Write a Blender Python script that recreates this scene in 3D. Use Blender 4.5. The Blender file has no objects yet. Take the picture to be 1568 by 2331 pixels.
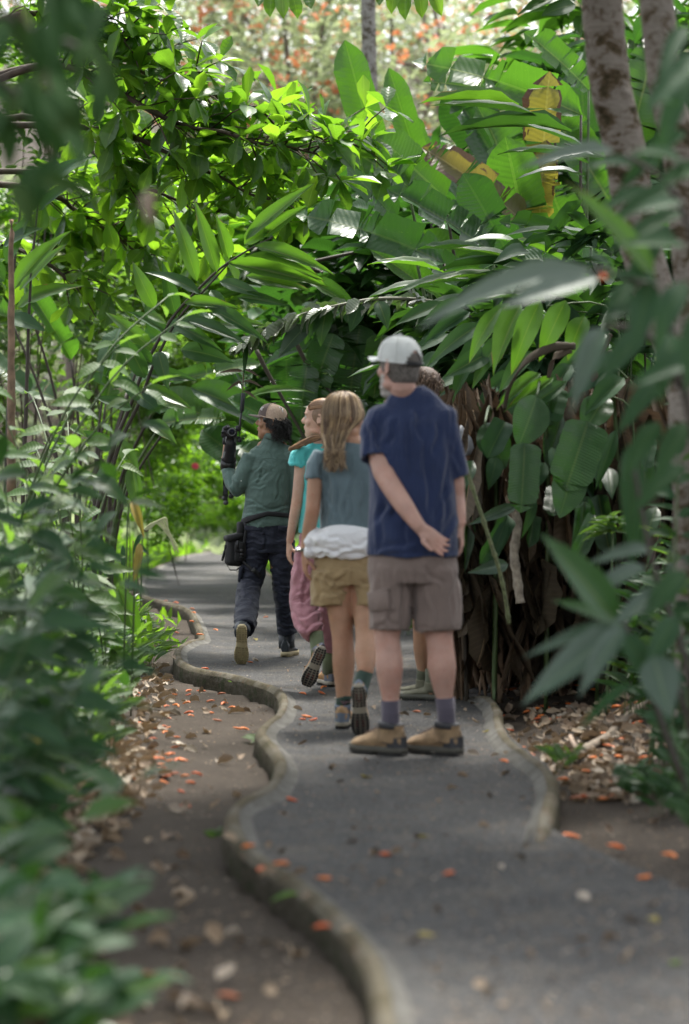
import bpy, bmesh, math, random
import numpy as np
from mathutils import Vector, Matrix, noise, Quaternion
from mathutils.geometry import tessellate_polygon
R = random.Random(7)
S = bpy.context.scene
COL = S.collection
PI = math.pi

# ------------------------------------------------------------ camera, light, exposure
F = 5501.0; CX = 784.0; HY = 1096.0; CAMZ = 1.2      # focal length, axis and horizon of an 85 mm view, 1568 px wide
cam_d = bpy.data.cameras.new('camera'); cam = bpy.data.objects.new('camera', cam_d); COL.objects.link(cam)
cam.location = (0, 0, CAMZ); cam.rotation_euler = (PI/2, 0, 0)
cam_d.sensor_fit = 'VERTICAL'; cam_d.sensor_height = 36; cam_d.sensor_width = 24; cam_d.lens = 85
cam_d.shift_y = -69.0/2330.0
cam_d.clip_start = 0.2; cam_d.clip_end = 400
cam_d.dof.use_dof = True; cam_d.dof.focus_distance = 16.0; cam_d.dof.aperture_fstop = 1.9; cam_d.dof.aperture_blades = 0
S.camera = cam
S.view_settings.view_transform = 'Standard'; S.view_settings.look = 'None'
S.view_settings.exposure = 1.45; S.view_settings.gamma = 1; S.view_settings.use_curve_mapping = False
W = bpy.data.worlds.new('World'); S.world = W; W.use_nodes = True
wn = W.node_tree; wn.nodes.clear()
wo = wn.nodes.new('ShaderNodeOutputWorld'); wb = wn.nodes.new('ShaderNodeBackground'); sky = wn.nodes.new('ShaderNodeTexSky')
hsv = wn.nodes.new('ShaderNodeHueSaturation')
SUN_EL, SUN_AZ = 66, 15          # from ahead and above, a little to the right
sky.sky_type = 'NISHITA'; sky.sun_disc = False; sky.sun_elevation = math.radians(SUN_EL); sky.sun_rotation = math.radians(SUN_AZ)
sky.air_density = 1.0; sky.dust_density = 3.0; sky.ozone_density = 1.0
hsv.inputs['Saturation'].default_value = 0.24; hsv.inputs['Value'].default_value = 1.1
wn.links.new(sky.outputs[0], hsv.inputs['Color']); wn.links.new(hsv.outputs[0], wb.inputs['Color'])
wb.inputs['Strength'].default_value = 0.15
wn.links.new(wb.outputs[0], wo.inputs['Surface'])
sd = bpy.data.lights.new('sun', 'SUN'); sd.energy = 3.1; sd.angle = math.radians(8); sd.color = (1, .96, .88)
sun = bpy.data.objects.new('sun', sd); COL.objects.link(sun)
_e, _a = math.radians(SUN_EL), math.radians(SUN_AZ)
sun.rotation_euler = Vector((math.sin(_a)*math.cos(_e), math.cos(_a)*math.cos(_e), math.sin(_e))).to_track_quat('Z', 'Y').to_euler()

# ------------------------------------------------------------ helpers
def at(px, py, d): return Vector(((px-CX)/F*d, d, CAMZ+(HY-py)/F*d))
def gnd(px, py, z=0.0):
    d = (CAMZ-z)*F/(py-HY); return Vector(((px-CX)/F*d, d, z))
def V(*a): return Vector(a)
def lerp(a, b, t): return a+(b-a)*t
def nz(x, y=0, z=0): return noise.noise(Vector((x, y, z)))

def tag(o, label=None, cat=None, group=None, kind=None):
    if label: o['label'] = label
    if cat: o['category'] = cat
    if group: o['group'] = group
    if kind: o['kind'] = kind
    return o
def thing(name, label, cat, loc, group=None):
    o = bpy.data.objects.new(name, None); COL.objects.link(o); o.location = Vector(loc); o.empty_display_size = .1
    return tag(o, label, cat, group)
def root(o):
    while o.parent: o = o.parent
    return o
def link(name, me, mat=None, parent=None):
    if mat and not me.materials: me.materials.append(mat)
    o = bpy.data.objects.new(name, me); COL.objects.link(o)
    if parent: o.parent = parent
    return o
def mesh_from(verts, faces, smooth=True, uvs=None, origin=None):
    me = bpy.data.meshes.new('m')
    if origin is not None: verts = [(v[0]-origin[0], v[1]-origin[1], v[2]-origin[2]) for v in verts]
    me.from_pydata(verts, [], faces)
    if smooth: me.polygons.foreach_set('use_smooth', [True]*len(me.polygons))
    if uvs:
        l = me.uv_layers.new(name='UVMap')
        fl = [0.0]*(2*len(me.loops))
        for i, lp in enumerate(me.loops):
            fl[2*i], fl[2*i+1] = uvs[lp.vertex_index]
        l.data.foreach_set('uv', fl)
    me.update(); return me

def frame(d, hint=Vector((0, 0, 1))):
    d = d.normalized(); s = d.cross(hint)
    if s.length < 1e-3: s = d.cross(Vector((0, 1, 0)))
    s.normalize(); return s, s.cross(d).normalized()
def catmull(P, n):
    out = []; m = len(P)
    for i in range(m-1):
        p0, p1, p2, p3 = P[max(i-1, 0)], P[i], P[i+1], P[min(i+2, m-1)]
        for k in range(n):
            t = k/n
            out.append(tuple(.5*((2*b)+(-a+c)*t+(2*a-5*b+4*c-e)*t*t+(-a+3*b-3*c+e)*t**3) for a, b, c, e in zip(p0, p1, p2, p3)))
    out.append(tuple(P[-1])); return out

class MB:
    """collects shapes and links them as ONE mesh object"""
    def __init__(s): s.v = []; s.f = []; s.uv = []
    def tube(s, pts, rad, n=8, side=None, cap=True, rnd=0, ratio=None):
        # pts centres, rad a number, list of numbers or list of (rx, ry); side: fixed x axis of the section
        pts = [Vector(p) for p in pts]; m = len(pts)
        if not isinstance(rad, (list, tuple)): rad = [rad]*m
        rad = [(r, r) if not isinstance(r, (tuple, list)) else r for r in rad]
        if side is None and n in (14, 16, 18) and m >= 5 and min((pts[i+1]-pts[i]).length for i in range(m-1)) > .006:
            q_ = catmull([(p.x, p.y, p.z, r[0], r[1]) for p, r in zip(pts, rad)], 4)      # limbs swell and taper smoothly
            pts = [Vector(a[:3]) for a in q_]; rad = [(a[3], a[4]) for a in q_]; m = len(pts)
        sec = []
        ref = None
        for i, p in enumerate(pts):
            t = (pts[min(i+1, m-1)]-pts[max(i-1, 0)])
            if t.length < 1e-9: t = Vector((0, 0, 1))
            t.normalize()
            if sec and t.dot(sec[-1][1]) < -.2: t = -t if t.dot(sec[-1][1]) < -.9 else sec[-1][1]
            if side is not None:
                x = side-t*side.dot(t)
                if x.length < 1e-3: x = Vector((1, 0, 0))
                x.normalize(); y = t.cross(x)
            else:
                if ref is None: x, y = frame(t)
                else:
                    x = ref-t*ref.dot(t)
                    x = x.normalized() if x.length > 1e-4 else frame(t)[0]
                    y = t.cross(x)
                ref = x
            sec.append((p, t, x, y, rad[i]))
        if rnd:
            # rounded ends
            p, t, x, y, r = sec[0]; rm = min(r)
            pre = [(p-t*rm*math.sin(a), t, x, y, (r[0]*math.cos(a), r[1]*math.cos(a))) for a in (1.35, .9, .45)]
            p, t, x, y, r = sec[-1]; rm = min(r)
            post = [(p+t*rm*math.sin(a), t, x, y, (r[0]*math.cos(a), r[1]*math.cos(a))) for a in (.45, .9, 1.35)]
            sec = pre+sec+post
        b = len(s.v)
        for p, t, x, y, r in sec:
            for k in range(n):
                a = 2*PI*k/n
                q = p+x*(r[0]*math.cos(a))+y*(r[1]*math.sin(a)); s.v.append((q.x, q.y, q.z))
        M = len(sec)
        for i in range(M-1):
            for k in range(n):
                k2 = (k+1) % n
                s.f.append((b+i*n+k, b+i*n+k2, b+(i+1)*n+k2, b+(i+1)*n+k))
        if cap:
            s.f.append(tuple(b+k for k in range(n))[::-1]); s.f.append(tuple(b+(M-1)*n+k for k in range(n)))
    def ball(s, c, r, axes=None, n=12):
        # ellipsoid; r = (rx, ry, rz); axes = three Vectors
        c = Vector(c)
        if not isinstance(r, (tuple, list)): r = (r, r, r)
        if axes is None: axes = (Vector((1, 0, 0)), Vector((0, 1, 0)), Vector((0, 0, 1)))
        h = max(n//2, 4); b = len(s.v)
        for i in range(1, h):
            a = PI*i/h
            for k in range(n):
                o = 2*PI*k/n
                q = c+axes[0]*(r[0]*math.sin(a)*math.cos(o))+axes[1]*(r[1]*math.sin(a)*math.sin(o))+axes[2]*(r[2]*math.cos(a))
                s.v.append(tuple(q))
        t = len(s.v); s.v.append(tuple(c+axes[2]*r[2])); s.v.append(tuple(c-axes[2]*r[2]))
        for i in range(h-2):
            for k in range(n):
                k2 = (k+1) % n; s.f.append((b+i*n+k, b+(i+1)*n+k, b+(i+1)*n+k2, b+i*n+k2))
        for k in range(n):
            k2 = (k+1) % n; s.f.append((t, b+k, b+k2)); s.f.append((t+1, b+(h-2)*n+k2, b+(h-2)*n+k))
    def box(s, c, size, M=None, bev=0):
        c = Vector(c); hx, hy, hz = [q/2 for q in size]; M = M or Matrix.Identity(3)
        b = len(s.v)
        if bev <= 0:
            for z in (-hz, hz):
                for x, y in ((-hx, -hy), (hx, -hy), (hx, hy), (-hx, hy)):
                    s.v.append(tuple(c+M @ Vector((x, y, z))))
            for f in ((3, 2, 1, 0), (4, 5, 6, 7), (0, 1, 5, 4), (1, 2, 6, 5), (2, 3, 7, 6), (3, 0, 4, 7)): s.f.append(tuple(b+i for i in f))
        else:
            ring = []
            for (zz, ins) in ((-hz, bev), (-hz+bev, 0), (hz-bev, 0), (hz, bev)):
                row = []
                for (sx, sy) in ((-1, -1), (1, -1), (1, 1), (-1, 1)):
                    X = hx-ins; Y = hy-ins
                    pr = [(sx*(X-bev if ins == 0 else X), sy*Y), (sx*X, sy*(Y-bev if ins == 0 else Y))]
                    if ins: pr = [(sx*X, sy*Y)]*2
                    if sx*sy > 0: pr = pr[::-1]
                    for (x, y) in pr: row.append(tuple(c+M @ Vector((x, y, zz))))
                ring.append(row)
            for row in ring: s.v += row
            for i in range(3):
                for k in range(8):
                    k2 = (k+1) % 8; s.f.append((b+i*8+k, b+i*8+k2, b+(i+1)*8+k2, b+(i+1)*8+k))
            s.f.append(tuple(b+k for k in range(8))[::-1]); s.f.append(tuple(b+24+k for k in range(8)))
    def grid(s, fn, nu, nv, closed=False):
        b = len(s.v)
        for i in range(nu):
            for j in range(nv): s.v.append(tuple(fn(i/(nu-1), j/(nv-1))))
        for i in range(nu-1):
            for j in range(nv-1):
                s.f.append((b+i*nv+j, b+(i+1)*nv+j, b+(i+1)*nv+j+1, b+i*nv+j+1))
    def build(s, name, mat, parent=None, smooth=True, origin=None):
        if origin is None: origin = root(parent).location if parent else Vector((0, 0, 0))
        me = mesh_from(s.v, s.f, smooth, None, origin)
        o = link(name, me, mat, parent)
        if not parent: o.location = origin
        return o

def remesh(mb, voxel, smooth=4, origin=(0, 0, 0), factor=.5, extra=None):
    me = mesh_from(mb.v, mb.f, True)
    o = bpy.data.objects.new('tmp', me); COL.objects.link(o)
    m = o.modifiers.new('r', 'REMESH'); m.mode = 'VOXEL'; m.voxel_size = voxel; m.use_smooth_shade = True
    if smooth:
        m = o.modifiers.new('s', 'SMOOTH'); m.factor = factor; m.iterations = smooth
    if extra: extra(o)
    dg = bpy.context.evaluated_depsgraph_get()
    out = bpy.data.meshes.new_from_object(o.evaluated_get(dg))
    bpy.data.objects.remove(o); bpy.data.meshes.remove(me)
    out.transform(Matrix.Translation(-Vector(origin)))
    out.polygons.foreach_set('use_smooth', [True]*len(out.polygons))
    return out
def displace(me, fn):
    """fn(co, normal) -> offset along the normal"""
    n = len(me.vertices); co = np.empty(n*3); no = np.empty(n*3)
    me.vertices.foreach_get('co', co); me.vertices.foreach_get('normal', no)
    co = co.reshape(-1, 3); no = no.reshape(-1, 3)
    d = np.array([fn(c, q) for c, q in zip(co.tolist(), no.tolist())])
    me.vertices.foreach_set('co', (co+no*d[:, None]).ravel()); me.update()

# ------------------------------------------------------------ materials
def newmat(name):
    m = bpy.data.materials.new(name); m.use_nodes = True; nt = m.node_tree; nt.nodes.clear()
    out = nt.nodes.new('ShaderNodeOutputMaterial')
    class N: pass
    q = N(); q.m = m; q.nt = nt; q.out = out
    q.new = lambda t, **k: _nn(nt, t, k); q.link = lambda a, b: nt.links.new(a, b)
    return q
def _nn(nt, t, k):
    n = nt.nodes.new(t)
    for a, b in k.items(): setattr(n, a, b)
    return n
def ramp(q, fac, stops):
    r = q.new('ShaderNodeValToRGB'); e = r.color_ramp.elements
    while len(e) > 1: e.remove(e[-1])
    e[0].position = stops[0][0]; e[0].color = (*stops[0][1], 1)
    for p, c in stops[1:]:
        x = e.new(p); x.color = (*c, 1)
    q.link(fac, r.inputs[0]); return r.outputs[0]
def math_(q, op, a, b=None, c=None, clamp=False):
    n = q.new('ShaderNodeMath', operation=op); n.use_clamp = clamp
    for i, x in enumerate((a, b, c)):
        if x is None: continue
        if isinstance(x, (int, float)): n.inputs[i].default_value = x
        else: q.link(x, n.inputs[i])
    return n.outputs[0]
def mixc(q, fac, a, b, mode='MIX'):
    n = q.new('ShaderNodeMix', data_type='RGBA', blend_type=mode)
    for i, x in ((0, fac), (6, a), (7, b)):
        if isinstance(x, (int, float)): n.inputs[i].default_value = x
        elif isinstance(x, tuple): n.inputs[i].default_value = (*x, 1)
        else: q.link(x, n.inputs[i])
    return n.outputs[2]
def noisen(q, vec, scale, detail=4, rough=.55, dist=0):
    n = q.new('ShaderNodeTexNoise'); n.inputs['Scale'].default_value = scale; n.inputs['Detail'].default_value = detail
    n.inputs['Roughness'].default_value = rough; n.inputs['Distortion'].default_value = dist
    if vec is not None: q.link(vec, n.inputs['Vector'])
    return n.outputs['Fac']
def objco(q, sc=None):
    t = q.new('ShaderNodeTexCoord').outputs['Object']
    if sc:
        m = q.new('ShaderNodeMapping'); m.inputs['Scale'].default_value = sc; q.link(t, m.inputs['Vector']); return m.outputs[0]
    return t
def bump(q, h, dist, strength=1.0, prev=None):
    b = q.new('ShaderNodeBump'); b.inputs['Distance'].default_value = dist; b.inputs['Strength'].default_value = strength
    q.link(h, b.inputs['Height'])
    if prev is not None: q.link(prev, b.inputs['Normal'])
    return b.outputs[0]
def bsdf(q, col, rough=.6, normal=None, spec=.5, metal=0, sheen=0, sss=0, **k):
    b = q.new('ShaderNodeBsdfPrincipled')
    if isinstance(col, tuple): b.inputs['Base Color'].default_value = (*col, 1)
    else: q.link(col, b.inputs['Base Color'])
    if isinstance(rough, (int, float)): b.inputs['Roughness'].default_value = rough
    else: q.link(rough, b.inputs['Roughness'])
    b.inputs['Specular IOR Level'].default_value = spec; b.inputs['Metallic'].default_value = metal
    b.inputs['Sheen Weight'].default_value = sheen
    if sss:
        b.inputs['Subsurface Weight'].default_value = sss; b.inputs['Subsurface Radius'].default_value = (.01, .004, .002); b.inputs['Subsurface Scale'].default_value = 1
    if normal is not None: q.link(normal, b.inputs['Normal'])
    return b
def simple(name, col, rough=.6, spec=.5, metal=0, nscale=None, namt=.15, bmp=0, bscale=60, bsc3=None, sheen=0, sss=0):
    q = newmat(name); c = col; nrm = None
    if nscale:
        f = noisen(q, objco(q), nscale, 5)
        c = ramp(q, f, [(.3, tuple(x*(1-namt) for x in col)), (.7, tuple(min(1, x*(1+namt)) for x in col))])
    if bmp: nrm = bump(q, noisen(q, objco(q, bsc3), bscale, 4), bmp)
    b = bsdf(q, c, rough, nrm, spec, metal, sheen, sss)
    q.link(b.outputs[0], q.out.inputs[0]); return q.m

def leafmat(name, cols, tcol, tf=.42, rough=.38, rib=(.16, .22, .05), veins=0, edge=None, spec=.5, spots=0):
    """cols: base colours picked per leaf; tcol: colour of the light that passes through"""
    q = newmat(name)
    oi = q.new('ShaderNodeObjectInfo').outputs['Random']; at_ = q.new('ShaderNodeAttribute', attribute_name='rnd').outputs['Fac']
    r = math_(q, 'FRACT', math_(q, 'ADD', oi, at_))
    n = len(cols)
    base = ramp(q, r, [((i+.5)/n, c) for i, c in enumerate(cols)])
    uv = q.new('ShaderNodeUVMap').outputs[0]
    sep = q.new('ShaderNodeSeparateXYZ'); q.link(uv, sep.inputs[0])
    u, v = sep.outputs[0], sep.outputs[1]
    av = math_(q, 'ABSOLUTE', math_(q, 'SUBTRACT', v, .5))
    off = q.new('ShaderNodeCombineXYZ'); q.link(math_(q, 'MULTIPLY', r, 37.0), off.inputs[2])
    va = q.new('ShaderNodeVectorMath', operation='ADD'); q.link(uv, va.inputs[0]); q.link(off.outputs[0], va.inputs[1])
    nf = noisen(q, va.outputs[0], 5, 4)
    base = mixc(q, math_(q, 'MULTIPLY', nf, .5), base, mixc(q, .5, base, (.03, .06, .02)), 'MIX')
    ribm = math_(q, 'LESS_THAN', av, .028)
    if spots:
        sp = math_(q, 'GREATER_THAN', noisen(q, va.outputs[0], 42, 2), .70)
        base = mixc(q, math_(q, 'MULTIPLY', sp, spots), base, (.35, .36, .08))
    tc = mixc(q, math_(q, 'MULTIPLY', nf, .5), tcol, tuple(x*.55 for x in tcol))
    tc = mixc(q, math_(q, 'MULTIPLY', r, .7), tc, tuple(x*.6 for x in tcol))
    if edge:
        em = math_(q, 'ADD', math_(q, 'MULTIPLY', av, 2.0), math_(q, 'MULTIPLY', math_(q, 'SUBTRACT', nf, .5), 1.6))
        em = math_(q, 'ADD', em, math_(q, 'MULTIPLY', math_(q, 'SUBTRACT', u, .75), .6))
        emk = math_(q, 'GREATER_THAN', em, edge[0])
        base = mixc(q, emk, base, edge[1]); tc = mixc(q, emk, tc, tuple(x*.6 for x in edge[1]))
    base = mixc(q, ribm, base, rib)
    h = math_(q, 'MULTIPLY', nf, .4)
    if veins:
        ph = math_(q, 'MULTIPLY', math_(q, 'SUBTRACT', u, math_(q, 'MULTIPLY', av, .16)), veins*6.283)
        w = math_(q, 'SINE', ph)
        h = math_(q, 'ADD', h, math_(q, 'MULTIPLY', w, .22))
        base = mixc(q, math_(q, 'MULTIPLY', math_(q, 'GREATER_THAN', w, .8), .10), base, rib)
    nr = bump(q, h, .003, .7)
    b = bsdf(q, base, rough, nr, spec)
    t = q.new('ShaderNodeBsdfTranslucent'); q.link(tc, t.inputs[0]); q.link(nr, t.inputs['Normal'])
    mx = q.new('ShaderNodeMixShader'); mx.inputs[0].default_value = tf
    q.link(b.outputs[0], mx.inputs[1]); q.link(t.outputs[0], mx.inputs[2]); q.link(mx.outputs[0], q.out.inputs[0])
    return q.m

LM = {}
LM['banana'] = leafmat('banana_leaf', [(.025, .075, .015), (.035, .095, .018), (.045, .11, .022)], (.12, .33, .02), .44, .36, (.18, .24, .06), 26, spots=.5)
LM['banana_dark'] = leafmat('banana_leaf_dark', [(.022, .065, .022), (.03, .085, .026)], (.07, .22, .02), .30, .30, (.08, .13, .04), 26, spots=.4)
LM['banana_old'] = leafmat('banana_leaf_old', [(.17, .16, .03), (.20, .18, .03)], (.38, .34, .04), .40, .5, (.3, .3, .1), 26, edge=(.80, (.10, .05, .025)))
LM['banana_brown'] = leafmat('banana_leaf_browning', [(.10, .09, .03), (.09, .07, .03)], (.40, .34, .06), .38, .5, (.2, .16, .08), 26, edge=(.66, (.14, .09, .06)))
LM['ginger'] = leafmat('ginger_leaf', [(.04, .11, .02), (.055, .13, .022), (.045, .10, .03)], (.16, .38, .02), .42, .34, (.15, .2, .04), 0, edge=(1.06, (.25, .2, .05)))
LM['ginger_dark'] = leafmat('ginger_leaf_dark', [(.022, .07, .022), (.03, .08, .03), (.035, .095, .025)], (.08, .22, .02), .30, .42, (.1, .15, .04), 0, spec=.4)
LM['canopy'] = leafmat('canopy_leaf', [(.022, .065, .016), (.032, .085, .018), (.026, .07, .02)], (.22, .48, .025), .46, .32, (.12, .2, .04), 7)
LM['bright'] = leafmat('bright_sunlit_leaf', [(.05, .14, .02), (.065, .16, .022), (.045, .12, .025)], (.34, .66, .03), .50, .4, (.2, .3, .06), 0)  # sunlit, backlit look of foliage partly put into this brighter colour
LM['shrub'] = leafmat('shrub_leaf', [(.04, .10, .028), (.06, .13, .03), (.036, .09, .035), (.075, .14, .025)], (.26, .50, .05), .42, .56, (.14, .2, .08), 9, edge=(1.12, (.3, .26, .04)))
LM['dusty'] = leafmat('dusty_leaf', [(.055, .10, .055), (.07, .12, .065), (.05, .095, .045)], (.14, .28, .06), .30, .65, (.16, .22, .1), 9)
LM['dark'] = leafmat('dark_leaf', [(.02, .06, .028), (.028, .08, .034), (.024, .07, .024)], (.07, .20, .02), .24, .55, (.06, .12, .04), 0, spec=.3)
LM['grey'] = leafmat('grey_sheen_leaf', [(.055, .09, .065), (.07, .11, .08)], (.10, .20, .06), .14, .33, (.12, .17, .1), 0)  # greyish sky sheen put into the base colour
LM['matte'] = leafmat('matte_shaded_leaf', [(.018, .05, .018), (.025, .065, .02), (.03, .06, .015)], (.06, .16, .02), .25, .85, (.05, .09, .03), 0, spec=.08)  # shade on the near branch put into this dark, low-gloss colour
LM['pale'] = leafmat('pale_blade', [(.13, .175, .14), (.15, .19, .155)], (.12, .24, .08), .12, .5, (.17, .21, .16), 0, spec=.4)
LM['yellow'] = leafmat('yellow_leaf', [(.36, .28, .05), (.30, .22, .05)], (.5, .42, .05), .35, .5, (.4, .36, .1), 0, edge=(.95, (.2, .1, .03)))
LM['dry'] = leafmat('dry_leaf', [(.065, .046, .034), (.14, .10, .075), (.036, .026, .02), (.09, .066, .048)], (.16, .10, .06), .15, .75, (.26, .18, .1), 14, spec=.2)
LM['litter'] = leafmat('litter_leaf', [(.26, .18, .12), (.45, .35, .26), (.16, .10, .07), (.60, .52, .43), (.22, .15, .11), (.36, .27, .19)], (.3, .2, .1), .12, .7, (.36, .28, .2), 9, spec=.25)
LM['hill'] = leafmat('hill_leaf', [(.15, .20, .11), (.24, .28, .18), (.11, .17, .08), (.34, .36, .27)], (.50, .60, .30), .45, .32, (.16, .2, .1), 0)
LM['blossom'] = leafmat('blossom_petal', [(.75, .22, .09), (.80, .30, .14), (.7, .20, .10)], (.85, .35, .15), .35, .6, (.7, .2, .06), 0)

# ------------------------------------------------------------ leaf shapes (base at origin, tip at +Y, length 1, width 1)
def wfun(kind, u):
    if kind == 'ellip': return math.sin(PI*u**.85)**.8 if 0 < u < 1 else 0
    if kind == 'obov': return max(0, math.sin(PI*u**1.6))**.75 if 0 < u < 1 else 0
    if kind == 'lance': return max(0, math.sin(PI*u**.7))**.95*(1-.12*u) if 0 < u < 1 else 0
    if kind == 'heart': return (max(0, math.sin(PI*u**.55))**.8)*(1-.25*u) if 0 < u < 1 else 0
    return min(1, (u/.10)**.6, ((1-u)/.16)**.6) if 0 < u < 1 else 0         # banana
LEAF = {}
def leaf_shape(kind, droop=.15, fold=.25, wave=.03, nseg=8, seed=0, torn=0, twist=0):
    key = (kind, droop, fold, wave, nseg, seed, torn, twist)
    if kind == 'tiny' and key not in LEAF: LEAF[key] = tiny_mesh()
    if key in LEAF: return LEAF[key]
    r = random.Random(seed*31+nseg)
    v = []; f = []; uv = []
    ph = r.uniform(0, 6)
    def spine(u):
        a = droop*2*u
        return Vector((0, u*math.cos(a*.55), -droop*u*u))
    cuts = sorted(r.uniform(.12, .95) for _ in range(torn))
    for sgn in (-1, 1):
        us = sorted(set([i/nseg for i in range(nseg+1)]+[c for c in cuts if r.random() < .8]))
        cut = [c for c in cuts if c in us]
        dz = r.uniform(-.06, .06) if torn else 0
        for i in range(len(us)-1):
            u0, u1 = us[i], us[i+1]
            if u0 in cut: dz = r.uniform(-.16, .10)
            base = len(v)
            for u, isl in ((u0, 0), (u1, 1)):
                c = spine(u); w = wfun(kind, min(max(u, .001), .999))*.5
                if kind == 'banana' and torn: w *= 1-.06*r.random()
                g = 0
                if (u in cut): g = (.012 if isl == 0 else -.012)*(1+r.random())
                for t in (0, .55, 1):
                    x = sgn*w*t
                    z = c.z+fold*abs(x)*(.5 if t < 1 else .42)+wave*t*math.sin(ph+u*21+sgn)*(.6+.4*math.sin(u*9))+dz*t*w
                    ang = twist*u
                    p = Vector((x*math.cos(ang), c.y+g*t, z+x*math.sin(ang)))
                    v.append(tuple(p)); uv.append((u, .5+.5*sgn*t))
            a = base
            for k in (0, 1):
                q = (a+k, a+k+1, a+3+k+1, a+3+k)
                f.append(q if sgn > 0 else q[::-1])
    # weld by position (midrib and neighbours), keep torn edges open
    me = mesh_from(v, f, True, uv)
    bm = bmesh.new(); bm.from_mesh(me); bmesh.ops.remove_doubles(bm, verts=bm.verts, dist=1e-5); bm.to_mesh(me); bm.free()
    me.polygons.foreach_set('use_smooth', [True]*len(me.polygons)); me.name = 'leaf_'+kind
    LEAF[key] = me; return me
LOBJ = {}
def leaf_mesh(mat, key):
    """one mesh datablock per shape and material, shared by all alike leaves"""
    k = (mat, key)
    if k not in LOBJ:
        m = leaf_shape(**dict(key)).copy(); m.materials.clear(); m.materials.append(LM[mat]); LOBJ[k] = m
    return LOBJ[k]
def KEY(**k): return tuple(sorted(k.items()))
def tiny_mesh():
    me = mesh_from([(0, 0, 0), (.5, .5, .14), (0, 1, -.12), (-.5, .5, .14), (0, .5, 0)], [(0, 1, 4), (1, 2, 4), (2, 3, 4), (3, 0, 4)], False, [(0, .5), (.5, 1), (1, .5), (.5, 0), (.5, .5)])
    me.name = 'leaf_tiny'; return me
VAR = {
 'tiny': [KEY(kind='tiny')],
 'ellip': [KEY(kind='ellip', droop=d, fold=f, wave=w, nseg=7, seed=s) for d, f, w, s in ((.1, .3, .02, 1), (.25, .2, .03, 2), (.4, .35, .02, 3), (.18, .5, .035, 4))],
 'obov': [KEY(kind='obov', droop=d, fold=f, wave=w, nseg=7, seed=s) for d, f, w, s in ((.1, .35, .03, 1), (.2, .6, .03, 2), (.3, .25, .045, 3), (.05, .8, .02, 4))],
 'lance': [KEY(kind='lance', droop=d, fold=f, wave=w, nseg=9, seed=s) for d, f, w, s in ((.12, .3, .012, 1), (.25, .4, .02, 2), (.4, .25, .015, 3), (.2, .6, .026, 4))],
 'heart': [KEY(kind='heart', droop=d, fold=f, wave=w, nseg=7, seed=s) for d, f, w, s in ((.15, .35, .02, 1), (.3, .5, .03, 2), (.45, .3, .02, 3))],
 'banana': [KEY(kind='banana', droop=d, fold=f, wave=w, nseg=16, seed=s, torn=t) for d, f, w, s, t in ((.08, .35, .012, 1, 3), (.16, .5, .016, 2, 6), (.28, .3, .02, 3, 9), (.12, .7, .02, 4, 2), (.2, .4, .012, 5, 13))],
 'paddle': [KEY(kind='banana', droop=.1, fold=.5, wave=.012, nseg=16, seed=11, torn=1), KEY(kind='banana', droop=.2, fold=.7, wave=.02, nseg=16, seed=12, torn=0), KEY(kind='ellip', droop=.15, fold=.5, wave=.02, nseg=14, seed=13)],
 'lite': [KEY(kind='ellip', droop=.2, fold=.4, wave=0, nseg=3, seed=1), KEY(kind='lance', droop=.3, fold=.3, wave=0, nseg=3, seed=2)],
 'litelance': [KEY(kind='lance', droop=.25, fold=.35, wave=.015, nseg=5, seed=1), KEY(kind='banana', droop=.2, fold=.5, wave=.02, nseg=5, seed=2)],
 'liteobov': [KEY(kind='obov', droop=.15, fold=.5, wave=0, nseg=4, seed=1), KEY(kind='obov', droop=.1, fold=.2, wave=.05, nseg=4, seed=2)],
 'curl': [KEY(kind='ellip', droop=-.3, fold=.9, wave=.08, nseg=6, seed=1, twist=.5), KEY(kind='ellip', droop=.25, fold=1.1, wave=.1, nseg=6, seed=2, twist=-.6), KEY(kind='lance', droop=-.2, fold=1.0, wave=.05, nseg=6, seed=3, twist=.8)],
}
def leaf_matrix(b, d, up, L, Wd):
    y = d.normalized(); z = up-y*up.dot(y)
    if z.length < 1e-4: z = frame(y)[1]
    z.normalize(); x = y.cross(z)
    return Matrix(((x.x*Wd, y.x*L, z.x*L, b.x), (x.y*Wd, y.y*L, z.y*L, b.y), (x.z*Wd, y.z*L, z.z*L, b.z), (0, 0, 0, 1)))
def add_leaf(parent, mat, kind, b, d, up, L, Wd, name='leaf', var=None, label=None):
    vs = VAR[kind]; key = vs[(var if var is not None else R.randrange(len(vs))) % len(vs)]
    me = leaf_mesh(mat, key)
    o = bpy.data.objects.new(name, me); COL.objects.link(o); o.parent = parent
    o.matrix_local = leaf_matrix(b-root(parent).location, d, up, L, Wd)
    if label: o['label'] = label
    return o
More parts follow.
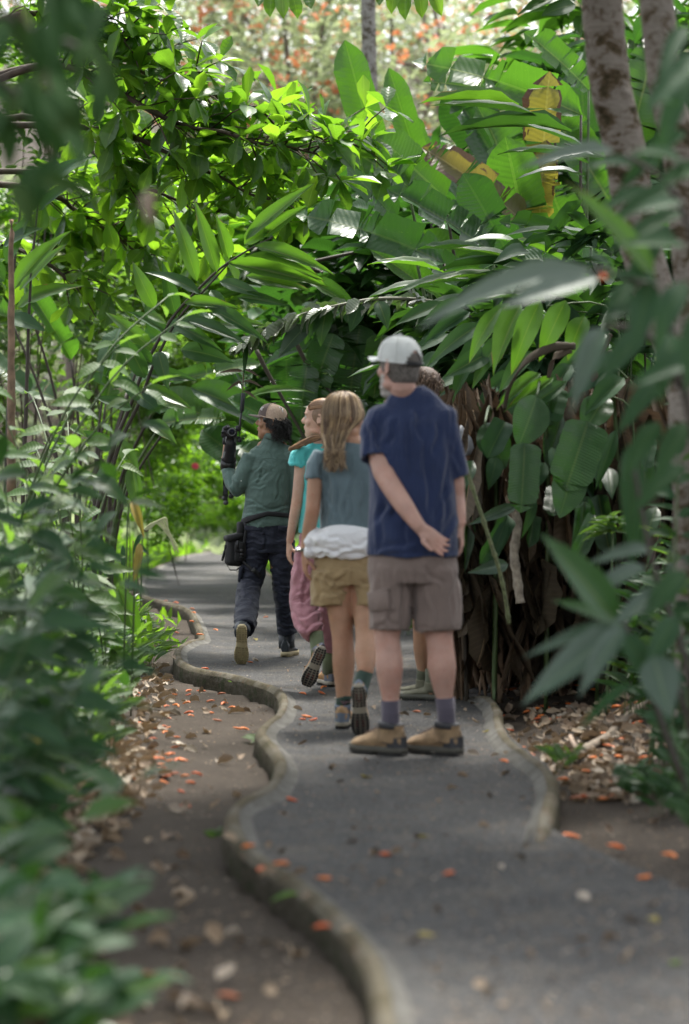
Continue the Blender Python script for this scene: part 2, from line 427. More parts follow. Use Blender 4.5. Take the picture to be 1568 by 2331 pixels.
class Cloud:
    """many small leaves joined into one mesh"""
    def __init__(s, kind): s.keys = VAR[kind]; s.items = [[] for _ in s.keys]
    def add(s, b, d, up, L, Wd):
        s.items[R.randrange(len(s.items))].append(np.array(leaf_matrix(b, d, up, L, Wd)))
    def build(s, name, mat, parent=None, origin=None):
        origin = root(parent).location if parent else (origin or Vector((0, 0, 0)))
        VV = []; FI = []; UV = []; RN = []; nv = 0; loops = []; starts = []; tot = []
        for key, it in zip(s.keys, s.items):
            if not it: continue
            me = leaf_shape(**dict(key)); n = len(me.vertices)
            co = np.empty(n*3); me.vertices.foreach_get('co', co); co = np.c_[co.reshape(-1, 3), np.ones(n)]
            li = np.empty(len(me.loops), dtype=np.int64); me.loops.foreach_get('vertex_index', li)
            ps = np.empty(len(me.polygons), dtype=np.int64); me.polygons.foreach_get('loop_start', ps)
            pt = np.empty(len(me.polygons), dtype=np.int64); me.polygons.foreach_get('loop_total', pt)
            uv = np.empty(len(me.loops)*2); me.uv_layers[0].data.foreach_get('uv', uv)
            M = np.array(it); P = np.einsum('kij,nj->kni', M, co)[:, :, :3]
            VV.append(P.reshape(-1, 3)); k = len(it)
            loops.append((li[None]+(np.arange(k)*n)[:, None]+nv).ravel()); tot.append(np.tile(pt, k))
            UV.append(np.tile(uv, k)); RN.append(np.repeat(np.random.RandomState(len(it)).rand(k), n)); nv += n*k
        if not VV: return None
        VV = np.concatenate(VV)-np.array(origin); loops = np.concatenate(loops); tot = np.concatenate(tot)
        me = bpy.data.meshes.new(name); me.vertices.add(len(VV)); me.vertices.foreach_set('co', VV.ravel())
        me.loops.add(len(loops)); me.loops.foreach_set('vertex_index', loops)
        st = np.concatenate(([0], np.cumsum(tot)[:-1])); me.polygons.add(len(tot)); me.polygons.foreach_set('loop_start', st); me.polygons.foreach_set('loop_total', tot)
        me.polygons.foreach_set('use_smooth', [True]*len(tot))
        l = me.uv_layers.new(name='UVMap'); l.data.foreach_set('uv', np.concatenate(UV))
        a = me.attributes.new('rnd', 'FLOAT', 'POINT'); a.data.foreach_set('value', np.concatenate(RN))
        me.update(); me.validate()
        o = link(name, me, LM[mat], parent); o['kind'] = 'stuff'
        if not parent: o.location = origin
        return o
def rdir(zmin=-.3, zmax=.6):
    a = R.uniform(0, 2*PI); z = R.uniform(zmin, zmax); c = math.sqrt(max(0, 1-z*z)); return Vector((c*math.cos(a), c*math.sin(a), z))
UP = Vector((0, 0, 1))
M_STEM = simple('green_stem', (.06, .10, .03), .5, nscale=20, bmp=.002)
M_STEMD = simple('dark_stem', (.045, .035, .025), .6, nscale=20, bmp=.002)
M_STEMR = simple('reddish_stem', (.11, .04, .025), .6, nscale=20)
M_DRY = simple('dry_stalk', (.19, .125, .08), .8, nscale=14, namt=.5, bmp=.006, bscale=40, bsc3=(1, 1, .1))
M_BRANCH = simple('branch_bark', (.06, .042, .03), .8, nscale=12, namt=.4, bmp=.006, bscale=30)
# ------------------------------------------------------------ setting: kerb lines, path, ground, hill
def world_line(pts, z): return [gnd(x, y, z) for x, y in pts]
KL = [(905, 2600), (892, 2440), (882, 2330), (868, 2240), (845, 2170), (800, 2110), (750, 2060), (690, 2010), (620, 1965), (565, 1925), (536, 1880), (531, 1845), (548, 1821),
      (590, 1800), (618, 1784), (636, 1755), (642, 1731), (627, 1702), (604, 1676), (595, 1659), (610, 1641), (639, 1618), (647, 1595), (642, 1575), (621, 1560),
      (575, 1546), (523, 1531), (465, 1522), (421, 1508), (406, 1490), (409, 1470), (435, 1456), (459, 1450), (456, 1430), (447, 1409), (435, 1389), (409, 1377),
      (372, 1366), (337, 1357), (322, 1345), (316, 1319), (328, 1305), (372, 1281), (415, 1264), (464, 1255), (520, 1243), (560, 1232)]
KLW = [Vector(p) for p in catmull([tuple(p) for p in world_line(KL, .05)], 4)]
KR = [(1062, 1566), (1086, 1574), (1112, 1586), (1129, 1608), (1133, 1640), (1150, 1675), (1197, 1712), (1236, 1742), (1255, 1775), (1249, 1815), (1236, 1860), (1226, 1892)]
KRW = [Vector(p) for p in catmull([tuple(p) for p in world_line(KR, .05)], 4)]
_kl = sorted((p.y, p.x) for p in KLW)
def kl(d): return float(np.interp(d, [a for a, b in _kl], [b for a, b in _kl]))
_xr = sorted([(gnd(x, y).y, gnd(x, y).x) for x, y in [(2600, 2800), (2300, 2330), (1700, 2080), (1400, 1960), (1238, 1885), (1248, 1815), (1255, 1775), (1236, 1742), (1197, 1712), (1150, 1675), (1133, 1640), (1129, 1608), (1112, 1586),
       (1110, 1565), (1120, 1530), (1090, 1490), (1040, 1462), (960, 1440), (870, 1420), (760, 1385), (660, 1345), (615, 1318), (598, 1300), (608, 1283), (640, 1270), (690, 1258), (750, 1245), (800, 1236)]])
def xr(d): return float(np.interp(d, [a for a, b in _xr], [b for a, b in _xr]))
def gz(x, y):
    n = .035*nz(x*1.3, y*1.1, 3)+.012*nz(x*6, y*6, 9)
    if y > 46:
        h = -.1
    a, b = kl(y), xr(y)
    if x < a:
        t = a-x
        z = -.062+.03*min(t, 1)+.02*nz(x*2.3, y*2.1, 5)+.22*max(0, min(t-.7, 2.5))
    elif x > b-.04:
        t = x-b
        near = min(1, max(0, (8.2-y)/1.0))
        z = lerp(-.075, .004, near)+max(0, t)*.10+.30*max(0, min(t-.5, 2.5))
        if y > 13.2: z = -.02+max(0, t)*.12+.2*max(0, min(t-1.2, 3))
    else:
        z = -.12; n = 0
        e = b-x
        if e < .25 and (y < 8.3 or y > 13.0): z = lerp(.0, -.12, e/.25)-.006
    z += n
    if y > 44: z = max(z, 0)*(1)+max(0, y-50)*.27*min(1, (y-50)/12) if y > 50 else z
    return z
def build_ground():
    xs = np.unique(np.concatenate([np.arange(-2.2, 3.2, .055), np.arange(-8, 8, .4), np.arange(-90, 91, 5)]))
    ys = np.unique(np.concatenate([np.arange(3.6, 22, .10), np.arange(22, 48, .4), np.arange(-6, 3.6, .8), np.arange(48, 150, 3)]))
    v = [(x, y, gz(x, y)) for y in ys.tolist() for x in xs.tolist()]
    nx = len(xs); f = [(j*nx+i, j*nx+i+1, (j+1)*nx+i+1, (j+1)*nx+i) for j in range(len(ys)-1) for i in range(nx-1)]
    q = newmat('forest_soil'); co = objco(q)
    a = noisen(q, co, 2.2, 6); b = noisen(q, co, 34, 5, .7)
    c = ramp(q, a, [(.25, (.022, .017, .012)), (.5, (.037, .029, .022)), (.75, (.056, .045, .035))])
    c = mixc(q, math_(q, 'MULTIPLY', math_(q, 'SUBTRACT', b, .35, clamp=True), 1.0), c, (.105, .083, .066))
    crumbs = math_(q, 'GREATER_THAN', noisen(q, co, 120, 2), .68)
    c = mixc(q, math_(q, 'MULTIPLY', crumbs, .6), c, (.26, .2, .15))
    h = math_(q, 'ADD', math_(q, 'MULTIPLY', b, .5), math_(q, 'MULTIPLY', noisen(q, co, 120, 3), .4))
    q.link(bsdf(q, c, .9, bump(q, h, .02), .2).outputs[0], q.out.inputs[0])
    o = link('ground', mesh_from(v, f, True), q.m); tag(o, kind='structure')
build_ground()

def build_path():
    q = newmat('asphalt'); co = objco(q)
    big = noisen(q, co, 1.6, 5, .6); fine = noisen(q, co, 170, 3, .6)
    vor = q.new('ShaderNodeTexVoronoi'); vor.inputs['Scale'].default_value = 130; q.link(co, vor.inputs['Vector'])
    c = ramp(q, big, [(.25, (.026, .026, .027)), (.5, (.041, .041, .042)), (.62, (.055, .054, .053)), (.8, (.085, .083, .08))])
    agg = q.new('ShaderNodeSeparateColor'); q.link(vor.outputs['Color'], agg.inputs[0])
    c = mixc(q, math_(q, 'MULTIPLY', math_(q, 'GREATER_THAN', agg.outputs[0], .78), .40), c, (.22, .21, .20))
    c = mixc(q, math_(q, 'MULTIPLY', math_(q, 'LESS_THAN', agg.outputs[1], .3), .5), c, (.02, .02, .021))
    c = mixc(q, math_(q, 'MULTIPLY', math_(q, 'SUBTRACT', noisen(q, co, 4, 6, .75), .5, clamp=True), 3.0, clamp=True), c, (.13, .11, .085))
    c = mixc(q, math_(q, 'MULTIPLY', math_(q, 'GREATER_THAN', noisen(q, co, 26, 4, .7), .60), .5), c, (.045, .038, .03))
    c = mixc(q, math_(q, 'MULTIPLY', math_(q, 'GREATER_THAN', noisen(q, co, 55, 3, .6), .68), .6), c, (.24, .20, .15))
    h = math_(q, 'ADD', math_(q, 'MULTIPLY', vor.outputs['Distance'], .8), math_(q, 'MULTIPLY', fine, .5))
    q.link(bsdf(q, c, .85, bump(q, h, .006), .3).outputs[0], q.out.inputs[0])
    ds = [2.5+i*.12 for i in range(360)]; v = []; f = []
    for d in ds:
        if d > 45.5: break
        a, b = kl(d)+.03, xr(d)+.02
        for k in range(9):
            t = k/8; x = lerp(a, b, t)
            v.append((x, d, .004*nz(x*2, d*2)+(.015 if k == 0 else 0)))
    n = len(v)//9
    for i in range(n-1):
        for k in range(8): f.append((i*9+k, i*9+k+1, (i+1)*9+k+1, (i+1)*9+k))
    tag(link('path', mesh_from(v, f, True), q.m), kind='structure')
build_path()

q = newmat('mossy_concrete'); co = objco(q)
a = noisen(q, co, 5, 6, .65); b = noisen(q, co, 38, 5, .6)
c = ramp(q, a, [(.3, (.055, .05, .025)), (.45, (.095, .08, .05)), (.58, (.145, .13, .10)), (.8, (.24, .225, .195))])
sepn = q.new('ShaderNodeSeparateXYZ'); q.link(co, sepn.inputs[0])
c = mixc(q, math_(q, 'MULTIPLY', math_(q, 'GREATER_THAN', b, .56), .4), c, (.075, .065, .025))
c = mixc(q, math_(q, 'MULTIPLY', math_(q, 'GREATER_THAN', noisen(q, co, 22, 3), .62), .5), c, (.15, .075, .04))
q.link(bsdf(q, c, .9, bump(q, math_(q, 'ADD', b, math_(q, 'MULTIPLY', noisen(q, co, 140, 3), .5)), .02), .25).outputs[0], q.out.inputs[0])
M_KERB = q.m
q = newmat('pale_mortar'); co = objco(q)
c = ramp(q, noisen(q, co, 9, 6, .65), [(.3, (.10, .095, .08)), (.55, (.17, .165, .15)), (.75, (.25, .245, .23))])
q.link(bsdf(q, c, .92, bump(q, noisen(q, co, 60, 5, .7), .02), .2).outputs[0], q.out.inputs[0]); M_MORTAR = q.m
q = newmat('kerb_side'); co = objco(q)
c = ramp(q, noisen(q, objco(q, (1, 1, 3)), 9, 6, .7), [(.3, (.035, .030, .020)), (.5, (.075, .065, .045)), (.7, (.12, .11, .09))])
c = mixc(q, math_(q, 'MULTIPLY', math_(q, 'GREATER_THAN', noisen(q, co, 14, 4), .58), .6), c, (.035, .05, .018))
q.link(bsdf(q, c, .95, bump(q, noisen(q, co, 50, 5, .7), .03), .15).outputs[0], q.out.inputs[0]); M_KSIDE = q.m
def build_kerb(line, name, out, w=.062, fillet=.05, ends=True):
    """out = +1 when the drop is on the left of the walking direction (towards +Y)"""
    v = []; f = []; L = line; m = len(L)
    for i, p in enumerate(L):
        t = (L[min(i+1, m-1)]-L[max(i-1, 0)]); t.z = 0; t.normalize()
        s = Vector((-t.y, t.x, 0))*out          # towards the drop
        e = .004*nz(p.y*5, p.x*5)+.003*nz(p.y*19, p.x*19, 5); e2 = .005*nz(p.y*4, p.x*4, 9)
        sink = 1.0
        if ends and i < 7: sink = i/7
        if ends and i > m-8: sink = (m-1-i)/7
        top = lerp(-.03, .043, sink**.6)+e
        hw = w/2*(.8+.2*sink)+e2
        prof = [(hw+.012+e, -.2), (hw+.006+e2, -.06), (hw+e, top-.022), (hw-.014, top-.004), (hw*.3, top+.004), (-hw*.5, top+.002), (-hw+.01, top-.006), (-hw-.012, top-.025), (-hw-fillet*.5, .018+e), (-hw-fillet*(1+e2*20), .002), (-hw-fillet-.03, -.03)]
        for (x, z) in prof:
            q_ = p+s*x; v.append((q_.x, q_.y, z))
    n = len(prof)
    for i in range(m-1):
        for k in range(n-1): f.append((i*n+k, i*n+k+1, (i+1)*n+k+1, (i+1)*n+k)[::1 if out > 0 else -1])
    me = mesh_from(v, f, True); me.materials.append(M_KERB); me.materials.append(M_MORTAR); me.materials.append(M_KSIDE)
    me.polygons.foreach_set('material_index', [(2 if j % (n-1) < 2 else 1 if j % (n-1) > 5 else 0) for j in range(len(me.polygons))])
    tag(link(name, me), kind='structure')
def densify(L, step):
    out = [L[0]]
    for a, b in zip(L, L[1:]):
        n = max(1, int((b-a).length/step))
        out += [a.lerp(b, (k+1)/n) for k in range(n)]
    return out
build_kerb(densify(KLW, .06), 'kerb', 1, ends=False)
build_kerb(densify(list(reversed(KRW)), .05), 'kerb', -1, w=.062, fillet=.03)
# ------------------------------------------------------------ people
def skin(name, col, dark=.8):
    q = newmat(name); co = objco(q)
    f = noisen(q, co, 14, 4); c = ramp(q, f, [(.3, tuple(x*dark for x in col)), (.7, col)])
    c = mixc(q, math_(q, 'MULTIPLY', math_(q, 'SUBTRACT', noisen(q, co, 5.5, 5, .7), .48, clamp=True), 3.0, clamp=True), c, (col[0]*.86, col[1]*.68, col[2]*.62))
    c = mixc(q, math_(q, 'MULTIPLY', math_(q, 'GREATER_THAN', noisen(q, co, 90, 2), .64), .35), c, (col[0]*.8, col[1]*.55, col[2]*.5))
    q.link(bsdf(q, c, .5, bump(q, noisen(q, co, 160, 3), .0015), .35, sss=.12).outputs[0], q.out.inputs[0]); return q.m
def cloth(name, col, fold=(14, 14, 4), fd=.012, weave=420, rough=.85, var=.12, sheen=.2):
    q = newmat(name); co = objco(q)
    f = noisen(q, objco(q, fold), 1.0, 3, .5, .6)
    c = ramp(q, noisen(q, co, 9, 4), [(.3, tuple(x*(1-var) for x in col)), (.7, tuple(min(1, x*(1+var)) for x in col))])
    h = math_(q, 'ADD', f, math_(q, 'MULTIPLY', noisen(q, co, weave, 2), .04))
    q.link(bsdf(q, c, rough, bump(q, h, fd), .2, sheen=sheen).outputs[0], q.out.inputs[0]); return q.m
def rubber(name, col, rough=.5): return simple(name, col, rough, nscale=30, bmp=.001, bscale=200)

def head_geo(B, H, face, up, sc=1.0, lips=True, ears=(1, 1), neck=None):
    """adds head volumes; H centre between the ears; returns frame function"""
    y = face.normalized(); z = (up-y*up.dot(y)).normalized(); x = y.cross(z)
    def L(a, b, c): return H+(x*a+y*b+z*c)*sc
    secs = [(-.118, .060, .022, .018), (-.108, .052, .034, .034), (-.09, .042, .044, .048), (-.06, .024, .056, .066), (-.03, .008, .064, .084), (0, .0, .070, .094),
            (.03, -.004, .073, .098), (.06, -.006, .073, .097), (.085, -.008, .066, .086), (.104, -.010, .050, .064), (.116, -.010, .028, .036)]
    pts = [L(0, s[1], s[0]) for s in secs]
    b0 = len(B.v); n = 24
    for (zz, yc, rx, ry) in secs:
        for k in range(n):
            a = 2*PI*k/n; B.v.append(tuple(L(rx*math.cos(a), yc+ry*math.sin(a), zz)))
    for i in range(len(secs)-1):
        for k in range(n):
            k2 = (k+1) % n; B.f.append((b0+i*n+k, b0+i*n+k2, b0+(i+1)*n+k2, b0+(i+1)*n+k))
    B.f.append(tuple(b0+k for k in range(n))[::-1]); B.f.append(tuple(b0+(len(secs)-1)*n+k for k in range(n)))
    ax = (x, y, z)
    # nose, brow, cheeks, lips, chin
    B.tube([L(0, .086, .030), L(0, .098, .008), L(0, .109, -.012), L(0, .104, -.020)], [.007*sc, .009*sc, .012*sc, .010*sc], 10, rnd=1)
    for s in (-1, 1):
        B.ball(L(s*.011, .094, -.017), (.009*sc, .009*sc, .007*sc), ax, 8)
        B.ball(L(s*.030, .078, .036), (.024*sc, .014*sc, .009*sc), ax, 10)
        B.ball(L(s*.040, .058, -.020), (.026*sc, .028*sc, .026*sc), ax, 10)
        B.ball(L(s*.040, .020, -.070), (.022*sc, .040*sc, .026*sc), ax, 10)
    B.ball(L(0, .074, -.050), (.030*sc, .024*sc, .026*sc), ax, 10)
    if lips:
        B.ball(L(0, .092, -.046), (.021*sc, .010*sc, .006*sc), ax, 10)
        B.ball(L(0, .089, -.060), (.019*sc, .010*sc, .006*sc), ax, 10)
    B.ball(L(0, .076, -.094), (.020*sc, .018*sc, .017*sc), ax, 10)
    for s, e in zip((-1, 1), ears):
        if not e: continue
        c = L(s*.076, -.010, -.004)
        rim = []
        for k in range(9):
            a = math.radians(-150+k*36); rim.append(L(s*(.083+.004*math.cos(a)), -.012-.017*math.cos(a)*.9-.003, .004+.030*math.sin(a)))
        B.tube(rim, .0048*sc, 6, rnd=1)
        B.ball(L(s*.077, -.010, -.002), (.007*sc, .013*sc, .025*sc), ax, 8)
        B.ball(L(s*.078, -.004, -.026), (.006*sc, .008*sc, .010*sc), ax, 8)
    if neck:
        B.tube([L(0, -.022, -.02), L(0, -.026, -.08)]+neck[0], [(.052*sc, .056*sc), (.052*sc, .054*sc)]+neck[1], 16, side=x)
    return L, (x, y, z)

def hand_geo(B, wrist, dirv, palm, sc=1.0, curl=.5, thumb=1, spread=.12, rw=.026):
    """palm = direction the palm faces; thumb=+1/-1 picks the side; five bent fingers grow out of the palm"""
    d = dirv.normalized(); p = (palm-d*palm.dot(d)).normalized(); s = d.cross(p)*thumb      # s: thumb side
    k1 = wrist+d*.045*sc; k2 = wrist+d*.088*sc
    B.tube([wrist-d*.02*sc, wrist+d*.012*sc, k1, k2], [(rw*.92, rw*.72), (rw*1.0, rw*.72), (.038*sc, .015*sc), (.040*sc, .0125*sc)], 14, side=s, rnd=1)
    B.ball(wrist+d*.035*sc+s*.020*sc+p*.008*sc, (.020*sc, .014*sc, .028*sc), (s, p, d), 10)
    tips = []
    for i, (off, ln, r) in enumerate(((.031, .072, .0088), (.0105, .080, .0090), (-.010, .074, .0086), (-.0295, .058, .0078))):
        b = k2+s*off*sc-d*.012*sc; dd = (d+s*(off*spread*22)).normalized(); c = curl*(1+.12*i); pts = [b, b+dd*.012*sc]
        a = c*.35; cur = pts[-1]
        for fr, bend in ((.42, c*.55), (.33, c*.8), (.25, c*.6)):
            v_ = dd*math.cos(a)+p*math.sin(a); cur = cur+v_*(ln*fr*sc); pts.append(cur); a += bend
        B.tube(pts, [r*sc*1.05, r*sc*1.05, r*sc*.98, r*sc*.92, r*sc*.78], 8, rnd=1); tips.append(pts[-1])
    b = wrist+d*.022*sc+s*.024*sc+p*.006*sc
    t1 = (d*.62+s*.62+p*.42).normalized(); t2 = (d*.85+s*.22+p*.5).normalized()
    B.tube([b, b+t1*.036*sc, b+t1*.036*sc+t2*.030*sc, b+t1*.036*sc+t2*.054*sc], [.0135*sc, .0115*sc, .0100*sc, .0080*sc], 8, rnd=1)
    return tips

def garment(name, B, mat, parent, voxel=.008, smooth=4, amp=.006, sc=(12, 12, 4), seed=0, extra=None):
    P = root(parent).location
    if extra and hasattr(extra, 'ox'): extra.ox, extra.oz = P.x, P.z
    me = remesh(B, voxel, smooth, P)
    def fn(c, n):
        v_ = Vector((c[0]*sc[0]+seed*7, c[1]*sc[1], c[2]*sc[2]))
        a = noise.noise(v_); b = noise.noise(v_*2.1+Vector((3, 1, 7)))
        r = (1-abs(a)*2.6)*.85+b*.45
        return max(-.4*amp, amp*(r-.12))+(extra(c, n) if extra else 0)
    displace(me, fn)
    return link(name, me, mat, parent)

def creases(D, segs, A=.007, w=.013):
    # cloth creases: valleys with a raised lip, running between points seen on the side facing the viewer
    S_ = []
    for x0, y0, x1, y1 in segs:
        a = at(x0, y0, D); b = at(x1, y1, D); S_.append((a.x, a.z, b.x-a.x, b.z-a.z, (b.x-a.x)**2+(b.z-a.z)**2))
    def f(c, n):
        if n[1] > .35: return 0
        o = 0
        for ax_, az_, dx, dz, l2 in S_:
            px, pz = c[0]+f.ox-ax_, c[2]+f.oz-az_
            t_ = (px*dx+pz*dz)/l2; e = .5-abs(t_-.5)
            if e < -.05: continue
            k = min(1, max(0, (e+.05)*5)); wob = .006*math.sin(t_*9+ax_*40)
            d_ = ((px*dz-pz*dx)/math.sqrt(l2)+wob)/w
            if abs(d_) > 4: continue
            o += k*(-math.exp(-d_*d_)+.85*math.exp(-((d_-1.7)/.9)**2))
        return A*o
    f.ox = f.oz = 0; return f
def strand_hair(name, parent, curves, rad, mat, n=3):
    B = MB()
    for pts, r0 in curves:
        m = len(pts); B.tube(pts, [max(.0004, rad*r0*(1-.75*(i/(m-1))**3)) for i in range(m)], n, cap=False)
    return B.build(name, mat, parent)

def shoe(parent, name, M, L, mats, high=.10, sole_h=.028, tread=True, style='hiker', wd=1.0, collar_r=.045, spread_top=0):
    """local frame: heel at y=0, toe at y=L, ground z=0. mats: upper, sole, accent, lace, lug"""
    sc = L/.29
    def T(x, y, z): return M @ Vector((x*wd*sc, y*sc, z*sc))
    P = root(parent).location
    # outline of the sole
    def half(y):
        u = y/.29
        return float(np.interp(u, [0, .04, .12, .3, .5, .68, .82, .93, 1.0], [.014, .027, .034, .034, .035, .047, .047, .038, .020]))
    # upper
    B = MB()
    ys = [.008, .03, .07, .11, .15, .19, .23, .262, .282]
    tops = {'hiker': [.110, .118, .122, .120, .108, .090, .074, .064, .050], 'rubber': [.12, .13, .13, .11, .082, .066, .056, .048, .038], 'low': [.075, .085, .085, .075, .065, .055, .048, .042, .034]}[style]
    secs = []
    b0 = len(B.v); n = 16
    for y, t in zip(ys, tops):
        w = half(y)*1.02+.002
        for k in range(n):
            a = 2*PI*k/n; ca, sa = math.cos(a), math.sin(a)
            x = w*(abs(ca)**.75)*(1 if ca > 0 else -1); h = (t-sole_h*.6)/2; zc = sole_h*.6+h
            fz = 1 if sa < 0 else (1-.0*abs(ca))
            xx = x*(1 if sa < 0 else (1-.42*sa))
            B.v.append(tuple(T(xx, y, zc+h*sa)))
    for i in range(len(ys)-1):
        for k in range(n):
            k2 = (k+1) % n; B.f.append((b0+i*n+k, b0+i*n+k2, b0+(i+1)*n+k2, b0+(i+1)*n+k))
    B.f.append(tuple(b0+k for k in range(n))[::-1]); B.f.append(tuple(b0+(len(ys)-1)*n+k for k in range(n)))
    cy = .078
    ax = (M.to_3x3() @ Vector((1, 0, 0))).normalized()
    cr = collar_r
    B.tube([T(0, cy, .05), T(0, cy-.002, high*.75), T(0, cy-.004-spread_top, high), T(0, cy-.004-spread_top, high-.001), T(0, cy-.003, high*.8)],
           [(cr*.95*sc, cr*1.15*sc), (cr*.93*sc, cr*1.12*sc), (cr*sc, cr*1.12*sc), (cr*.82*sc, cr*.92*sc), (cr*.6*sc, cr*.7*sc)], 16, side=ax)
    me = remesh(B, .0055, 3, P); up = link(name, me, mats['upper'], parent)
    if style != 'low':
        B = MB(); B.tube([T(0, cy, high-.022), T(0, cy-.001, high+.002), T(0, cy-.002, high+.008)], [(cr*1.0*sc, cr*1.13*sc), (cr*1.04*sc, cr*1.16*sc), (cr*.9*sc, cr*1.0*sc)], 16, side=ax)
        B.build('collar', mats['accent'] or mats['upper'], up)
    # sole with tread
    B = MB(); n = 26; ring = []
    for k in range(n+1):
        y = .29*k/n; ring.append((half(y), y))
    out = [(x, y) for x, y in ring]+[(-x, y) for x, y in reversed(ring)]
    def lift(y): return .012*max(0, (y-.22)/.07)**2
    rows = [(0.90, .004), (1.0, .007), (1.07, sole_h*.55), (1.04, sole_h), (.9, sole_h+.004)]
    b = 0; m = len(out)
    for s_, z in rows:
        for x, y in out: B.v.append(tuple(T(x*s_, .145+(y-.145)*(1+(s_-1)*.4), z+lift(y))))
    for i in range(len(rows)-1):
        for k in range(m):
            k2 = (k+1) % m; B.f.append((i*m+k, i*m+k2, (i+1)*m+k2, (i+1)*m+k))
    B.f.append(tuple(range(m))[::-1]); B.f.append(tuple((len(rows)-1)*m+k for k in range(m)))
    so = B.build('sole', mats['sole'], up)
    if tread:
        B = MB(); rot = M.to_3x3().normalized()
        for y in [.012+.0165*i for i in range(17)]:
            if .125 < y < .15: continue
            w = half(y)
            for s in (-1, 1):
                B.box(T(s*w*.86, y, .002+lift(y)), (w*.36*sc, .011*sc, .010*sc), rot)
                if w > .02: B.box(T(s*w*.30, y+.004, .003+lift(y)), (w*.42*sc, .009*sc, .008*sc), rot)
        tag(B.build('tread', mats['lug'], up, smooth=False), kind='stuff')
        if 'mark' in mats:
            B = MB()
            for (x, y) in ((-.012, .05), (.012, .05), (-.012, .068), (.012, .068), (0, .083), (-.016, .20), (.016, .20), (-.018, .22), (.018, .22)):
                B.box(T(x, y, -.004+lift(y)), (.006*sc, .012*sc, .003*sc), rot)
            tag(B.build('tread_inlay', mats['mark'], up, smooth=False), kind='stuff')
    if style == 'hiker':
        B = MB()        # heel counter and toe cap patches, laces
        for k in range(5):
            y = .115+.020*k; z = float(np.interp(y, ys, tops))+.002
            B.tube([T(-.020, y, z-.010), T(-.006, y+.004, z+.001), T(.010, y+.010, z+.001), T(.022, y+.014, z-.010)], .0022*sc, 5)
            B.tube([T(.020, y, z-.010), T(.006, y+.004, z+.001), T(-.010, y+.010, z+.001), T(-.022, y+.014, z-.010)], .0022*sc, 5)
        tag(B.build('lace', mats['lace'], up), kind='stuff')
        B = MB()
        def hc(u, v_):
            a = lerp(-2.0, 2.0, u)-PI/2; z = lerp(sole_h+.002, .082, v_)
            yy = .055+.060*math.sin(a)*(1-.03*v_); w = half(max(.01, min(.2, yy)))*1.06+.003
            return T(w*math.cos(a)*1.0 if abs(math.cos(a)) < 1 else w, yy-.003, z-.014*abs(u-.5)*2*v_)
        B.grid(hc, 17, 5); B.build('heel_counter', mats['accent'], up)
    return up
def ankle_matrix(ankle, direction, L, up=Vector((0, 0, 1))):
    d = Vector(direction); d.z = 0; d.normalize(); return shoe_matrix(Vector((ankle.x, ankle.y, .006))-d*.078*L/.29, d, up)
def shoe_matrix(heel, direction, up=Vector((0, 0, 1))):
    y = direction.normalized(); z = (up-y*up.dot(y)).normalized(); x = y.cross(z)
    return Matrix(((x.x, y.x, z.x, heel.x), (x.y, y.y, z.y, heel.y), (x.z, y.z, z.z, heel.z), (0, 0, 0, 1)))
def sock(parent, pts, rads, mat, seed=0, side=None):
    B = MB(); B.tube(pts, rads, 16, side=side); P = root(parent).location
    q_ = B.build('sock', mat, parent); return q_

def eyes(parent, L, sc=1.0, sides=(-1, 1)):
    M1 = simple('eye_white', (.6, .57, .53), .25); M2 = simple('iris', (.03, .018, .012), .15); M3 = simple('brow_hair', (.02, .015, .012), .8)
    for s in sides:
        B = MB(); B.ball(L(s*.030, .0795, .014), .0115*sc, None, 12); e = B.build('eye', M1, parent)
        B = MB(); c = L(s*.030, .0795, .014); f = (L(s*.034, .2, .010)-c).normalized(); B.ball(c+f*.0072*sc, .0056*sc, None, 10); B.build('iris', M2, e)
        B = MB(); B.tube([L(s*.014, .092, .035), L(s*.030, .0935, .041), L(s*.047, .078, .036)], [(.0022*sc, .0035*sc), (.003*sc, .0042*sc), (.0015*sc, .002*sc)], 6); B.build('eyebrow', M3, parent)
        B = MB(); B.tube([L(s*.017, .089, .020), L(s*.030, .0935, .0235), L(s*.043, .082, .018)], [.0012, .0016, .0012], 5); B.build('eyelash', M3, parent)

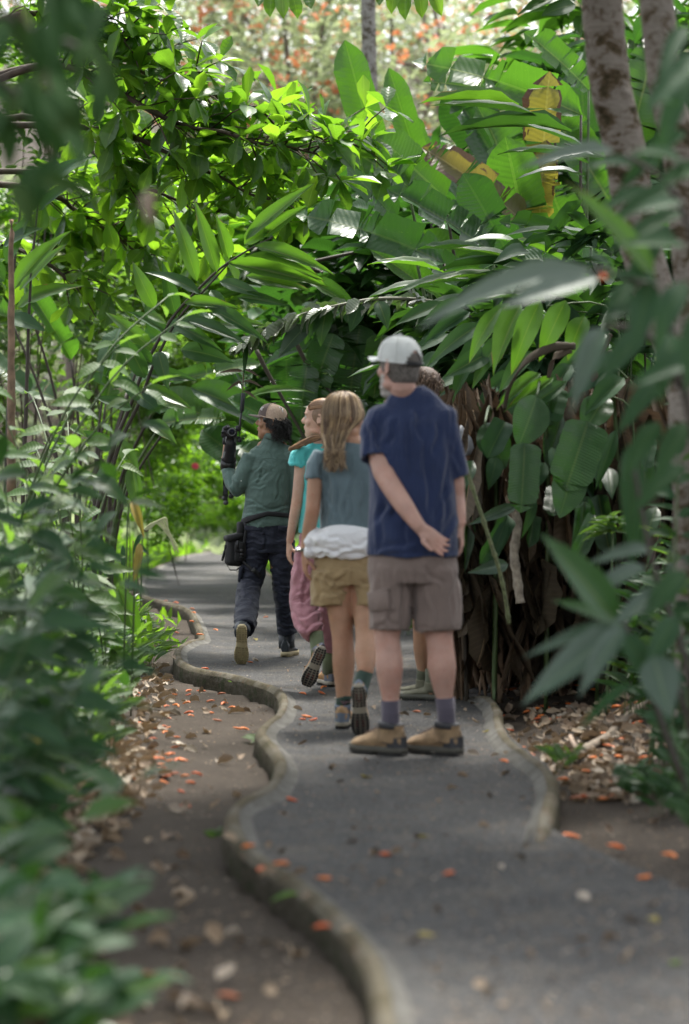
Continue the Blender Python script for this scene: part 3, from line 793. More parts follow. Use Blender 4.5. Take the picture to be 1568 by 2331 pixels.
def cap_geo(parent, L, ax, sc, mats, brim_tilt=.0, opening=True, puff=1.0, name='cap', low=.0):
    x, y, z = ax
    def dome(az, el, k=1.0):
        # az 0 = front; el 0 = rim, 1 = top
        r = math.cos(el*PI/2)**.72; hgt = math.sin(el*PI/2)
        rx, ry = .082*k*puff, .106*k*puff
        zc = .028+low-.016*math.cos(az)*-1*0
        rim = .030+low+.012*math.cos(az)
        return L(rx*r*math.sin(az), -.006+ry*r*math.cos(az), rim+(.132*k*puff*(.97+.03*math.cos(az))-rim)*hgt)
    def inside(az, el): return opening and abs(abs(az)-PI) < .52 and el < .33*(1-(abs(abs(az)-PI)/.52)**2)**.5+.001
    root_cap = None
    def panel(nm, a0, a1, mat, par):
        B = MB(); n = 22; m = 12
        for side_k, k in ((0, 1.0), (1, .965)):
            b = len(B.v)
            for i in range(n+1):
                for j in range(m+1): B.v.append(tuple(dome(lerp(a0, a1, i/n), j/m, k)))
            for i in range(n):
                for j in range(m):
                    az = lerp(a0, a1, (i+.5)/n); az = (az+PI) % (2*PI)-PI
                    if inside(az, (j+.5)/m): continue
                    q_ = (b+i*(m+1)+j, b+(i+1)*(m+1)+j, b+(i+1)*(m+1)+j+1, b+i*(m+1)+j+1)
                    B.f.append(q_ if side_k else q_[::-1])
        return B.build(nm, mat, par)
    cap = thing_part(parent, name)
    crown = panel(name, -1.25, 1.25, mats['front'], parent)
    bpy.data.objects.remove(cap)
    panel('back_panel', 1.25, 2*PI-1.25, mats['back'], crown)
    B = MB()
    for k in range(6):
        az = 1.25*(-1 if k < 1 else 1) if k < 2 else (PI/2+.55, -PI/2-.55, PI-.001 if not opening else .001, .001)[k-2]
        lo = .0 if abs(az) < 2.6 else .36
        B.tube([dome(az, lerp(lo, 1, t/10), 1.006) for t in range(11)], .0028*sc, 6)
    B.build('seam', mats['seam'], crown)
    # sweat band rim
    B = MB(); pts = [dome(a, 0, 1.004) for a in [lerp(-PI+.52, PI-.52, t/30) for t in range(31)]]
    B.tube(pts, .004*sc, 6); B.build('rim', mats.get('rim', mats['seam']), crown)
    if opening:
        B = MB(); pts = [dome(a, .0, 1.0) for a in [PI-.6+1.2*t/10 for t in range(11)]]
        B.tube(pts, [(.009*sc, .0018*sc)]*11, 6, side=z); B.build('strap', mats['strap'], crown)
    B = MB()
    def br(u, v_, o):
        a = lerp(-1.05, 1.05, u); r0 = dome(a, 0.0, 1.0)
        ext = .072*sc*(math.cos(a*1.25)**.55 if abs(a*1.25) < PI/2 else 0)*v_
        p = r0+y*ext*1.0-z*(abs(a)**2*.010*v_*sc+brim_tilt*ext)+z*o*sc
        return p
    B.grid(lambda u, v_: br(u, v_, .003), 17, 7)
    b = len(B.v); B.grid(lambda u, v_: br(u, v_, -.002), 17, 7)
    for i in range(16): B.f.append((6+i*7, 6+(i+1)*7, b+6+(i+1)*7, b+6+i*7))
    B.build('brim', mats['brim'], crown)
    B = MB(); B.ball(dome(0, 1, 1.005), (.007*sc,)*3); B.build('button', mats['brim'], crown)
    return crown, dome
def thing_part(parent, name):
    return bpy.data.objects.new('tmp_'+name, None)
SK_M = skin('skin_man', (.60, .37, .30)); SK_G = skin('skin_guide', (.42, .235, .145)); SK_T = skin('skin_tan', (.50, .29, .19)); SK_P = skin('skin_pale', (.62, .40, .30))
RIGHT = Vector((1, 0, 0)); AWAY = Vector((0, 1, 0)); NEAR = Vector((0, -1, 0))
X3 = (Vector((1, 0, 0)), Vector((0, 1, 0)), Vector((0, 0, 1)))

# ================= man in the navy T-shirt
def man():
    D = 10.62; J = lambda x, y, dy=0: at(x, y, D+dy); s = D/F
    foot = at(965, 1716, D); t = thing('person', 'tall man in navy T-shirt, brown shorts and pale cap holding one hand behind his back', 'person', (foot.x, D, 0), 'walkers on the garden path')
    B = MB()
    H = J(908, 836); face = Vector((-.64, .77, .03)); up = Vector((-.03, 0, 1))
    L, ax = head_geo(B, H, face, up, 1.03, neck=([J(924, 900, .02), J(935, 945, .02)], [(.066, .064), (.085, .06)]))
    # trunk under the clothes
    B.tube([J(936, 925, .02), J(938, 980, .02), J(938, 1080, .02), J(938, 1160, .02), J(942, 1230, .02), J(942, 1265, .02)], [(.13, .07), (.178, .095), (.170, .11), (.160, .12), (.165, .12), (.14, .09)], 20, side=RIGHT, rnd=1)
    # legs
    B.tube([J(896, 1300, .02), J(888, 1380, .01), J(881, 1442, 0), J(884, 1480, -.005), J(886, 1520, -.012), J(888, 1570, 0), J(889, 1600, 0), J(889, 1672, 0)],
           [.09, .076, .058, .057, .060, .045, .036, .036], 18)
    B.tube([J(988, 1300, .02), J(994, 1380, .02), J(999, 1442, .01), J(1003, 1480, 0), J(1006, 1520, -.008), J(1010, 1570, .005), J(1013, 1598, .005), J(1017, 1676, .005)],
           [.09, .078, .062, .060, .062, .045, .036, .036], 18)
    # left arm folded behind the back
    B.tube([J(858, 962, 0), J(858, 1010, -.02), J(868, 1060, -.07), J(881, 1090, -.10), J(914, 1142, -.15), J(942, 1182, -.18), J(957, 1201, -.19)],
           [.046, .046, .046, .046, .043, .034, .029], 16)
    d = (J(1004, 1242, -.17)-J(957, 1201, -.19))
    hand_geo(B, J(957, 1201, -.19), d, Vector((.15, -1, .25)), .98, curl=.62, thumb=1, rw=.030)
    # right arm hanging at the far side
    B.tube([J(1008, 985, .01), J(1022, 1030, .02), J(1033, 1095, .05), J(1036, 1130, .06), J(1041, 1165, .04), J(1046, 1197, .02)], [.050, .048, .046, .043, .038, .028], 16)
    hand_geo(B, J(1046, 1199, .02), Vector((.12, .02, -1)), Vector((-1, .1, 0)), .9, curl=.75, thumb=-1, rw=.026)
    body = link('body', remesh(B, .0055, 2, t.location), SK_M, t)
    # grey hair and beard
    q = newmat('grey_hair'); c = ramp(q, noisen(q, objco(q, (60, 60, 14)), 3, 4), [(.35, (.055, .045, .04)), (.65, (.22, .20, .18))])
    q.link(bsdf(q, c, .8, bump(q, noisen(q, objco(q, (60, 60, 12)), 5, 3), .004)).outputs[0], q.out.inputs[0])
    B = MB(); b = 0; n = 26
    rows = [(-.066, .050, .064), (-.05, .060, .080), (-.03, .069, .090), (0, .0755, .097), (.03, .078, .101), (.06, .076, .098)]
    for z, rx, ry in rows:
        for k in range(n+1):
            a = lerp(.95, 2*PI-.95, k/n)       # from one temple round the back to the other
            B.v.append(tuple(L(rx*1.03*math.sin(a), -.006+ry*math.cos(a)-(.012 if z < -.04 else 0), z+.02*max(0, math.cos(a*1)+.2))))
    for i in range(len(rows)-1):
        for k in range(n): B.f.append((i*(n+1)+k, i*(n+1)+k+1, (i+1)*(n+1)+k+1, (i+1)*(n+1)+k))
    B.build('hair', q.m, t)
    M_BEARD = simple('white_beard', (.46, .43, .40), .9, nscale=60, namt=.3, bmp=.004, bscale=200)
    B = MB()
    for z, y0, w in ((-.035, .035, .071), (-.06, .040, .066), (-.085, .05, .056), (-.11, .056, .040)): B.ball(L(0, y0, z), (w*.97, .052, .024), ax, 16)
    m2 = remesh(B, .006, 3, t.location); link('beard', m2, M_BEARD, t)
    M_CAPW = cloth('pale_cap_cloth', (.62, .64, .62), (10, 10, 16), .010, 300)
    cap_geo(t, L, ax, 1.04, dict(front=M_CAPW, back=M_CAPW, seam=M_CAPW, brim=M_CAPW, strap=simple('black_strap', (.02, .02, .022), .7)), brim_tilt=-.10, puff=1.04, low=-.004)
    # T-shirt
    navy = cloth('navy_cotton', (.024, .038, .098), (9, 9, 2.0), .05, 500, sheen=.3)
    B = MB()
    B.tube([J(930, 884, .02), J(934, 905, .02), J(937, 930, .02), J(938, 965, .015), J(937, 1020, .01), J(937, 1090, .01), J(938, 1160, .01), J(938, 1220, .005), J(938, 1268, .005), J(938, 1267, .005), J(938, 1240, .005)],
           [(.066, .066), (.115, .075), (.158, .088), (.186, .112), (.188, .130), (.185, .136), (.193, .142), (.200, .146), (.204, .148), (.194, .138), (.185, .13)], 28, side=RIGHT)
    B.tube([J(893, 928, .01), J(866, 950, 0), J(853, 975, 0), J(853, 1010, -.02), J(857, 1046, -.05), J(857, 1045, -.05), J(856, 1025, -.04)], [.052, .062, .065, .066, .074, .064, .058], 18)
    B.tube([J(980, 925, .01), J(1003, 950, 0), J(1012, 980, 0), J(1023, 1030, .02), J(1037, 1086, .04), J(1037, 1084, .04), J(1032, 1060, .03)], [.052, .060, .064, .064, .062, .055, .05], 18)
    B.ball(J(872, 950, .01), (.082, .078, .062)); B.ball(J(1000, 950, .015), (.082, .078, .062))
    ex = creases(D, [(948, 935, 953, 1010), (905, 955, 882, 1020), (893, 1045, 897, 1180), (1020, 1000, 1008, 1190), (962, 990, 976, 1160), (842, 1195, 905, 1120), (846, 1250, 945, 1228), (995, 1255, 1030, 1165), (925, 950, 938, 1080), (850, 955, 868, 1035), (836, 975, 842, 1045), (1000, 960, 985, 1040),
        (1030, 1000, 1048, 1075), (870, 1130, 862, 1240), (985, 1180, 1015, 1100), (915, 1245, 925, 1150), (841, 1263, 1038, 1254)], .0085, .013)
    garment('t_shirt', B, navy, t, .0085, 5, .005, (7, 7, 2.6), 1, ex)
    # shorts
    brown = cloth('taupe_cotton', (.215, .165, .145), (11, 11, 5), .02, 420)
    B = MB()
    B.tube([J(939, 1225, .01), J(939, 1260, .01), J(940, 1295, .01), J(941, 1325, .01)], [(.170, .125), (.192, .135), (.200, .140), (.195, .130)], 24, side=RIGHT)
    B.tube([J(893, 1290, .01), J(890, 1340, .01), J(888, 1390, .005), J(886, 1434, 0), J(886, 1433, 0), J(886, 1405, 0)], [(.098, .125), (.094, .115), (.090, .105), (.088, .100), (.078, .09), (.07, .08)], 22, side=RIGHT)
    B.tube([J(990, 1290, .01), J(993, 1340, .015), J(995, 1390, .015), J(996, 1436, .01), J(996, 1435, .01), J(995, 1405, .01)], [(.103, .125), (.108, .118), (.108, .110), (.106, .104), (.096, .094), (.08, .08)], 22, side=RIGHT)
    ex = creases(D, [(925, 1300, 944, 1425), (862, 1300, 858, 1425), (902, 1385, 860, 1428), (975, 1320, 1000, 1430), (1032, 1300, 1026, 1430), (870, 1400, 915, 1428), (912, 1290, 918, 1425), (960, 1290, 1010, 1330), (1045, 1290, 1038, 1420), (941, 1290, 941, 1400), (845, 1426, 930, 1430), (940, 1430, 1052, 1431)], .007, .011)
    sh = garment('shorts', B, brown, t, .008, 4, .005, (9, 9, 3), 3, ex)
    # cargo pocket on the left leg
    B = MB(); rot = Matrix.Rotation(math.radians(-38), 3, 'Z')
    B.box(J(862, 1345, -.075), (.125, .018, .012), rot @ Matrix.Rotation(-.2, 3, 'Y'), .004); B.box(J(862, 1368, -.080), (.115, .016, .085), rot @ Matrix.Rotation(-.1, 3, 'Y'), .005)
    B.build('pocket', brown, sh)
    so = cloth('grey_sock', (.10, .088, .115), (3, 3, 60), .003, 300)
    sock(t, [J(888, 1592, 0), J(888, 1594, 0), J(889, 1630, 0), J(889, 1668, 0), J(889, 1690, 0)], [.034, .042, .0395, .040, .044], so)
    sock(t, [J(1013, 1586, .005), J(1013, 1588, .005), J(1016, 1630, .005), J(1017, 1672, .005), J(1017, 1690, 0)], [.034, .043, .0395, .040, .044], so)
    mats = dict(upper=simple('tan_leather', (.27, .18, .10), .8, nscale=16, namt=.4, bmp=.002, bscale=150), sole=simple('grey_rubber_sole', (.085, .08, .065), .7, nscale=20), accent=rubber('black_patch', (.035, .035, .04)), lace=simple('brown_lace', (.08, .045, .03), .8), lug=rubber('dark_lug', (.03, .028, .028)))
    for an in (J(889, 1690, 0), J(1017, 1690, .005)):
        shoe(t, 'boot', ankle_matrix(an, (-.82, .57, 0), .285), .285, mats, high=.135, style='hiker', collar_r=.053)
    return t

# ================= second walker, mostly hidden behind the man
def boy():
    D = 13.25; J = lambda x, y, dy=0: at(x, y, D+dy)
    t = thing('person', 'person with short brown hair and pale grey T-shirt, mostly hidden behind the tall man', 'person', (J(985, 1590).x, D, 0), 'walkers on the garden path')
    B = MB(); H = J(962, 886); face = Vector((-.55, .83, .05))
    L, ax = head_geo(B, H, face, UP, .98, neck=([J(972, 935, .02), J(978, 965, .02)], [(.055, .055), (.08, .06)]))
    B.tube([J(980, 955, .02), J(982, 1010, .02), J(985, 1100, .02), J(985, 1180, .02), J(985, 1235, .02)], [(.12, .07), (.16, .09), (.145, .095), (.14, .1), (.14, .10)], 18, side=RIGHT, rnd=1)
    for x0, x1, x2, dy, zf in ((965, 962, 965, .2, 1560), (1003, 1010, 985, 0, 1580)):
        B.tube([J(x0, 1280, .02), J(lerp(x0, x1, .5), 1360, dy*.3), J(x1, 1430, dy*.6-.02), J(lerp(x1, x2, .5), 1480, dy*.8), J(x2, zf-30, dy), J(x2, zf, dy)], [.085, .07, .055, .055, .037, .036], 14)
    B.tube([J(1036, 985, .0), J(1054, 1030, 0), J(1063, 1088, 0), J(1055, 1125, -.03), J(1037, 1165, -.05), J(1030, 1185, -.04)], [.05, .045, .040, .036, .028, .026], 14)
    hand_geo(B, J(1030, 1185, -.04), Vector((-.6, .5, -.6)), Vector((0, 1, 0)), .9, .8, 1)
    B.tube([J(930, 985, .02), J(920, 1040, .05), J(925, 1110, .12), J(940, 1150, .2)], [.05, .045, .038, .028], 14)
    hand_geo(B, J(940, 1150, .2), Vector((.5, .6, -.3)), Vector((0, 0, 1)), .9, .7, 1)
    link('body', remesh(B, .0065, 2, t.location), SK_T, t)
    mh = simple('brown_hair', (.10, .062, .045), .6, nscale=40, namt=.5, bmp=.003, bscale=120)
    B = MB(); B.ball(L(0, -.014, .045), (.080, .100, .082), ax, 20)
    B.ball(L(0, -.04, -.01), (.072, .072, .065), ax, 16)
    hb = link('hair', remesh(B, .007, 2, t.location), mh, t)
    cur = []
    for _ in range(700):
        a = R.uniform(0, 2*PI); e = R.uniform(-.5, 1.5)
        n = Vector((math.cos(e)*math.sin(a), math.cos(e)*math.cos(a), math.sin(e)))
        p = L(n.x*.080, -.014+n.y*.100, .04+n.z*.085); w = (ax[0]*n.x+ax[1]*n.y+ax[2]*n.z)
        if n.y > .55 and n.z < .3: continue
        tg = ax[0]*R.uniform(-.6, .6)+ax[2]*(-.7)+ax[1]*R.uniform(-.2, .6)
        cur.append(([p-w*.004, p+w*.010+tg*.012, p+w*.012+tg*.032, p+w*.006+tg*.050], 1))
    strand_hair('hair_lock', hb, cur, .0032, simple('brown_hair_lock', (.16, .105, .07), .5, nscale=30, namt=.4))
    gr = cloth('pale_grey_cotton', (.52, .54, .60), (9, 9, 4), .02)
    B = MB()
    B.tube([J(974, 948, .02), J(978, 965, .02), J(980, 990, .02), J(984, 1060, .02), J(985, 1150, .02), J(986, 1205, .02)], [(.07, .065), (.12, .08), (.155, .10), (.158, .115), (.155, .12), (.155, .125)], 22, side=RIGHT)
    B.tube([J(1010, 972, .01), J(1034, 985, 0), J(1050, 1010, 0), J(1060, 1038, 0)], [.055, .064, .062, .056], 14)
    B.tube([J(950, 972, .01), J(932, 985, .02), J(922, 1010, .03), J(918, 1036, .05)], [.055, .062, .06, .056], 14)
    garment('t_shirt', B, gr, t, .010, 5, .005, (9, 9, 4), 5)
    B = MB(); B.tube([J(985, 1185, .02), J(985, 1220, .02), J(985, 1290, .02)], [(.145, .115), (.16, .12), (.16, .12)], 20, side=RIGHT)
    B.tube([J(965, 1270, .03), J(963, 1340, .08), J(962, 1395, .11)], [.10, .095, .09], 16); B.tube([J(1003, 1270, .02), J(1007, 1340, .0), J(1008, 1395, -.01)], [.10, .095, .09], 16)
    garment('shorts', B, cloth('dark_shorts_cloth', (.045, .05, .07), (9, 9, 6), .02), t, .010, 4, .006, (9, 9, 4), 6)
    so = cloth('olive_sock', (.12, .13, .09), (3, 3, 60), .003, 300)
    sock(t, [J(985, 1520, 0), J(985, 1522, 0), J(985, 1575, 0)], [.036, .042, .042], so); sock(t, [J(965, 1500, .2), J(965, 1502, .2), J(965, 1556, .2)], [.036, .042, .042], so)
    mats = dict(upper=simple('olive_suede', (.15, .145, .10), .8, nscale=20), sole=simple('olive_sole', (.12, .12, .10), .75), accent=simple('brown_patch', (.19, .13, .085), .7), lace=simple('olive_lace', (.1, .1, .07), .8), lug=rubber('dark_lug_b', (.04, .04, .035)))
    shoe(t, 'shoe', ankle_matrix(J(985, 1575, 0), (-.93, .36, 0), .28), .28, mats, high=.10, style='low', collar_r=.048)
    shoe(t, 'shoe', ankle_matrix(J(965, 1556, .2), (-.7, .7, 0), .28), .28, mats, high=.10, style='low', collar_r=.048)
    return t

def long_hair(t, L, ax, name, mats, strands, shell, wl):
    B = MB()
    for c, r in shell: B.ball(L(*c), r, ax, 20)
    h = link(name, remesh(B, .007, 3, t.location), mats[0], t)
    for k, (mt, pick) in enumerate(zip(mats[1:], wl)):
        strand_hair('hair_lock', h, [s_ for i, s_ in enumerate(strands) if i % len(wl) == k], .0030, mt)
    return h

# ================= girl in the grey T-shirt
def grey_girl():
    D = 11.80; J = lambda x, y, dy=0: at(x, y, D+dy)
    t = thing('person', 'girl with long fair hair, slate grey T-shirt and white jacket tied over khaki shorts', 'person', (J(795, 1650).x, D, 0), 'walkers on the garden path')
    B = MB(); H = J(784, 951); face = Vector((.80, .60, -.02))
    L, ax = head_geo(B, H, face, UP, .95, neck=([J(793, 1000, .02), J(796, 1025, .02)], [(.05, .05), (.075, .05)]))
    B.tube([J(797, 1018, .02), J(798, 1060, .02), J(798, 1120, .02), J(798, 1170, .02), J(799, 1215, .02), J(800, 1255, .02)], [(.10, .06), (.138, .075), (.12, .085), (.115, .085), (.14, .10), (.13, .09)], 20, side=RIGHT, rnd=1)
    B.tube([J(768, 1290, .02), J(774, 1370, .01), J(779, 1440, 0), J(781, 1475, -.01), J(782, 1510, -.012), J(782, 1560, 0), J(782, 1600, 0), J(780, 1640, 0)], [.088, .070, .054, .053, .055, .042, .034, .034], 18)
    toe = gnd(815, 1667, .012); yv = Vector((.05, .30, -1)).normalized(); zv = Vector((.02, 1, .30)); MR = shoe_matrix(toe-yv*.235+Vector((.012, .02, .0)), yv, zv)
    AK = MR @ Vector((0, .070, .115)); AM = MR @ Vector((0, .070, .05)); ay = AK.y-D
    B.tube([J(828, 1290, .02), J(830, 1360, .0), J(832, 1420, ay*.3), J(833, 1455, ay*.5), J(832, 1490, ay*.75), J(831, 1525, ay*.95), AK, AM], [.088, .070, .054, .052, .053, .041, .034, .034], 18)
    # arms
    B.tube([J(723, 1052, 0), J(717, 1095, -.02), J(713, 1140, -.04), J(711, 1165, -.05), J(703, 1205, -.03), J(697, 1235, -.01), J(693, 1258, .0)], [.043, .0385, .036, .036, .033, .025, .022], 16)
    hand_geo(B, J(693, 1262, 0), Vector((.04, .10, -1)), Vector((1, .25, 0)), .88, curl=.75, thumb=1, rw=.021)
    B.tube([J(872, 1052, .0), J(880, 1110, 0), J(884, 1160, -.02), J(875, 1210, .03), J(862, 1245, .1)], [.043, .0385, .036, .03, .022], 14)
    hand_geo(B, J(861, 1248, .1), Vector((-.2, .3, -.9)), Vector((-1, .2, 0)), .88, curl=.6, thumb=-1, rw=.021)
    link('body', remesh(B, .0055, 2, t.location), SK_T, t)
    # hair: parted, gathered over the left and falling down the back
    hm = [simple('fair_hair', (.19, .125, .075), .5, nscale=8, namt=.25, bmp=.004, bscale=14, bsc3=(14, 14, 1.2)), simple('hair_lock_gold', (.42, .30, .17), .42, nscale=12, namt=.3), simple('hair_lock_brown', (.15, .095, .058), .5, nscale=12, namt=.3), simple('hair_lock_ash', (.27, .19, .115), .45, nscale=12, namt=.3)]
    st = []
    for i in range(620):
        a = R.uniform(-2.35, 2.35)+PI; k0 = R.uniform(.95, 1.12)
        def sp(e, k=k0, a=a): return L(.082*k*math.cos(e)**.8*math.sin(a), -.010+.106*k*math.cos(e)**.8*math.cos(a), .012+.112*k*math.sin(e))
        e0 = R.choice([1.5, 1.4, 1.2, 1.0, .8]); xw = math.sin(a-PI)*-1+R.uniform(-.15, .15)
        top = [sp(e0), sp(e0*.66), sp(e0*.3)]
        w0 = Vector((sp(-.12))); w1 = L(.074*k0*math.sin(a), -.03+.088*k0*min(.1, math.cos(a)), -.075)
        hx = (w1.x-H.x)*F/D                        # sideways offset in picture units
        tx = 772+hx*.62
        short = hx > 26 or hx < -46
        if short and R.random() < .75:
            pts = top+[w0, w1, J(784+hx*.95, 1004+R.uniform(-12, 4), -.03+R.uniform(-.03, .02))]
        else:
            ln = 1056+R.uniform(-30, 20)
            pts = top+[w0, J(784+hx*.9-6, 990, -.07+R.uniform(-.02, .02)), J(tx+R.uniform(-3, 3), 1022, -.115+R.uniform(-.012, .012)), J(tx+R.uniform(-5, 5), lerp(1022, ln, .6), -.125), J(tx+R.uniform(-7, 12), ln, -.12+R.uniform(-.02, .01))]
        st.append(([Vector(p) for p in catmull([tuple(p) for p in pts], 3)], R.uniform(.9, 1.9)))
    long_hair(t, L, ax, 'hair', hm, st, [((0, -.018, .022), (.080, .096, .094)), ((0, -.040, -.035), (.076, .070, .085))], (1, 1, 1))
    # T-shirt
    sl = cloth('slate_jersey', (.135, .19, .215), (10, 10, 2), .03, 500, sheen=.2)
    B = MB()
    B.tube([J(797, 1005, .02), J(797, 1018, .02), J(797, 1035, .02), J(797, 1070, .02), J(798, 1120, .02), J(798, 1170, .02), J(798, 1215, .02)], [(.070, .055), (.118, .066), (.150, .082), (.160, .100), (.152, .110), (.150, .118), (.155, .125)], 26, side=RIGHT)
    B.tube([J(752, 1028, .01), J(732, 1038, 0), J(722, 1058, 0), J(717, 1094, -.015), J(717, 1093, -.015), J(718, 1080, -.01)], [.045, .052, .054, .053, .044, .04], 16)
    B.tube([J(842, 1028, .01), J(862, 1038, 0), J(873, 1058, 0), J(879, 1094, 0), J(879, 1093, 0), J(878, 1080, 0)], [.045, .052, .054, .053, .044, .04], 16)
    garment('t_shirt', B, sl, t, .008, 4, .005, (9, 9, 2.5), 8, creases(D, [(745, 1090, 742, 1190), (765, 1080, 772, 1190), (800, 1085, 800, 1185), (727, 1055, 750, 1115), (830, 1080, 818, 1190), (755, 1130, 760, 1190), (785, 1120, 790, 1190), (712, 1090, 728, 1094)], .007, .011))
    # shorts
    kh = cloth('khaki_canvas', (.36, .26, .14), (10, 10, 12), .02, 420)
    B = MB()
    B.tube([J(799, 1235, .02), J(799, 1275, .02), J(799, 1310, .02), J(799, 1330, .02)], [(.155, .115), (.178, .125), (.185, .13), (.18, .12)], 24, side=RIGHT)
    B.tube([J(755, 1300, .02), J(752, 1340, .02), J(751, 1380, .015), J(751, 1379, .015), J(752, 1350, .02)], [(.098, .12), (.097, .112), (.096, .105), (.086, .095), (.08, .08)], 22, side=RIGHT)
    B.tube([J(842, 1300, .02), J(842, 1340, .01), J(841, 1384, -.005), J(841, 1383, -.005), J(842, 1350, .0)], [(.094, .12), (.090, .112), (.086, .105), (.078, .095), (.07, .08)], 22, side=RIGHT)
    garment('shorts', B, kh, t, .0075, 3, .005, (11, 11, 9), 9, creases(D, [(715, 1305, 795, 1330), (722, 1350, 800, 1340), (800, 1290, 808, 1383), (740, 1320, 790, 1375), (715, 1372, 802, 1378), (815, 1376, 880, 1380), (730, 1300, 724, 1370), (790, 1300, 750, 1345), (820, 1320, 860, 1335)], .007, .010))
    # white jacket tied round the waist
    wh = cloth('white_nylon', (.86, .86, .88), (8, 8, 9), .03, 300, rough=.55, var=.03, sheen=0)
    B = MB(); pts = []; rad = []
    for k in range(25):
        a = 2*PI*k/24; pts.append(J(798, 1237+6*math.sin(a*1)+4*math.cos(a*2), .02)+Vector((.178*math.cos(a), .135*math.sin(a), 0))); rad.append((.032+.005*math.sin(a*5), .072+.008*math.sin(a*3+1)))
    B.tube(pts[:-1], rad[:-1], 16, side=None, rnd=0); B.tube([pts[-3], pts[-2], pts[0], pts[1]], [rad[-3], rad[-2], rad[0], rad[1]], 16)
    b = len(B.v)
    B.ball(J(716, 1226, -.02), (.05, .07, .06)); B.ball(J(709, 1256, -.02), (.04, .05, .034)); B.ball(J(770, 1228, -.09), (.13, .045, .055)); B.ball(J(830, 1230, -.09), (.12, .04, .055)); B.ball(J(790, 1258, -.10), (.13, .035, .03))
    B.ball(J(798, 1240, .19), (.06, .04, .05))
    garment('tied_jacket', B, wh, t, .0065, 3, .004, (4, 4, 11), 11, creases(D, [(705, 1245, 833, 1262), (722, 1264, 800, 1243), (742, 1272, 795, 1264), (702, 1222, 716, 1266), (735, 1215, 790, 1228), (800, 1240, 850, 1225), (730, 1250, 745, 1275)], .009, .011))
    # bracelet
    B = MB(); c = J(694, 1250, 0); pts = [c+Vector((.031*math.cos(a), .028*math.sin(a), .004*math.cos(a))) for a in [2*PI*k/16 for k in range(17)]]
    B.tube(pts, [(.008, .003)]*17, 8, side=UP, cap=False); wb_ = B.build('watch_band', simple('grey_band', (.16, .16, .13), .5), t)
    B = MB(); B.tube([c+Vector((-.030, -.012, 0)), c+Vector((-.040, -.018, 0))], .014, 14, rnd=0); B.build('watch_case', simple('steel', (.7, .7, .72), .15, metal=1), wb_)
    so = cloth('forest_sock', (.045, .075, .06), (3, 3, 60), .003, 300)
    sock(t, [J(783, 1580, 0), J(783, 1582, 0), J(782, 1592, 0), J(781, 1592.5, 0), J(780, 1632, 0)], [.028, .036, .0365, .0365, .038], so)
    B = MB(); B.tube([J(782, 1594, 0), J(781, 1618, 0)], [.0385, .0395], 16); B.build('sock_band', cloth('maroon_sock', (.10, .025, .04), (3, 3, 60), .003), t)
    kt = J(831, 1528, ay*.96); sock(t, [kt+UP*.003, kt, AK, AM], [.030, .040, .040, .040], so)
    mats = dict(upper=simple('caramel_leather', (.36, .22, .11), .65, nscale=22, bmp=.001, bscale=120), sole=simple('taupe_sole', (.30, .27, .21), .7, nscale=20), accent=simple('blue_grey_patch', (.13, .16, .21), .7), lace=simple('tan_lace', (.3, .2, .12), .8), lug=rubber('black_lug', (.022, .022, .024)), mark=simple('rust_inlay', (.13, .035, .025), .6))
    shoe(t, 'boot', ankle_matrix(J(780, 1632, 0), (.12, 1, 0), .26), .26, mats, high=.115, style='hiker', collar_r=.043)
    # pushed off: toe on the ground, sole towards the viewer
    shoe(t, 'boot', MR, .26, mats, high=.115, style='hiker', collar_r=.043)
    return t

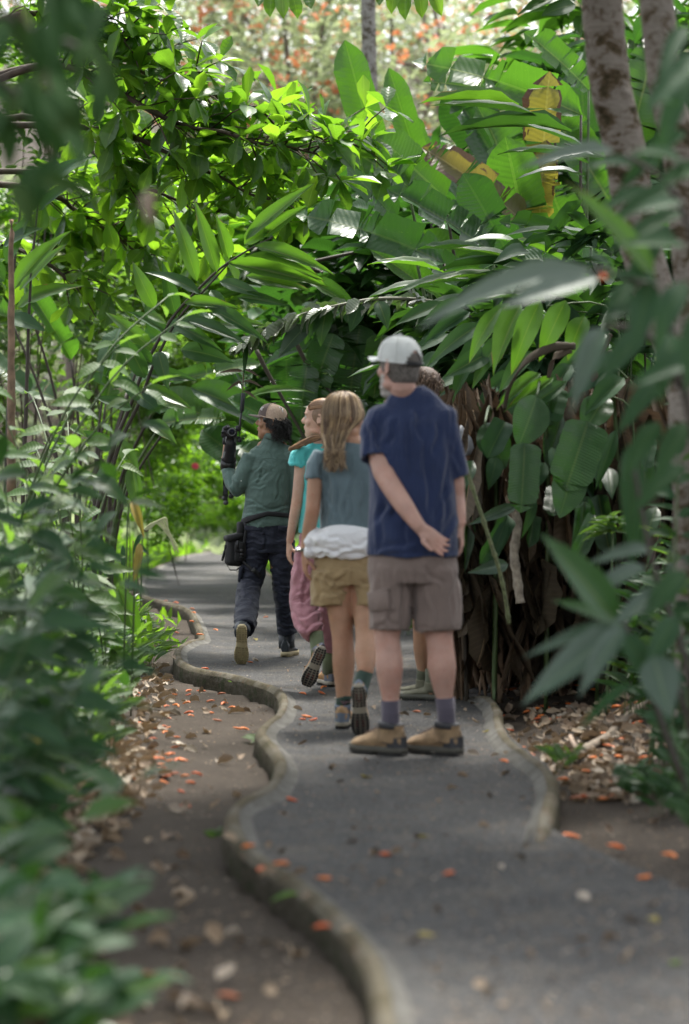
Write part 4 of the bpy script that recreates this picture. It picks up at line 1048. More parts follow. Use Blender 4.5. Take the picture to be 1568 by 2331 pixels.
# ================= girl in turquoise and pink trousers
def pink_girl():
    D = 13.9; J = lambda x, y, dy=0: at(x, y, D+dy)
    t = thing('person', 'girl in turquoise top and dusty pink trousers looking left with one boot lifted', 'person', (J(735, 1560).x, D, 0), 'walkers on the garden path')
    B = MB(); H = J(728, 955); face = Vector((-.97, .22, .03))
    L, ax = head_geo(B, H, face, UP, .93, neck=([J(735, 1000, .02), J(738, 1020, .02)], [(.046, .046), (.07, .05)]))
    B.tube([J(737, 1015, .02), J(738, 1060, .02), J(738, 1120, .02), J(738, 1180, .02), J(738, 1210, .02), J(738, 1230, .02)], [(.09, .055), (.120, .07), (.108, .08), (.12, .088), (.135, .095), (.12, .09)], 18, side=RIGHT, rnd=1)
    yv = Vector((-.42, .30, -1)).normalized(); zv = Vector((.0, 1, .32)); MR = shoe_matrix(J(734, 1478, -.34)+Vector((0, 0, .01)), yv, zv)
    AK = MR @ Vector((0, .070, .115)); AM = MR @ Vector((0, .070, .05)); ay = AK.y-D
    B.tube([J(710, 1240, .02), J(702, 1310, .0), J(700, 1370, ay*.1), J(708, 1410, ay*.5), J(717, 1440, ay*.9), AK, AM], [.085, .07, .052, .05, .036, .034, .034], 16)
    B.tube([J(762, 1240, .02), J(760, 1310, .05), J(757, 1370, .1), J(753, 1430, .18), J(750, 1500, .26), J(749, 1535, .3)], [.085, .07, .052, .052, .036, .034], 16)
    B.tube([J(687, 1030, .0), J(684, 1068, 0), J(679, 1115, -.01), J(676, 1142, -.01), J(669, 1180, .0), J(663, 1210, .01), J(659, 1232, .02)], [.041, .037, .033, .033, .030, .024, .020], 16)
    hand_geo(B, J(658, 1236, .02), Vector((-.02, .10, -1)), Vector((1, .35, 0)), .86, curl=.62, thumb=1, rw=.020)
    B.tube([J(790, 1030, .02), J(795, 1090, .05), J(795, 1140, .08), J(788, 1190, .15)], [.041, .037, .033, .022], 14)
    hand_geo(B, J(788, 1190, .15), Vector((0, .4, -.9)), Vector((-1, 0, 0)), .86, curl=.6, thumb=-1, rw=.020)
    link('body', remesh(B, .0055, 2, t.location), SK_P, t)
    eyes(t, L, .93)
    hm = [simple('light_brown_hair', (.25, .155, .095), .45, nscale=8, namt=.25, bmp=.004, bscale=14, bsc3=(3, 14, 10)), simple('lock_copper', (.36, .21, .11), .42, nscale=12), simple('lock_brown', (.22, .13, .075), .45, nscale=12)]
    st = []
    for i in range(460):
        sd_ = 1 if R.random() < .55 else -1; k = R.uniform(.96, 1.06)
        an = R.uniform(.0, 1.25)                 # 0 = along the crown, larger = down the side
        def sp(th, an=an, k=k, sd_=sd_):         # th 0 = hairline, PI = nape
            r = math.sin(an)*(.3+.7*math.sin(min(th, PI-.3)))
            return L(sd_*.079*k*r, -.012+.100*k*math.cos(th), .018+.106*k*math.sin(th)*math.cos(an*.85))
        w = R.uniform(-7, 7); e = R.uniform(-14, 10)
        pts = [sp(.55+.25*an), sp(1.1), sp(1.7), sp(2.3), sp(2.8), L(R.uniform(-.02, .02), -.075+R.uniform(-.015, .015), -.08), J(712, 999+w, -.09+R.uniform(-.02, .02)), J(690+e*.3, 1008+w*.8, -.075+R.uniform(-.02, .02)), J(670+e, 1020+w*.6-e*.2, -.05+R.uniform(-.02, .01))]
        st.append(([Vector(p) for p in catmull([tuple(p) for p in pts], 3)], R.uniform(.9, 1.8)))
    long_hair(t, L, ax, 'hair', hm, st, [((0, -.030, .030), (.080, .100, .096)), ((0, -.066, -.020), (.062, .050, .066))], (1, 1))
    tq = cloth('turquoise_jersey', (.10, .52, .52), (9, 9, 5), .02, 300, var=.10)
    B = MB()
    B.tube([J(737, 1010, .02), J(737, 1022, .02), J(738, 1060, .02), J(738, 1110, .02), J(737, 1160, .02), J(737, 1212, .02)], [(.085, .055), (.115, .068), (.132, .09), (.124, .10), (.135, .105), (.148, .112)], 24, side=RIGHT)
    B.tube([J(712, 1016, .01), J(692, 1024, 0), J(680, 1040, 0), J(675, 1062, 0), J(675, 1061, 0), J(678, 1050, 0)], [.042, .048, .052, .055, .045, .04], 16)
    B.tube([J(762, 1016, .01), J(780, 1024, .01), J(792, 1040, .02), J(798, 1062, .03)], [.042, .048, .052, .05], 16)
    sh_ = garment('top', B, tq, t, .0075, 3, .005, (9, 9, 5), 14, creases(D, [(668, 1035, 690, 1060), (700, 1030, 692, 1080), (698, 1060, 705, 1150), (660, 1050, 692, 1066)], .006, .010))
    pk = cloth('dusty_pink_cotton', (.42, .20, .235), (9, 9, 7), .035, 400, rough=.75)
    B = MB()
    B.tube([J(738, 1195, .02), J(738, 1225, .02), J(738, 1262, .02), J(738, 1285, .02)], [(.130, .10), (.145, .112), (.150, .115), (.14, .105)], 22, side=RIGHT)
    B.tube([J(708, 1250, .02), J(698, 1310, .0), J(690, 1370, ay*.1), J(697, 1405, ay*.5), J(709, 1436, ay*.85), J(715, 1448, ay*.95)], [(.088, .11), (.088, .095), (.082, .082), (.078, .075), (.066, .066), (.048, .05)], 22, side=RIGHT)
    B.tube([J(764, 1250, .02), J(762, 1310, .05), J(760, 1370, .1), J(755, 1420, .17), J(750, 1465, .22), J(750, 1480, .23)], [(.095, .115), (.10, .10), (.09, .09), (.085, .08), (.07, .07), (.05, .05)], 22, side=RIGHT)
    garment('trousers', B, pk, t, .007, 2, .006, (6, 6, 13), 15, creases(D, [(690, 1250, 680, 1330), (682, 1300, 716, 1340), (672, 1372, 730, 1340), (680, 1402, 735, 1382), (690, 1428, 732, 1403), (700, 1270, 692, 1380), (666, 1388, 702, 1440), (710, 1350, 735, 1365), (675, 1350, 710, 1320), (705, 1445, 735, 1425)], .010, .012))
    so = cloth('sage_sock', (.16, .19, .11), (3, 3, 60), .003, 300)
    kt = J(719, 1438, ay*.9); sock(t, [kt+UP*.003, kt, AK, AM], [.034, .041, .041, .041], so)
    sock(t, [J(750, 1468, .22), J(750, 1470, .22), J(749, 1530, .28)], [.034, .040, .042], so)
    mats = dict(upper=simple('orange_tan_leather', (.40, .21, .08), .6, nscale=22), sole=simple('cream_midsole', (.36, .32, .26), .7), accent=simple('slate_patch', (.15, .16, .20), .7), lace=simple('red_lace', (.45, .03, .05), .7), lug=rubber('black_lug_b', (.022, .022, .024)), mark=simple('red_inlay', (.22, .05, .035), .6))
    # lifted boot, sole to the viewer, tilted to the left
    shoe(t, 'boot', MR, .255, mats, high=.115, style='hiker', collar_r=.043)
    shoe(t, 'boot', ankle_matrix(J(749, 1535, .3), (-.25, 1, 0), .255), .255, mats, high=.115, style='hiker', collar_r=.043)
    return t

# ================= guide with the spotting scope
def guide():
    D = 16.5; J = lambda x, y, dy=0: at(x, y, D+dy)
    t = thing('person', 'guide with dark curly hair, green shirt, tan mesh cap and rubber boots holding a scope', 'person', (J(600, 1500).x, D, 0), 'walkers on the garden path')
    B = MB(); H = J(619, 962); face = Vector((-.97, .20, .10)); up = Vector((.05, 0, 1))
    L, ax = head_geo(B, H, face, up, .98, neck=([J(624, 1005, .02), J(622, 1030, .02)], [(.052, .052), (.085, .06)]))
    B.tube([J(620, 1018, .02), J(618, 1060, .02), J(612, 1120, .02), J(608, 1160, .02), J(606, 1195, .02), J(606, 1215, .02)], [(.11, .065), (.15, .09), (.135, .10), (.14, .105), (.145, .11), (.12, .08)], 20, side=RIGHT, rnd=1)
    toe = gnd(549, 1508, .012); yv = Vector((-.03, .36, -1)).normalized(); zv = Vector((.0, 1, .36)); MR = shoe_matrix(toe-yv*.262, yv, zv)
    AK = MR @ Vector((0, .075, .12)); AM = MR @ Vector((0, .075, .05)); ay = AK.y-D
    B.tube([J(584, 1235, .02), J(578, 1300, .0), J(570, 1340, ay*.1), J(562, 1390, ay*.55), AK, AM], [.085, .07, .055, .052, .038, .036], 16)
    B.tube([J(634, 1235, .02), J(640, 1300, .02), J(645, 1360, .03), J(650, 1420, .06), J(653, 1470, .08)], [.085, .07, .055, .05, .038], 16)
    # left arm bent up to the scope
    B.tube([J(572, 1042, 0), J(556, 1080, .0), J(540, 1112, .02), J(526, 1085, .09), J(515, 1055, .15), J(511, 1040, .18)], [.050, .045, .042, .038, .029, .025], 16)
    hand_geo(B, J(511, 1040, .18), Vector((.02, .10, 1)), Vector((1, .1, 0)), .92, curl=.85, thumb=-1, rw=.024)
    B.tube([J(664, 1042, .0), J(672, 1090, .02), J(674, 1140, .04), J(668, 1170, .14), J(655, 1175, .24)], [.050, .045, .042, .034, .026], 14)
    hand_geo(B, J(655, 1175, .24), Vector((-.8, .5, .1)), Vector((0, 0, -1)), .92, curl=.6, thumb=1, rw=.022)
    link('body', remesh(B, .005, 2, t.location), SK_G, t)
    eyes(t, L, .98)
    B = MB(); B.ball(L(0, .0985, -.046), (.017, .005, .0045), ax, 10); B.ball(L(0, .095, -.0595), (.016, .006, .005), ax, 10); B.build('lips', simple('lip', (.30, .11, .085), .4), t)
    # stubble along the jaw
    # curls
    hm = simple('black_hair', (.012, .010, .009), .32, nscale=40, namt=.3)
    B = MB(); B.ball(L(0, -.030, .018), (.073, .080, .070), ax, 18); B.ball(L(0, -.064, -.035), (.062, .045, .058), ax, 16)
    for s in (-1, 1): B.ball(L(s*.071, .030, .020), (.010, .024, .026), ax, 10)
    h = link('hair', remesh(B, .006, 2, t.location), hm, t)
    cur = []
    for i in range(620):
        a = R.uniform(.98, 2*PI-.98); z = R.uniform(-.10, .034)
        rr = 1.0+.25*max(0, -z*9)*.3
        base = Vector((.074*math.sin(a), -.024+.084*math.cos(a)*rr, z))
        if abs(a-PI) > 1.6 and z < -.02: continue
        out = Vector((math.sin(a), math.cos(a), -.25)).normalized()
        ln = R.uniform(.03, .055); tw = R.uniform(0, 6); rd = R.uniform(.005, .0085); turns = R.uniform(1.2, 2.2); pts = []
        u1 = out.cross(Vector((0, 0, 1))).normalized(); 
        for k in range(15):
            f = k/14; ph = tw+turns*2*PI*f
            p = base+out*(ln*.62*f)+Vector((0, 0, -ln*.75*f*f))+u1*(rd*math.cos(ph))+Vector((0, 0, 1))*(rd*math.sin(ph))+Vector((0, -.012, 0))*f
            pts.append(L(p.x, p.y, p.z))
        cur.append((pts, R.uniform(.8, 1.3)))
    strand_hair('curl', h, cur, .0023, hm)
    tan = simple('tan_mesh', (.42, .31, .235), .8, nscale=160, namt=.28, bmp=.001, bscale=500); br = cloth('brown_twill', (.10, .075, .068), (10, 10, 10), .006, 400)
    crown, dome = cap_geo(t, L, ax, .98, dict(front=br, back=tan, seam=simple('tan_tape', (.47, .35, .26), .8), brim=br, strap=tan, rim=simple('tan_band', (.46, .34, .26), .8)), brim_tilt=.02, puff=1.02)
    # lettering fragment on the front and a small emblem on the mesh
    wm = simple('white_thread', (.75, .75, .74), .7)
    B = MB()
    def on(az, el): return dome(az, el, 1.012)
    for pts in ([(-.62, .42), (-.70, .46), (-.76, .42), (-.70, .36), (-.64, .32), (-.72, .27), (-.80, .31)], [(-.50, .46), (-.53, .28)], [(-.40, .44), (-.32, .46), (-.34, .30), (-.42, .32)]):
        for sg in (1,): B.tube([on(a*sg, e) for a, e in pts], .0022, 5)
    B.build('lettering', wm, crown)
    B = MB()
    for pts in ([(-2.25, .66), (-2.62, .62), (-2.50, .36), (-2.25, .66)], [(-2.36, .58), (-2.52, .56), (-2.47, .44)], [(-2.32, .62), (-2.55, .59)]): B.tube([on(a, e) for a, e in pts], .0018, 5)
    B.build('emblem', wm, crown)
    # shirt
    gs = cloth('sage_green_shirt', (.105, .165, .145), (8, 8, 7), .03, 600, rough=.7, var=.06, sheen=.15)
    B = MB()
    B.tube([J(617, 992, .01), J(617, 1002, .01), J(618, 1012, .015), J(618, 1024, .02), J(617, 1050, .02), J(613, 1090, .02), J(609, 1130, .02), J(606, 1160, .02), J(605, 1190, .02), J(605, 1189, .02), J(605, 1170, .02)],
           [(.058, .060), (.064, .066), (.095, .078), (.142, .094), (.170, .108), (.166, .120), (.152, .124), (.154, .126), (.166, .130), (.155, .12), (.15, .115)], 28, side=RIGHT)
    B.tube([J(592, 1026, .01), J(572, 1042, 0), J(560, 1072, 0), J(548, 1098, .0), J(539, 1112, .02), J(530, 1100, .06), J(520, 1075, .11), J(513, 1055, .15), J(513, 1055.4, .15), J(514, 1060, .148)], [.055, .068, .068, .064, .058, .055, .046, .040, .033, .03], 18)
    B.tube([J(642, 1026, .01), J(660, 1042, 0), J(668, 1080, .02), J(674, 1130, .04), J(673, 1160, .08), J(660, 1175, .2)], [.055, .066, .062, .058, .052, .038], 18)
    ex = creases(D, [(600, 1062, 588, 1105), (574, 1080, 602, 1048), (573, 1095, 614, 1074), (572, 1108, 606, 1104), (560, 1130, 602, 1150), (565, 1146, 640, 1160), (580, 1166, 662, 1150), (640, 1080, 630, 1140), (532, 1075, 546, 1106), (522, 1085, 536, 1118), (556, 1165, 600, 1172)], .0055, .009)
    shirt = garment('shirt', B, gs, t, .0065, 2, .004, (7, 7, 9), 21, ex)
    B = MB()        # standing collar and yoke seam
    B.tube([L(0, -.02, -.098)+Vector((.066*math.cos(a), .068*math.sin(a), .012*math.cos(a)*-1)) for a in [2*PI*k/24 for k in range(25)]], [(.020, .0045)]*25, 8, side=UP, cap=False)
    B.build('collar', gs, shirt)
    B = MB()
    def back(x, y):  # approximate back surface of the shirt
        p = J(x, y, 0); cx = J(615, y, 0).x; u = (p.x-cx)/.172; return Vector((p.x, D+.02-.112*math.sqrt(max(.02, 1-u*u))-.006, p.z))
    B.tube([back(lerp(562, 664, k/16), 1048-5*math.sin(PI*k/16)) for k in range(17)], .0022, 5); B.build('yoke_seam', gs, shirt)
    B = MB(); B.ball(J(549, 1094, -.062), .006); B.build('button', simple('button_white', (.5, .55, .52), .3), shirt)
    # lower shirt tail below the belt
    B = MB(); B.tube([J(604, 1172, .02), J(605, 1185, .02), J(608, 1199, .02), J(608, 1198, .02)], [(.150, .118), (.164, .128), (.166, .130), (.155, .12)], 26, side=RIGHT)
    garment('shirt_tail', B, gs, t, .007, 2, .005, (9, 9, 12), 22)
    # trousers
    nv = cloth('midnight_nylon', (.020, .023, .038), (7, 7, 16), .03, 500, rough=.6, var=.1, sheen=.1)
    B = MB()
    B.tube([J(607, 1180, .02), J(607, 1200, .02), J(607, 1235, .02), J(607, 1258, .02)], [(.148, .115), (.160, .122), (.172, .13), (.165, .12)], 24, side=RIGHT)
    B.tube([J(582, 1230, .02), J(580, 1270, .01), J(574, 1310, -.01), J(566, 1340, ay*.1), J(562, 1375, ay*.4), J(559, 1410, ay*.75), J(557, 1430, ay*.95), J(557, 1429, ay*.95), J(558, 1420, ay*.9)],
           [(.092, .115), (.090, .105), (.083, .09), (.078, .082), (.078, .078), (.075, .072), (.070, .068), (.058, .058), (.05, .05)], 22, side=RIGHT)
    B.tube([J(638, 1230, .02), J(643, 1270, .02), J(645, 1320, .02), J(646, 1370, .03), J(650, 1415, .05), J(653, 1442, .06), J(653, 1441, .06), J(653, 1430, .06)],
           [(.095, .115), (.090, .105), (.074, .085), (.066, .075), (.068, .072), (.070, .070), (.058, .058), (.05, .05)], 22, side=RIGHT)
    ex2 = creases(D, [(555, 1226, 608, 1232), (556, 1244, 606, 1250), (556, 1262, 602, 1275), (546, 1310, 592, 1322), (540, 1335, 590, 1329), (540, 1411, 585, 1419), (632, 1412, 672, 1424), (630, 1428, 670, 1432), (622, 1320, 660, 1334), (618, 1290, 655, 1302), (545, 1350, 585, 1362), (606, 1210, 606, 1250), (575, 1300, 600, 1285), (535, 1424, 580, 1428), (640, 1400, 668, 1392), (640, 1345, 662, 1352)], .0085, .009)
    tr = garment('trousers', B, nv, t, .007, 2, .009, (6, 6, 14), 23, ex2)
    B = MB(); rot = Matrix.Rotation(.12, 3, 'Y')
    B.box(J(577, 1203, -.085), (.125, .02, .035), Matrix.Rotation(-.25, 3, 'Z') @ rot, .005); B.box(J(648, 1203, -.08), (.09, .02, .035), Matrix.Rotation(.3, 3, 'Z') @ rot, .005)
    B.box(J(548, 1306, -.03), (.03, .12, .11), Matrix.Rotation(.1, 3, 'Y'), .008)
    B.build('pocket', nv, tr)
    # rubber boots
    mats = dict(upper=simple('navy_rubber', (.022, .028, .036), .42, nscale=30, bmp=.001, bscale=60), sole=simple('cream_sole', (.47, .39, .23), .6, nscale=16, namt=.2), accent=None, lace=None, lug=simple('cream_lug', (.33, .27, .15), .65, nscale=30, namt=.3))
    shoe(t, 'boot', ankle_matrix(J(653, 1470, .08), (.22, 1, 0), .28), .28, mats, high=.15, style='rubber', collar_r=.047)
    B = MB(); B.tube([J(653, 1430, .07), J(653, 1432, .07), J(652, 1462, .08), J(653, 1474, .08)], [.048, .056, .056, .056], 18); B.build('boot_shaft', mats['upper'], t)
    shoe(t, 'boot', MR, .28, mats, high=.12, style='rubber', collar_r=.047)
    B = MB(); kt = J(554, 1418, ay*.85); B.tube([kt+UP*.003, kt, kt.lerp(AK, .6), AK, AM], [.046, .055, .055, .055, .05], 18); B.build('boot_shaft', mats['upper'], t)
    return t

def scope():
    D = 16.5; J = lambda x, y, dy=0: at(x, y, D+dy)
    t = thing('spotting_scope', 'black and grey spotting scope on folded tripod held up by the guide', 'scope', J(519, 1064, .1))
    bk = simple('scope_black', (.018, .018, .022), .4, nscale=40); gy = simple('scope_grey', (.16, .17, .17), .6); gl = simple('lens_glass', (.02, .02, .04), .05, spec=1); mt = simple('chrome', (.6, .6, .62), .25, metal=1)
    a, b = J(527, 992, .0), J(519, 1060, .13)
    B = MB(); B.tube([a, a.lerp(b, .12), a.lerp(b, .3), a.lerp(b, .62), a.lerp(b, .7), b], [.034, .038, .040, .042, .046, .047], 20); body = B.build('tube', bk, t)
    B = MB(); B.tube([a.lerp(b, .78), a.lerp(b, .80), b+(b-a)*.08, b+(b-a)*.081], [.049, .053, .053, .046], 20); B.build('hood', simple('hood_black', (.012, .012, .013), .3), body)
    d = (b-a).normalized(); fr = frame(d, AWAY)
    B = MB()
    for an, u0, u1 in ((-1.2, .02, .24), (.9, .02, .24), (-1.0, .52, .74), (1.0, .52, .74), (-2.6, .5, .74)):
        pts = []
        def gp(u, v_, an=an, u0=u0, u1=u1):
            q_ = an+lerp(-.42, .42, u)*(1-.4*v_); r = lerp(.0395, .0475, lerp(u0, u1, v_))+.0012
            return a.lerp(b, lerp(u0, u1, v_))+Vector((math.sin(q_), -math.cos(q_)*.98, 0))*r
        B.grid(gp, 7, 5)
    B.build('grey_panel', gy, body)
    # eyepiece facing the viewer
    e0 = J(528, 986, -.02); e1 = J(528, 983, -.075)
    B = MB(); B.tube([J(527, 990, .02), e0, e0.lerp(e1, .6), e1, e1+Vector((0, .004, 0))], [.036, .037, .033, .031, .020], 22); ey = B.build('eyepiece', bk, t)
    B = MB(); B.tube([e1+Vector((0, -.001, 0)), e1+Vector((0, .001, 0))], .016, 18); B.build('lens', gl, ey)
    B = MB(); pts = [e1+Vector((.024*math.cos(q_), -.001, .024*math.sin(q_))) for q_ in [2*PI*k/24 for k in range(25)]]; B.tube(pts, .0022, 6, cap=False); B.build('ring', gy, ey)
    # camera body / grip at the left
    B = MB(); B.box(J(513, 984, .03), (.050, .05, .075), Matrix.Rotation(.2, 3, 'Y'), .008); B.box(J(516, 973, .02), (.045, .04, .03), Matrix.Rotation(-.4, 3, 'Y'), .006); B.box(J(512, 1002, .03), (.03, .04, .06), Matrix.Rotation(.12, 3, 'Y'), .006)
    B.tube([J(504, 984, .0), J(510, 984, .0)], .009, 10); g = B.build('mount', bk, t)
    B = MB(); B.tube([J(518, 972, -.01), J(522, 972, -.01)], .008, 10); B.tube([J(540, 972, 0), J(543, 977, 0)], .009, 10); B.build('clamp', mt, g)
    # head with pan handle
    B = MB(); B.tube([J(545, 1006, 0), J(546, 975, 0), J(547, 955, 0), J(550, 935, 0)], .0075, 10); B.box(J(545, 1001, 0), (.03, .03, .035), None, .006); B.box(J(539, 995, 0), (.05, .03, .012)); B.box(J(541, 975, 0), (.028, .03, .04), None, .005)
    B.tube([J(548, 998, 0), J(556, 998, 0)], .007, 10); B.tube([J(554, 998, 0), J(557, 998, 0)], .015, 12); ph = B.build('pan_handle', bk, t)
    B = MB(); B.tube([J(550, 938, 0), J(550.2, 936, 0), J(553.5, 896, 0), J(553.6, 894, 0)], [.012, .014, .015, .012], 14); B.build('grip', simple('foam_grip', (.045, .048, .055), .85, nscale=60), ph)
    # folded tripod legs below
    for x0, x1, y1, dd in ((517, 514, 1143, .02), (513, 511, 1133, .07), (525, 526, 1128, .09)):
        B = MB(); B.tube([J(x0, 1050, dd+.08), J(lerp(x0, x1, .6), 1105, dd+.05)], .014, 10); B.tube([J(lerp(x0, x1, .58), 1104, dd+.05), J(x1, y1, dd)], .0115, 10); lg = B.build('leg', bk, t)
        B = MB(); B.ball(J(x1, y1+1, dd), (.019, .019, .016), None, 12); B.build('rubber_foot', simple('foot_rubber', (.05, .05, .05), .6), lg)

def hip_bag():
    D = 16.5; J = lambda x, y, dy=0: at(x, y, D+dy)
    t = thing('hip_bag', 'black nylon drop leg bag strapped to the left hip of the guide', 'bag', J(533, 1296, 0))
    nb = simple('black_nylon', (.012, .012, .014), .75, nscale=60, bmp=.0008, bscale=500); pl = simple('black_plastic', (.02, .02, .022), .35)
    rot = Matrix.Rotation(.22, 3, 'Z') @ Matrix.Rotation(.06, 3, 'Y')
    B = MB()
    for c, r in ((J(534, 1240, 0), (.055, .07, .05)),): pass
    B.box(J(533, 1253, 0), (.115, .14, .21), rot, .022)
    me = remesh(B, .007, 6, t.location); body = link('body', me, nb, t)
    B = MB(); B.box(J(545, 1256, -.078), (.062, .035, .135), rot, .010); B.box(J(545, 1245, -.092), (.066, .022, .075), rot, .008); B.box(J(532, 1222, -.01), (.122, .15, .045), Matrix.Rotation(.22, 3, 'Z') @ Matrix.Rotation(-.25, 3, 'Y'), .012); pk = B.build('pocket', nb, body)
    B = MB(); B.box(J(550, 1253, -.106), (.026, .008, .022), rot, .003); B.box(J(550, 1262, -.106), (.022, .010, .022), rot, .004); B.box(J(550, 1268, -.106), (.028, .008, .010), rot, .003)
    B.box(J(541, 1240, -.104), (.016, .004, .06), rot); B.build('buckle', pl, pk)
    B = MB(); B.tube([J(514, 1240, -.02), J(509, 1262, -.03), J(506, 1276, -.03)], [(.004, .010)]*3, 6); B.box(J(510, 1258, -.03), (.014, .02, .025), rot, .003); B.box(J(507, 1272, -.03), (.012, .02, .016), rot, .003); B.build('side_buckle', pl, body)
    B = MB(); B.tube([J(517, 1286, -.05), J(524, 1297, -.055), J(538, 1297, -.055), J(548, 1289, -.05)], .0045, 6); B.build('carry_loop', nb, body)
    # upper pouch, belt, thigh strap
    B = MB(); B.box(J(548, 1202, -.03), (.045, .07, .09), Matrix.Rotation(.3, 3, 'Z'), .010); B.build('pouch', nb, t)
    B = MB(); bt = []
    for k in range(21):
        a = lerp(PI*1.02, 2*PI-.15, k/20); bt.append(Vector((J(605, 0, 0).x+.171*math.cos(a), D+.02+.140*math.sin(a), J(0, lerp(1193, 1168, min(1, k/11)), 0).z-(.0 if k < 11 else .002*(k-11)))))
    B.tube(bt, [(.026-.010*min(1, k/9), .003) for k in range(21)], 6, side=UP); B.build('belt', nb, t)
    B = MB(); B.tube([J(556, 1186, -.06), J(560, 1205, -.075), J(556, 1230, -.08), J(557, 1262, -.08), J(556, 1285, -.07)], [(.010, .003)]*5, 6, side=RIGHT); B.build('drop_strap', nb, t)
    B = MB(); pts = [J(548, 1272, -.07), J(560, 1284, -.098), J(572, 1295, -.108), J(585, 1304, -.103), J(594, 1312, -.075), J(596, 1316, -.04)]
    B.tube(pts, [(.008, .003), (.008, .003), (.012, .003), (.015, .003), (.017, .003), (.017, .003)], 6, side=Vector((.4, 0, 1))); ts = B.build('thigh_strap', nb, t)
    B = MB(); B.box(J(578, 1298, -.112), (.030, .010, .034), Matrix.Rotation(.75, 3, 'Y'), .004); B.build('slider', pl, ts)
    B = MB(); rp = J(563, 1194, -.09); pts = [rp+Vector((.014*math.cos(a), -.002, .010*math.sin(a))) for a in [2*PI*k/10 for k in range(11)]]; B.tube(pts, .0025, 6, cap=False); B.build('ring', pl, t)
man(); boy(); grey_girl(); pink_girl(); guide(); scope(); hip_bag()
# ------------------------------------------------------------ plants
FACE = Vector((0, -.75, .66)).normalized()      # a leaf held half up, half towards the path
def pl(t, b, e, w, d, kind='lance', mat='ginger', de=None, up=None, var=None, ds=None, label=None):
    """leaf from picture point b to picture point e, w picture units wide, standing d metres away (tip at de)"""
    B_ = at(b[0], b[1], d); E = at(e[0], e[1], de if de is not None else d-.12)
    return add_leaf(t, mat, kind, B_, E-B_, up or Vector((R.uniform(-.3, .3), -.8, R.uniform(.35, .8))), (E-B_).length*1.02, w*d/F*1.12, var=var, label=label)
def stem(t, pts, r, mat=None, name='stem', n=7):
    pts = [Vector(p) for p in catmull([tuple(p) for p in pts], 5)]
    m = len(pts); B = MB(); rr = r if isinstance(r, (tuple, list)) else (r, r*.45)
    B.tube(pts, [lerp(rr[0], rr[1], i/(m-1)) for i in range(m)], n)
    B.build(name, mat or M_STEM, t); return pts
def ground_at(px, d):
    x = (px-CX)/F*d; return Vector((x, d, gz(x, d)))

def herb(px, d, label, h=.5, nst=4, nleaf=8, L=.14, Wd=.05, kind='ellip', mat='shrub', lean=.35, droop=.1, cat='plant', group=None, name='leafy_plant', mats=None, az=None, lo=.25, sm=None, base=None, out=1.0, stuff=0):
    g = base or ground_at(px, d); t = thing(name, label, cat, g, group)
    for s in range(nst):
        a = (az if az is not None else R.uniform(0, 2*PI))+R.uniform(-.7, .7)*(1 if az is not None else 1)
        hh = h*R.uniform(.65, 1.05); ln = lean*R.uniform(.4, 1.4)
        hd = Vector((math.cos(a), math.sin(a), 0))
        p = [g+hd*.02*s, g+hd*(hh*ln*.25)+UP*hh*.45, g+hd*(hh*ln*.7)+UP*hh*.82, g+hd*(hh*ln*1.15)+UP*hh]
        pts = stem(t, p, max(.002, h*.0042), sm or M_STEM); m = len(pts)
        for i in range(nleaf):
            f = lerp(lo, 1, (i+.5)/nleaf); q_ = pts[min(m-1, int(f*(m-1)))]
            tg = (pts[min(m-1, int(f*(m-1))+1)]-pts[max(0, int(f*(m-1))-1)]).normalized()
            aa = a+i*2.4+R.uniform(-.4, .4); o = Vector((math.cos(aa), math.sin(aa)*.6, 0))
            dd = (o*out+tg*.45+UP*(.25-droop*2.0)*R.uniform(.5, 1.2)).normalized()
            sc = (.65+.35*math.sin(PI*min(1, f*1.05)))*R.uniform(.75, 1.15)
            mm = mat if not mats or R.random() < .7 else R.choice(mats)
            add_leaf(t, mm, kind, q_+dd*.01, dd, UP*.7+NEAR*R.uniform(.2, .9)+o*.35*R.uniform(-.3, 1), L*sc, Wd*sc*R.uniform(.85, 1.15))
        # tip leaf
        add_leaf(t, mat, kind, pts[-1], (pts[-1]-pts[-4]).normalized()+UP*(.1-droop), UP+hd*.2, L*.8, Wd*.8)
    return t

def ginger(t, path, nleaf, L, Wd, mat='ginger', mats=None, f0=.3, rad=.012, sidev=None, droop=.25, smat=None, kind='lance'):
    """an arching cane with two ranks of long blades"""
    pts = stem(t, path, (rad, rad*.35), smat or M_STEMD); m = len(pts)
    for i in range(nleaf):
        f = lerp(f0, 1, (i+.3)/nleaf); k = min(m-2, int(f*(m-1))); q_ = pts[k]; tg = (pts[k+1]-pts[max(0, k-1)]).normalized()
        sv = sidev or Vector((1, 0, 0)); sv = (sv-tg*sv.dot(tg)).normalized()*(1 if i % 2 else -1)
        dd = (sv*1.0+tg*R.uniform(.45, .95)+Vector((0, R.uniform(-.35, .35), 0))-UP*droop*R.uniform(.3, 1.6)).normalized()
        sc = (.6+.4*math.sin(PI*min(1, .15+f*.8)))*R.uniform(.8, 1.12)
        add_leaf(t, mat if not mats or R.random() < .65 else R.choice(mats), kind, q_, dd, (Vector((R.uniform(-.4, .4), -.6, .7))), L*sc, Wd*sc*R.uniform(.85, 1.15))

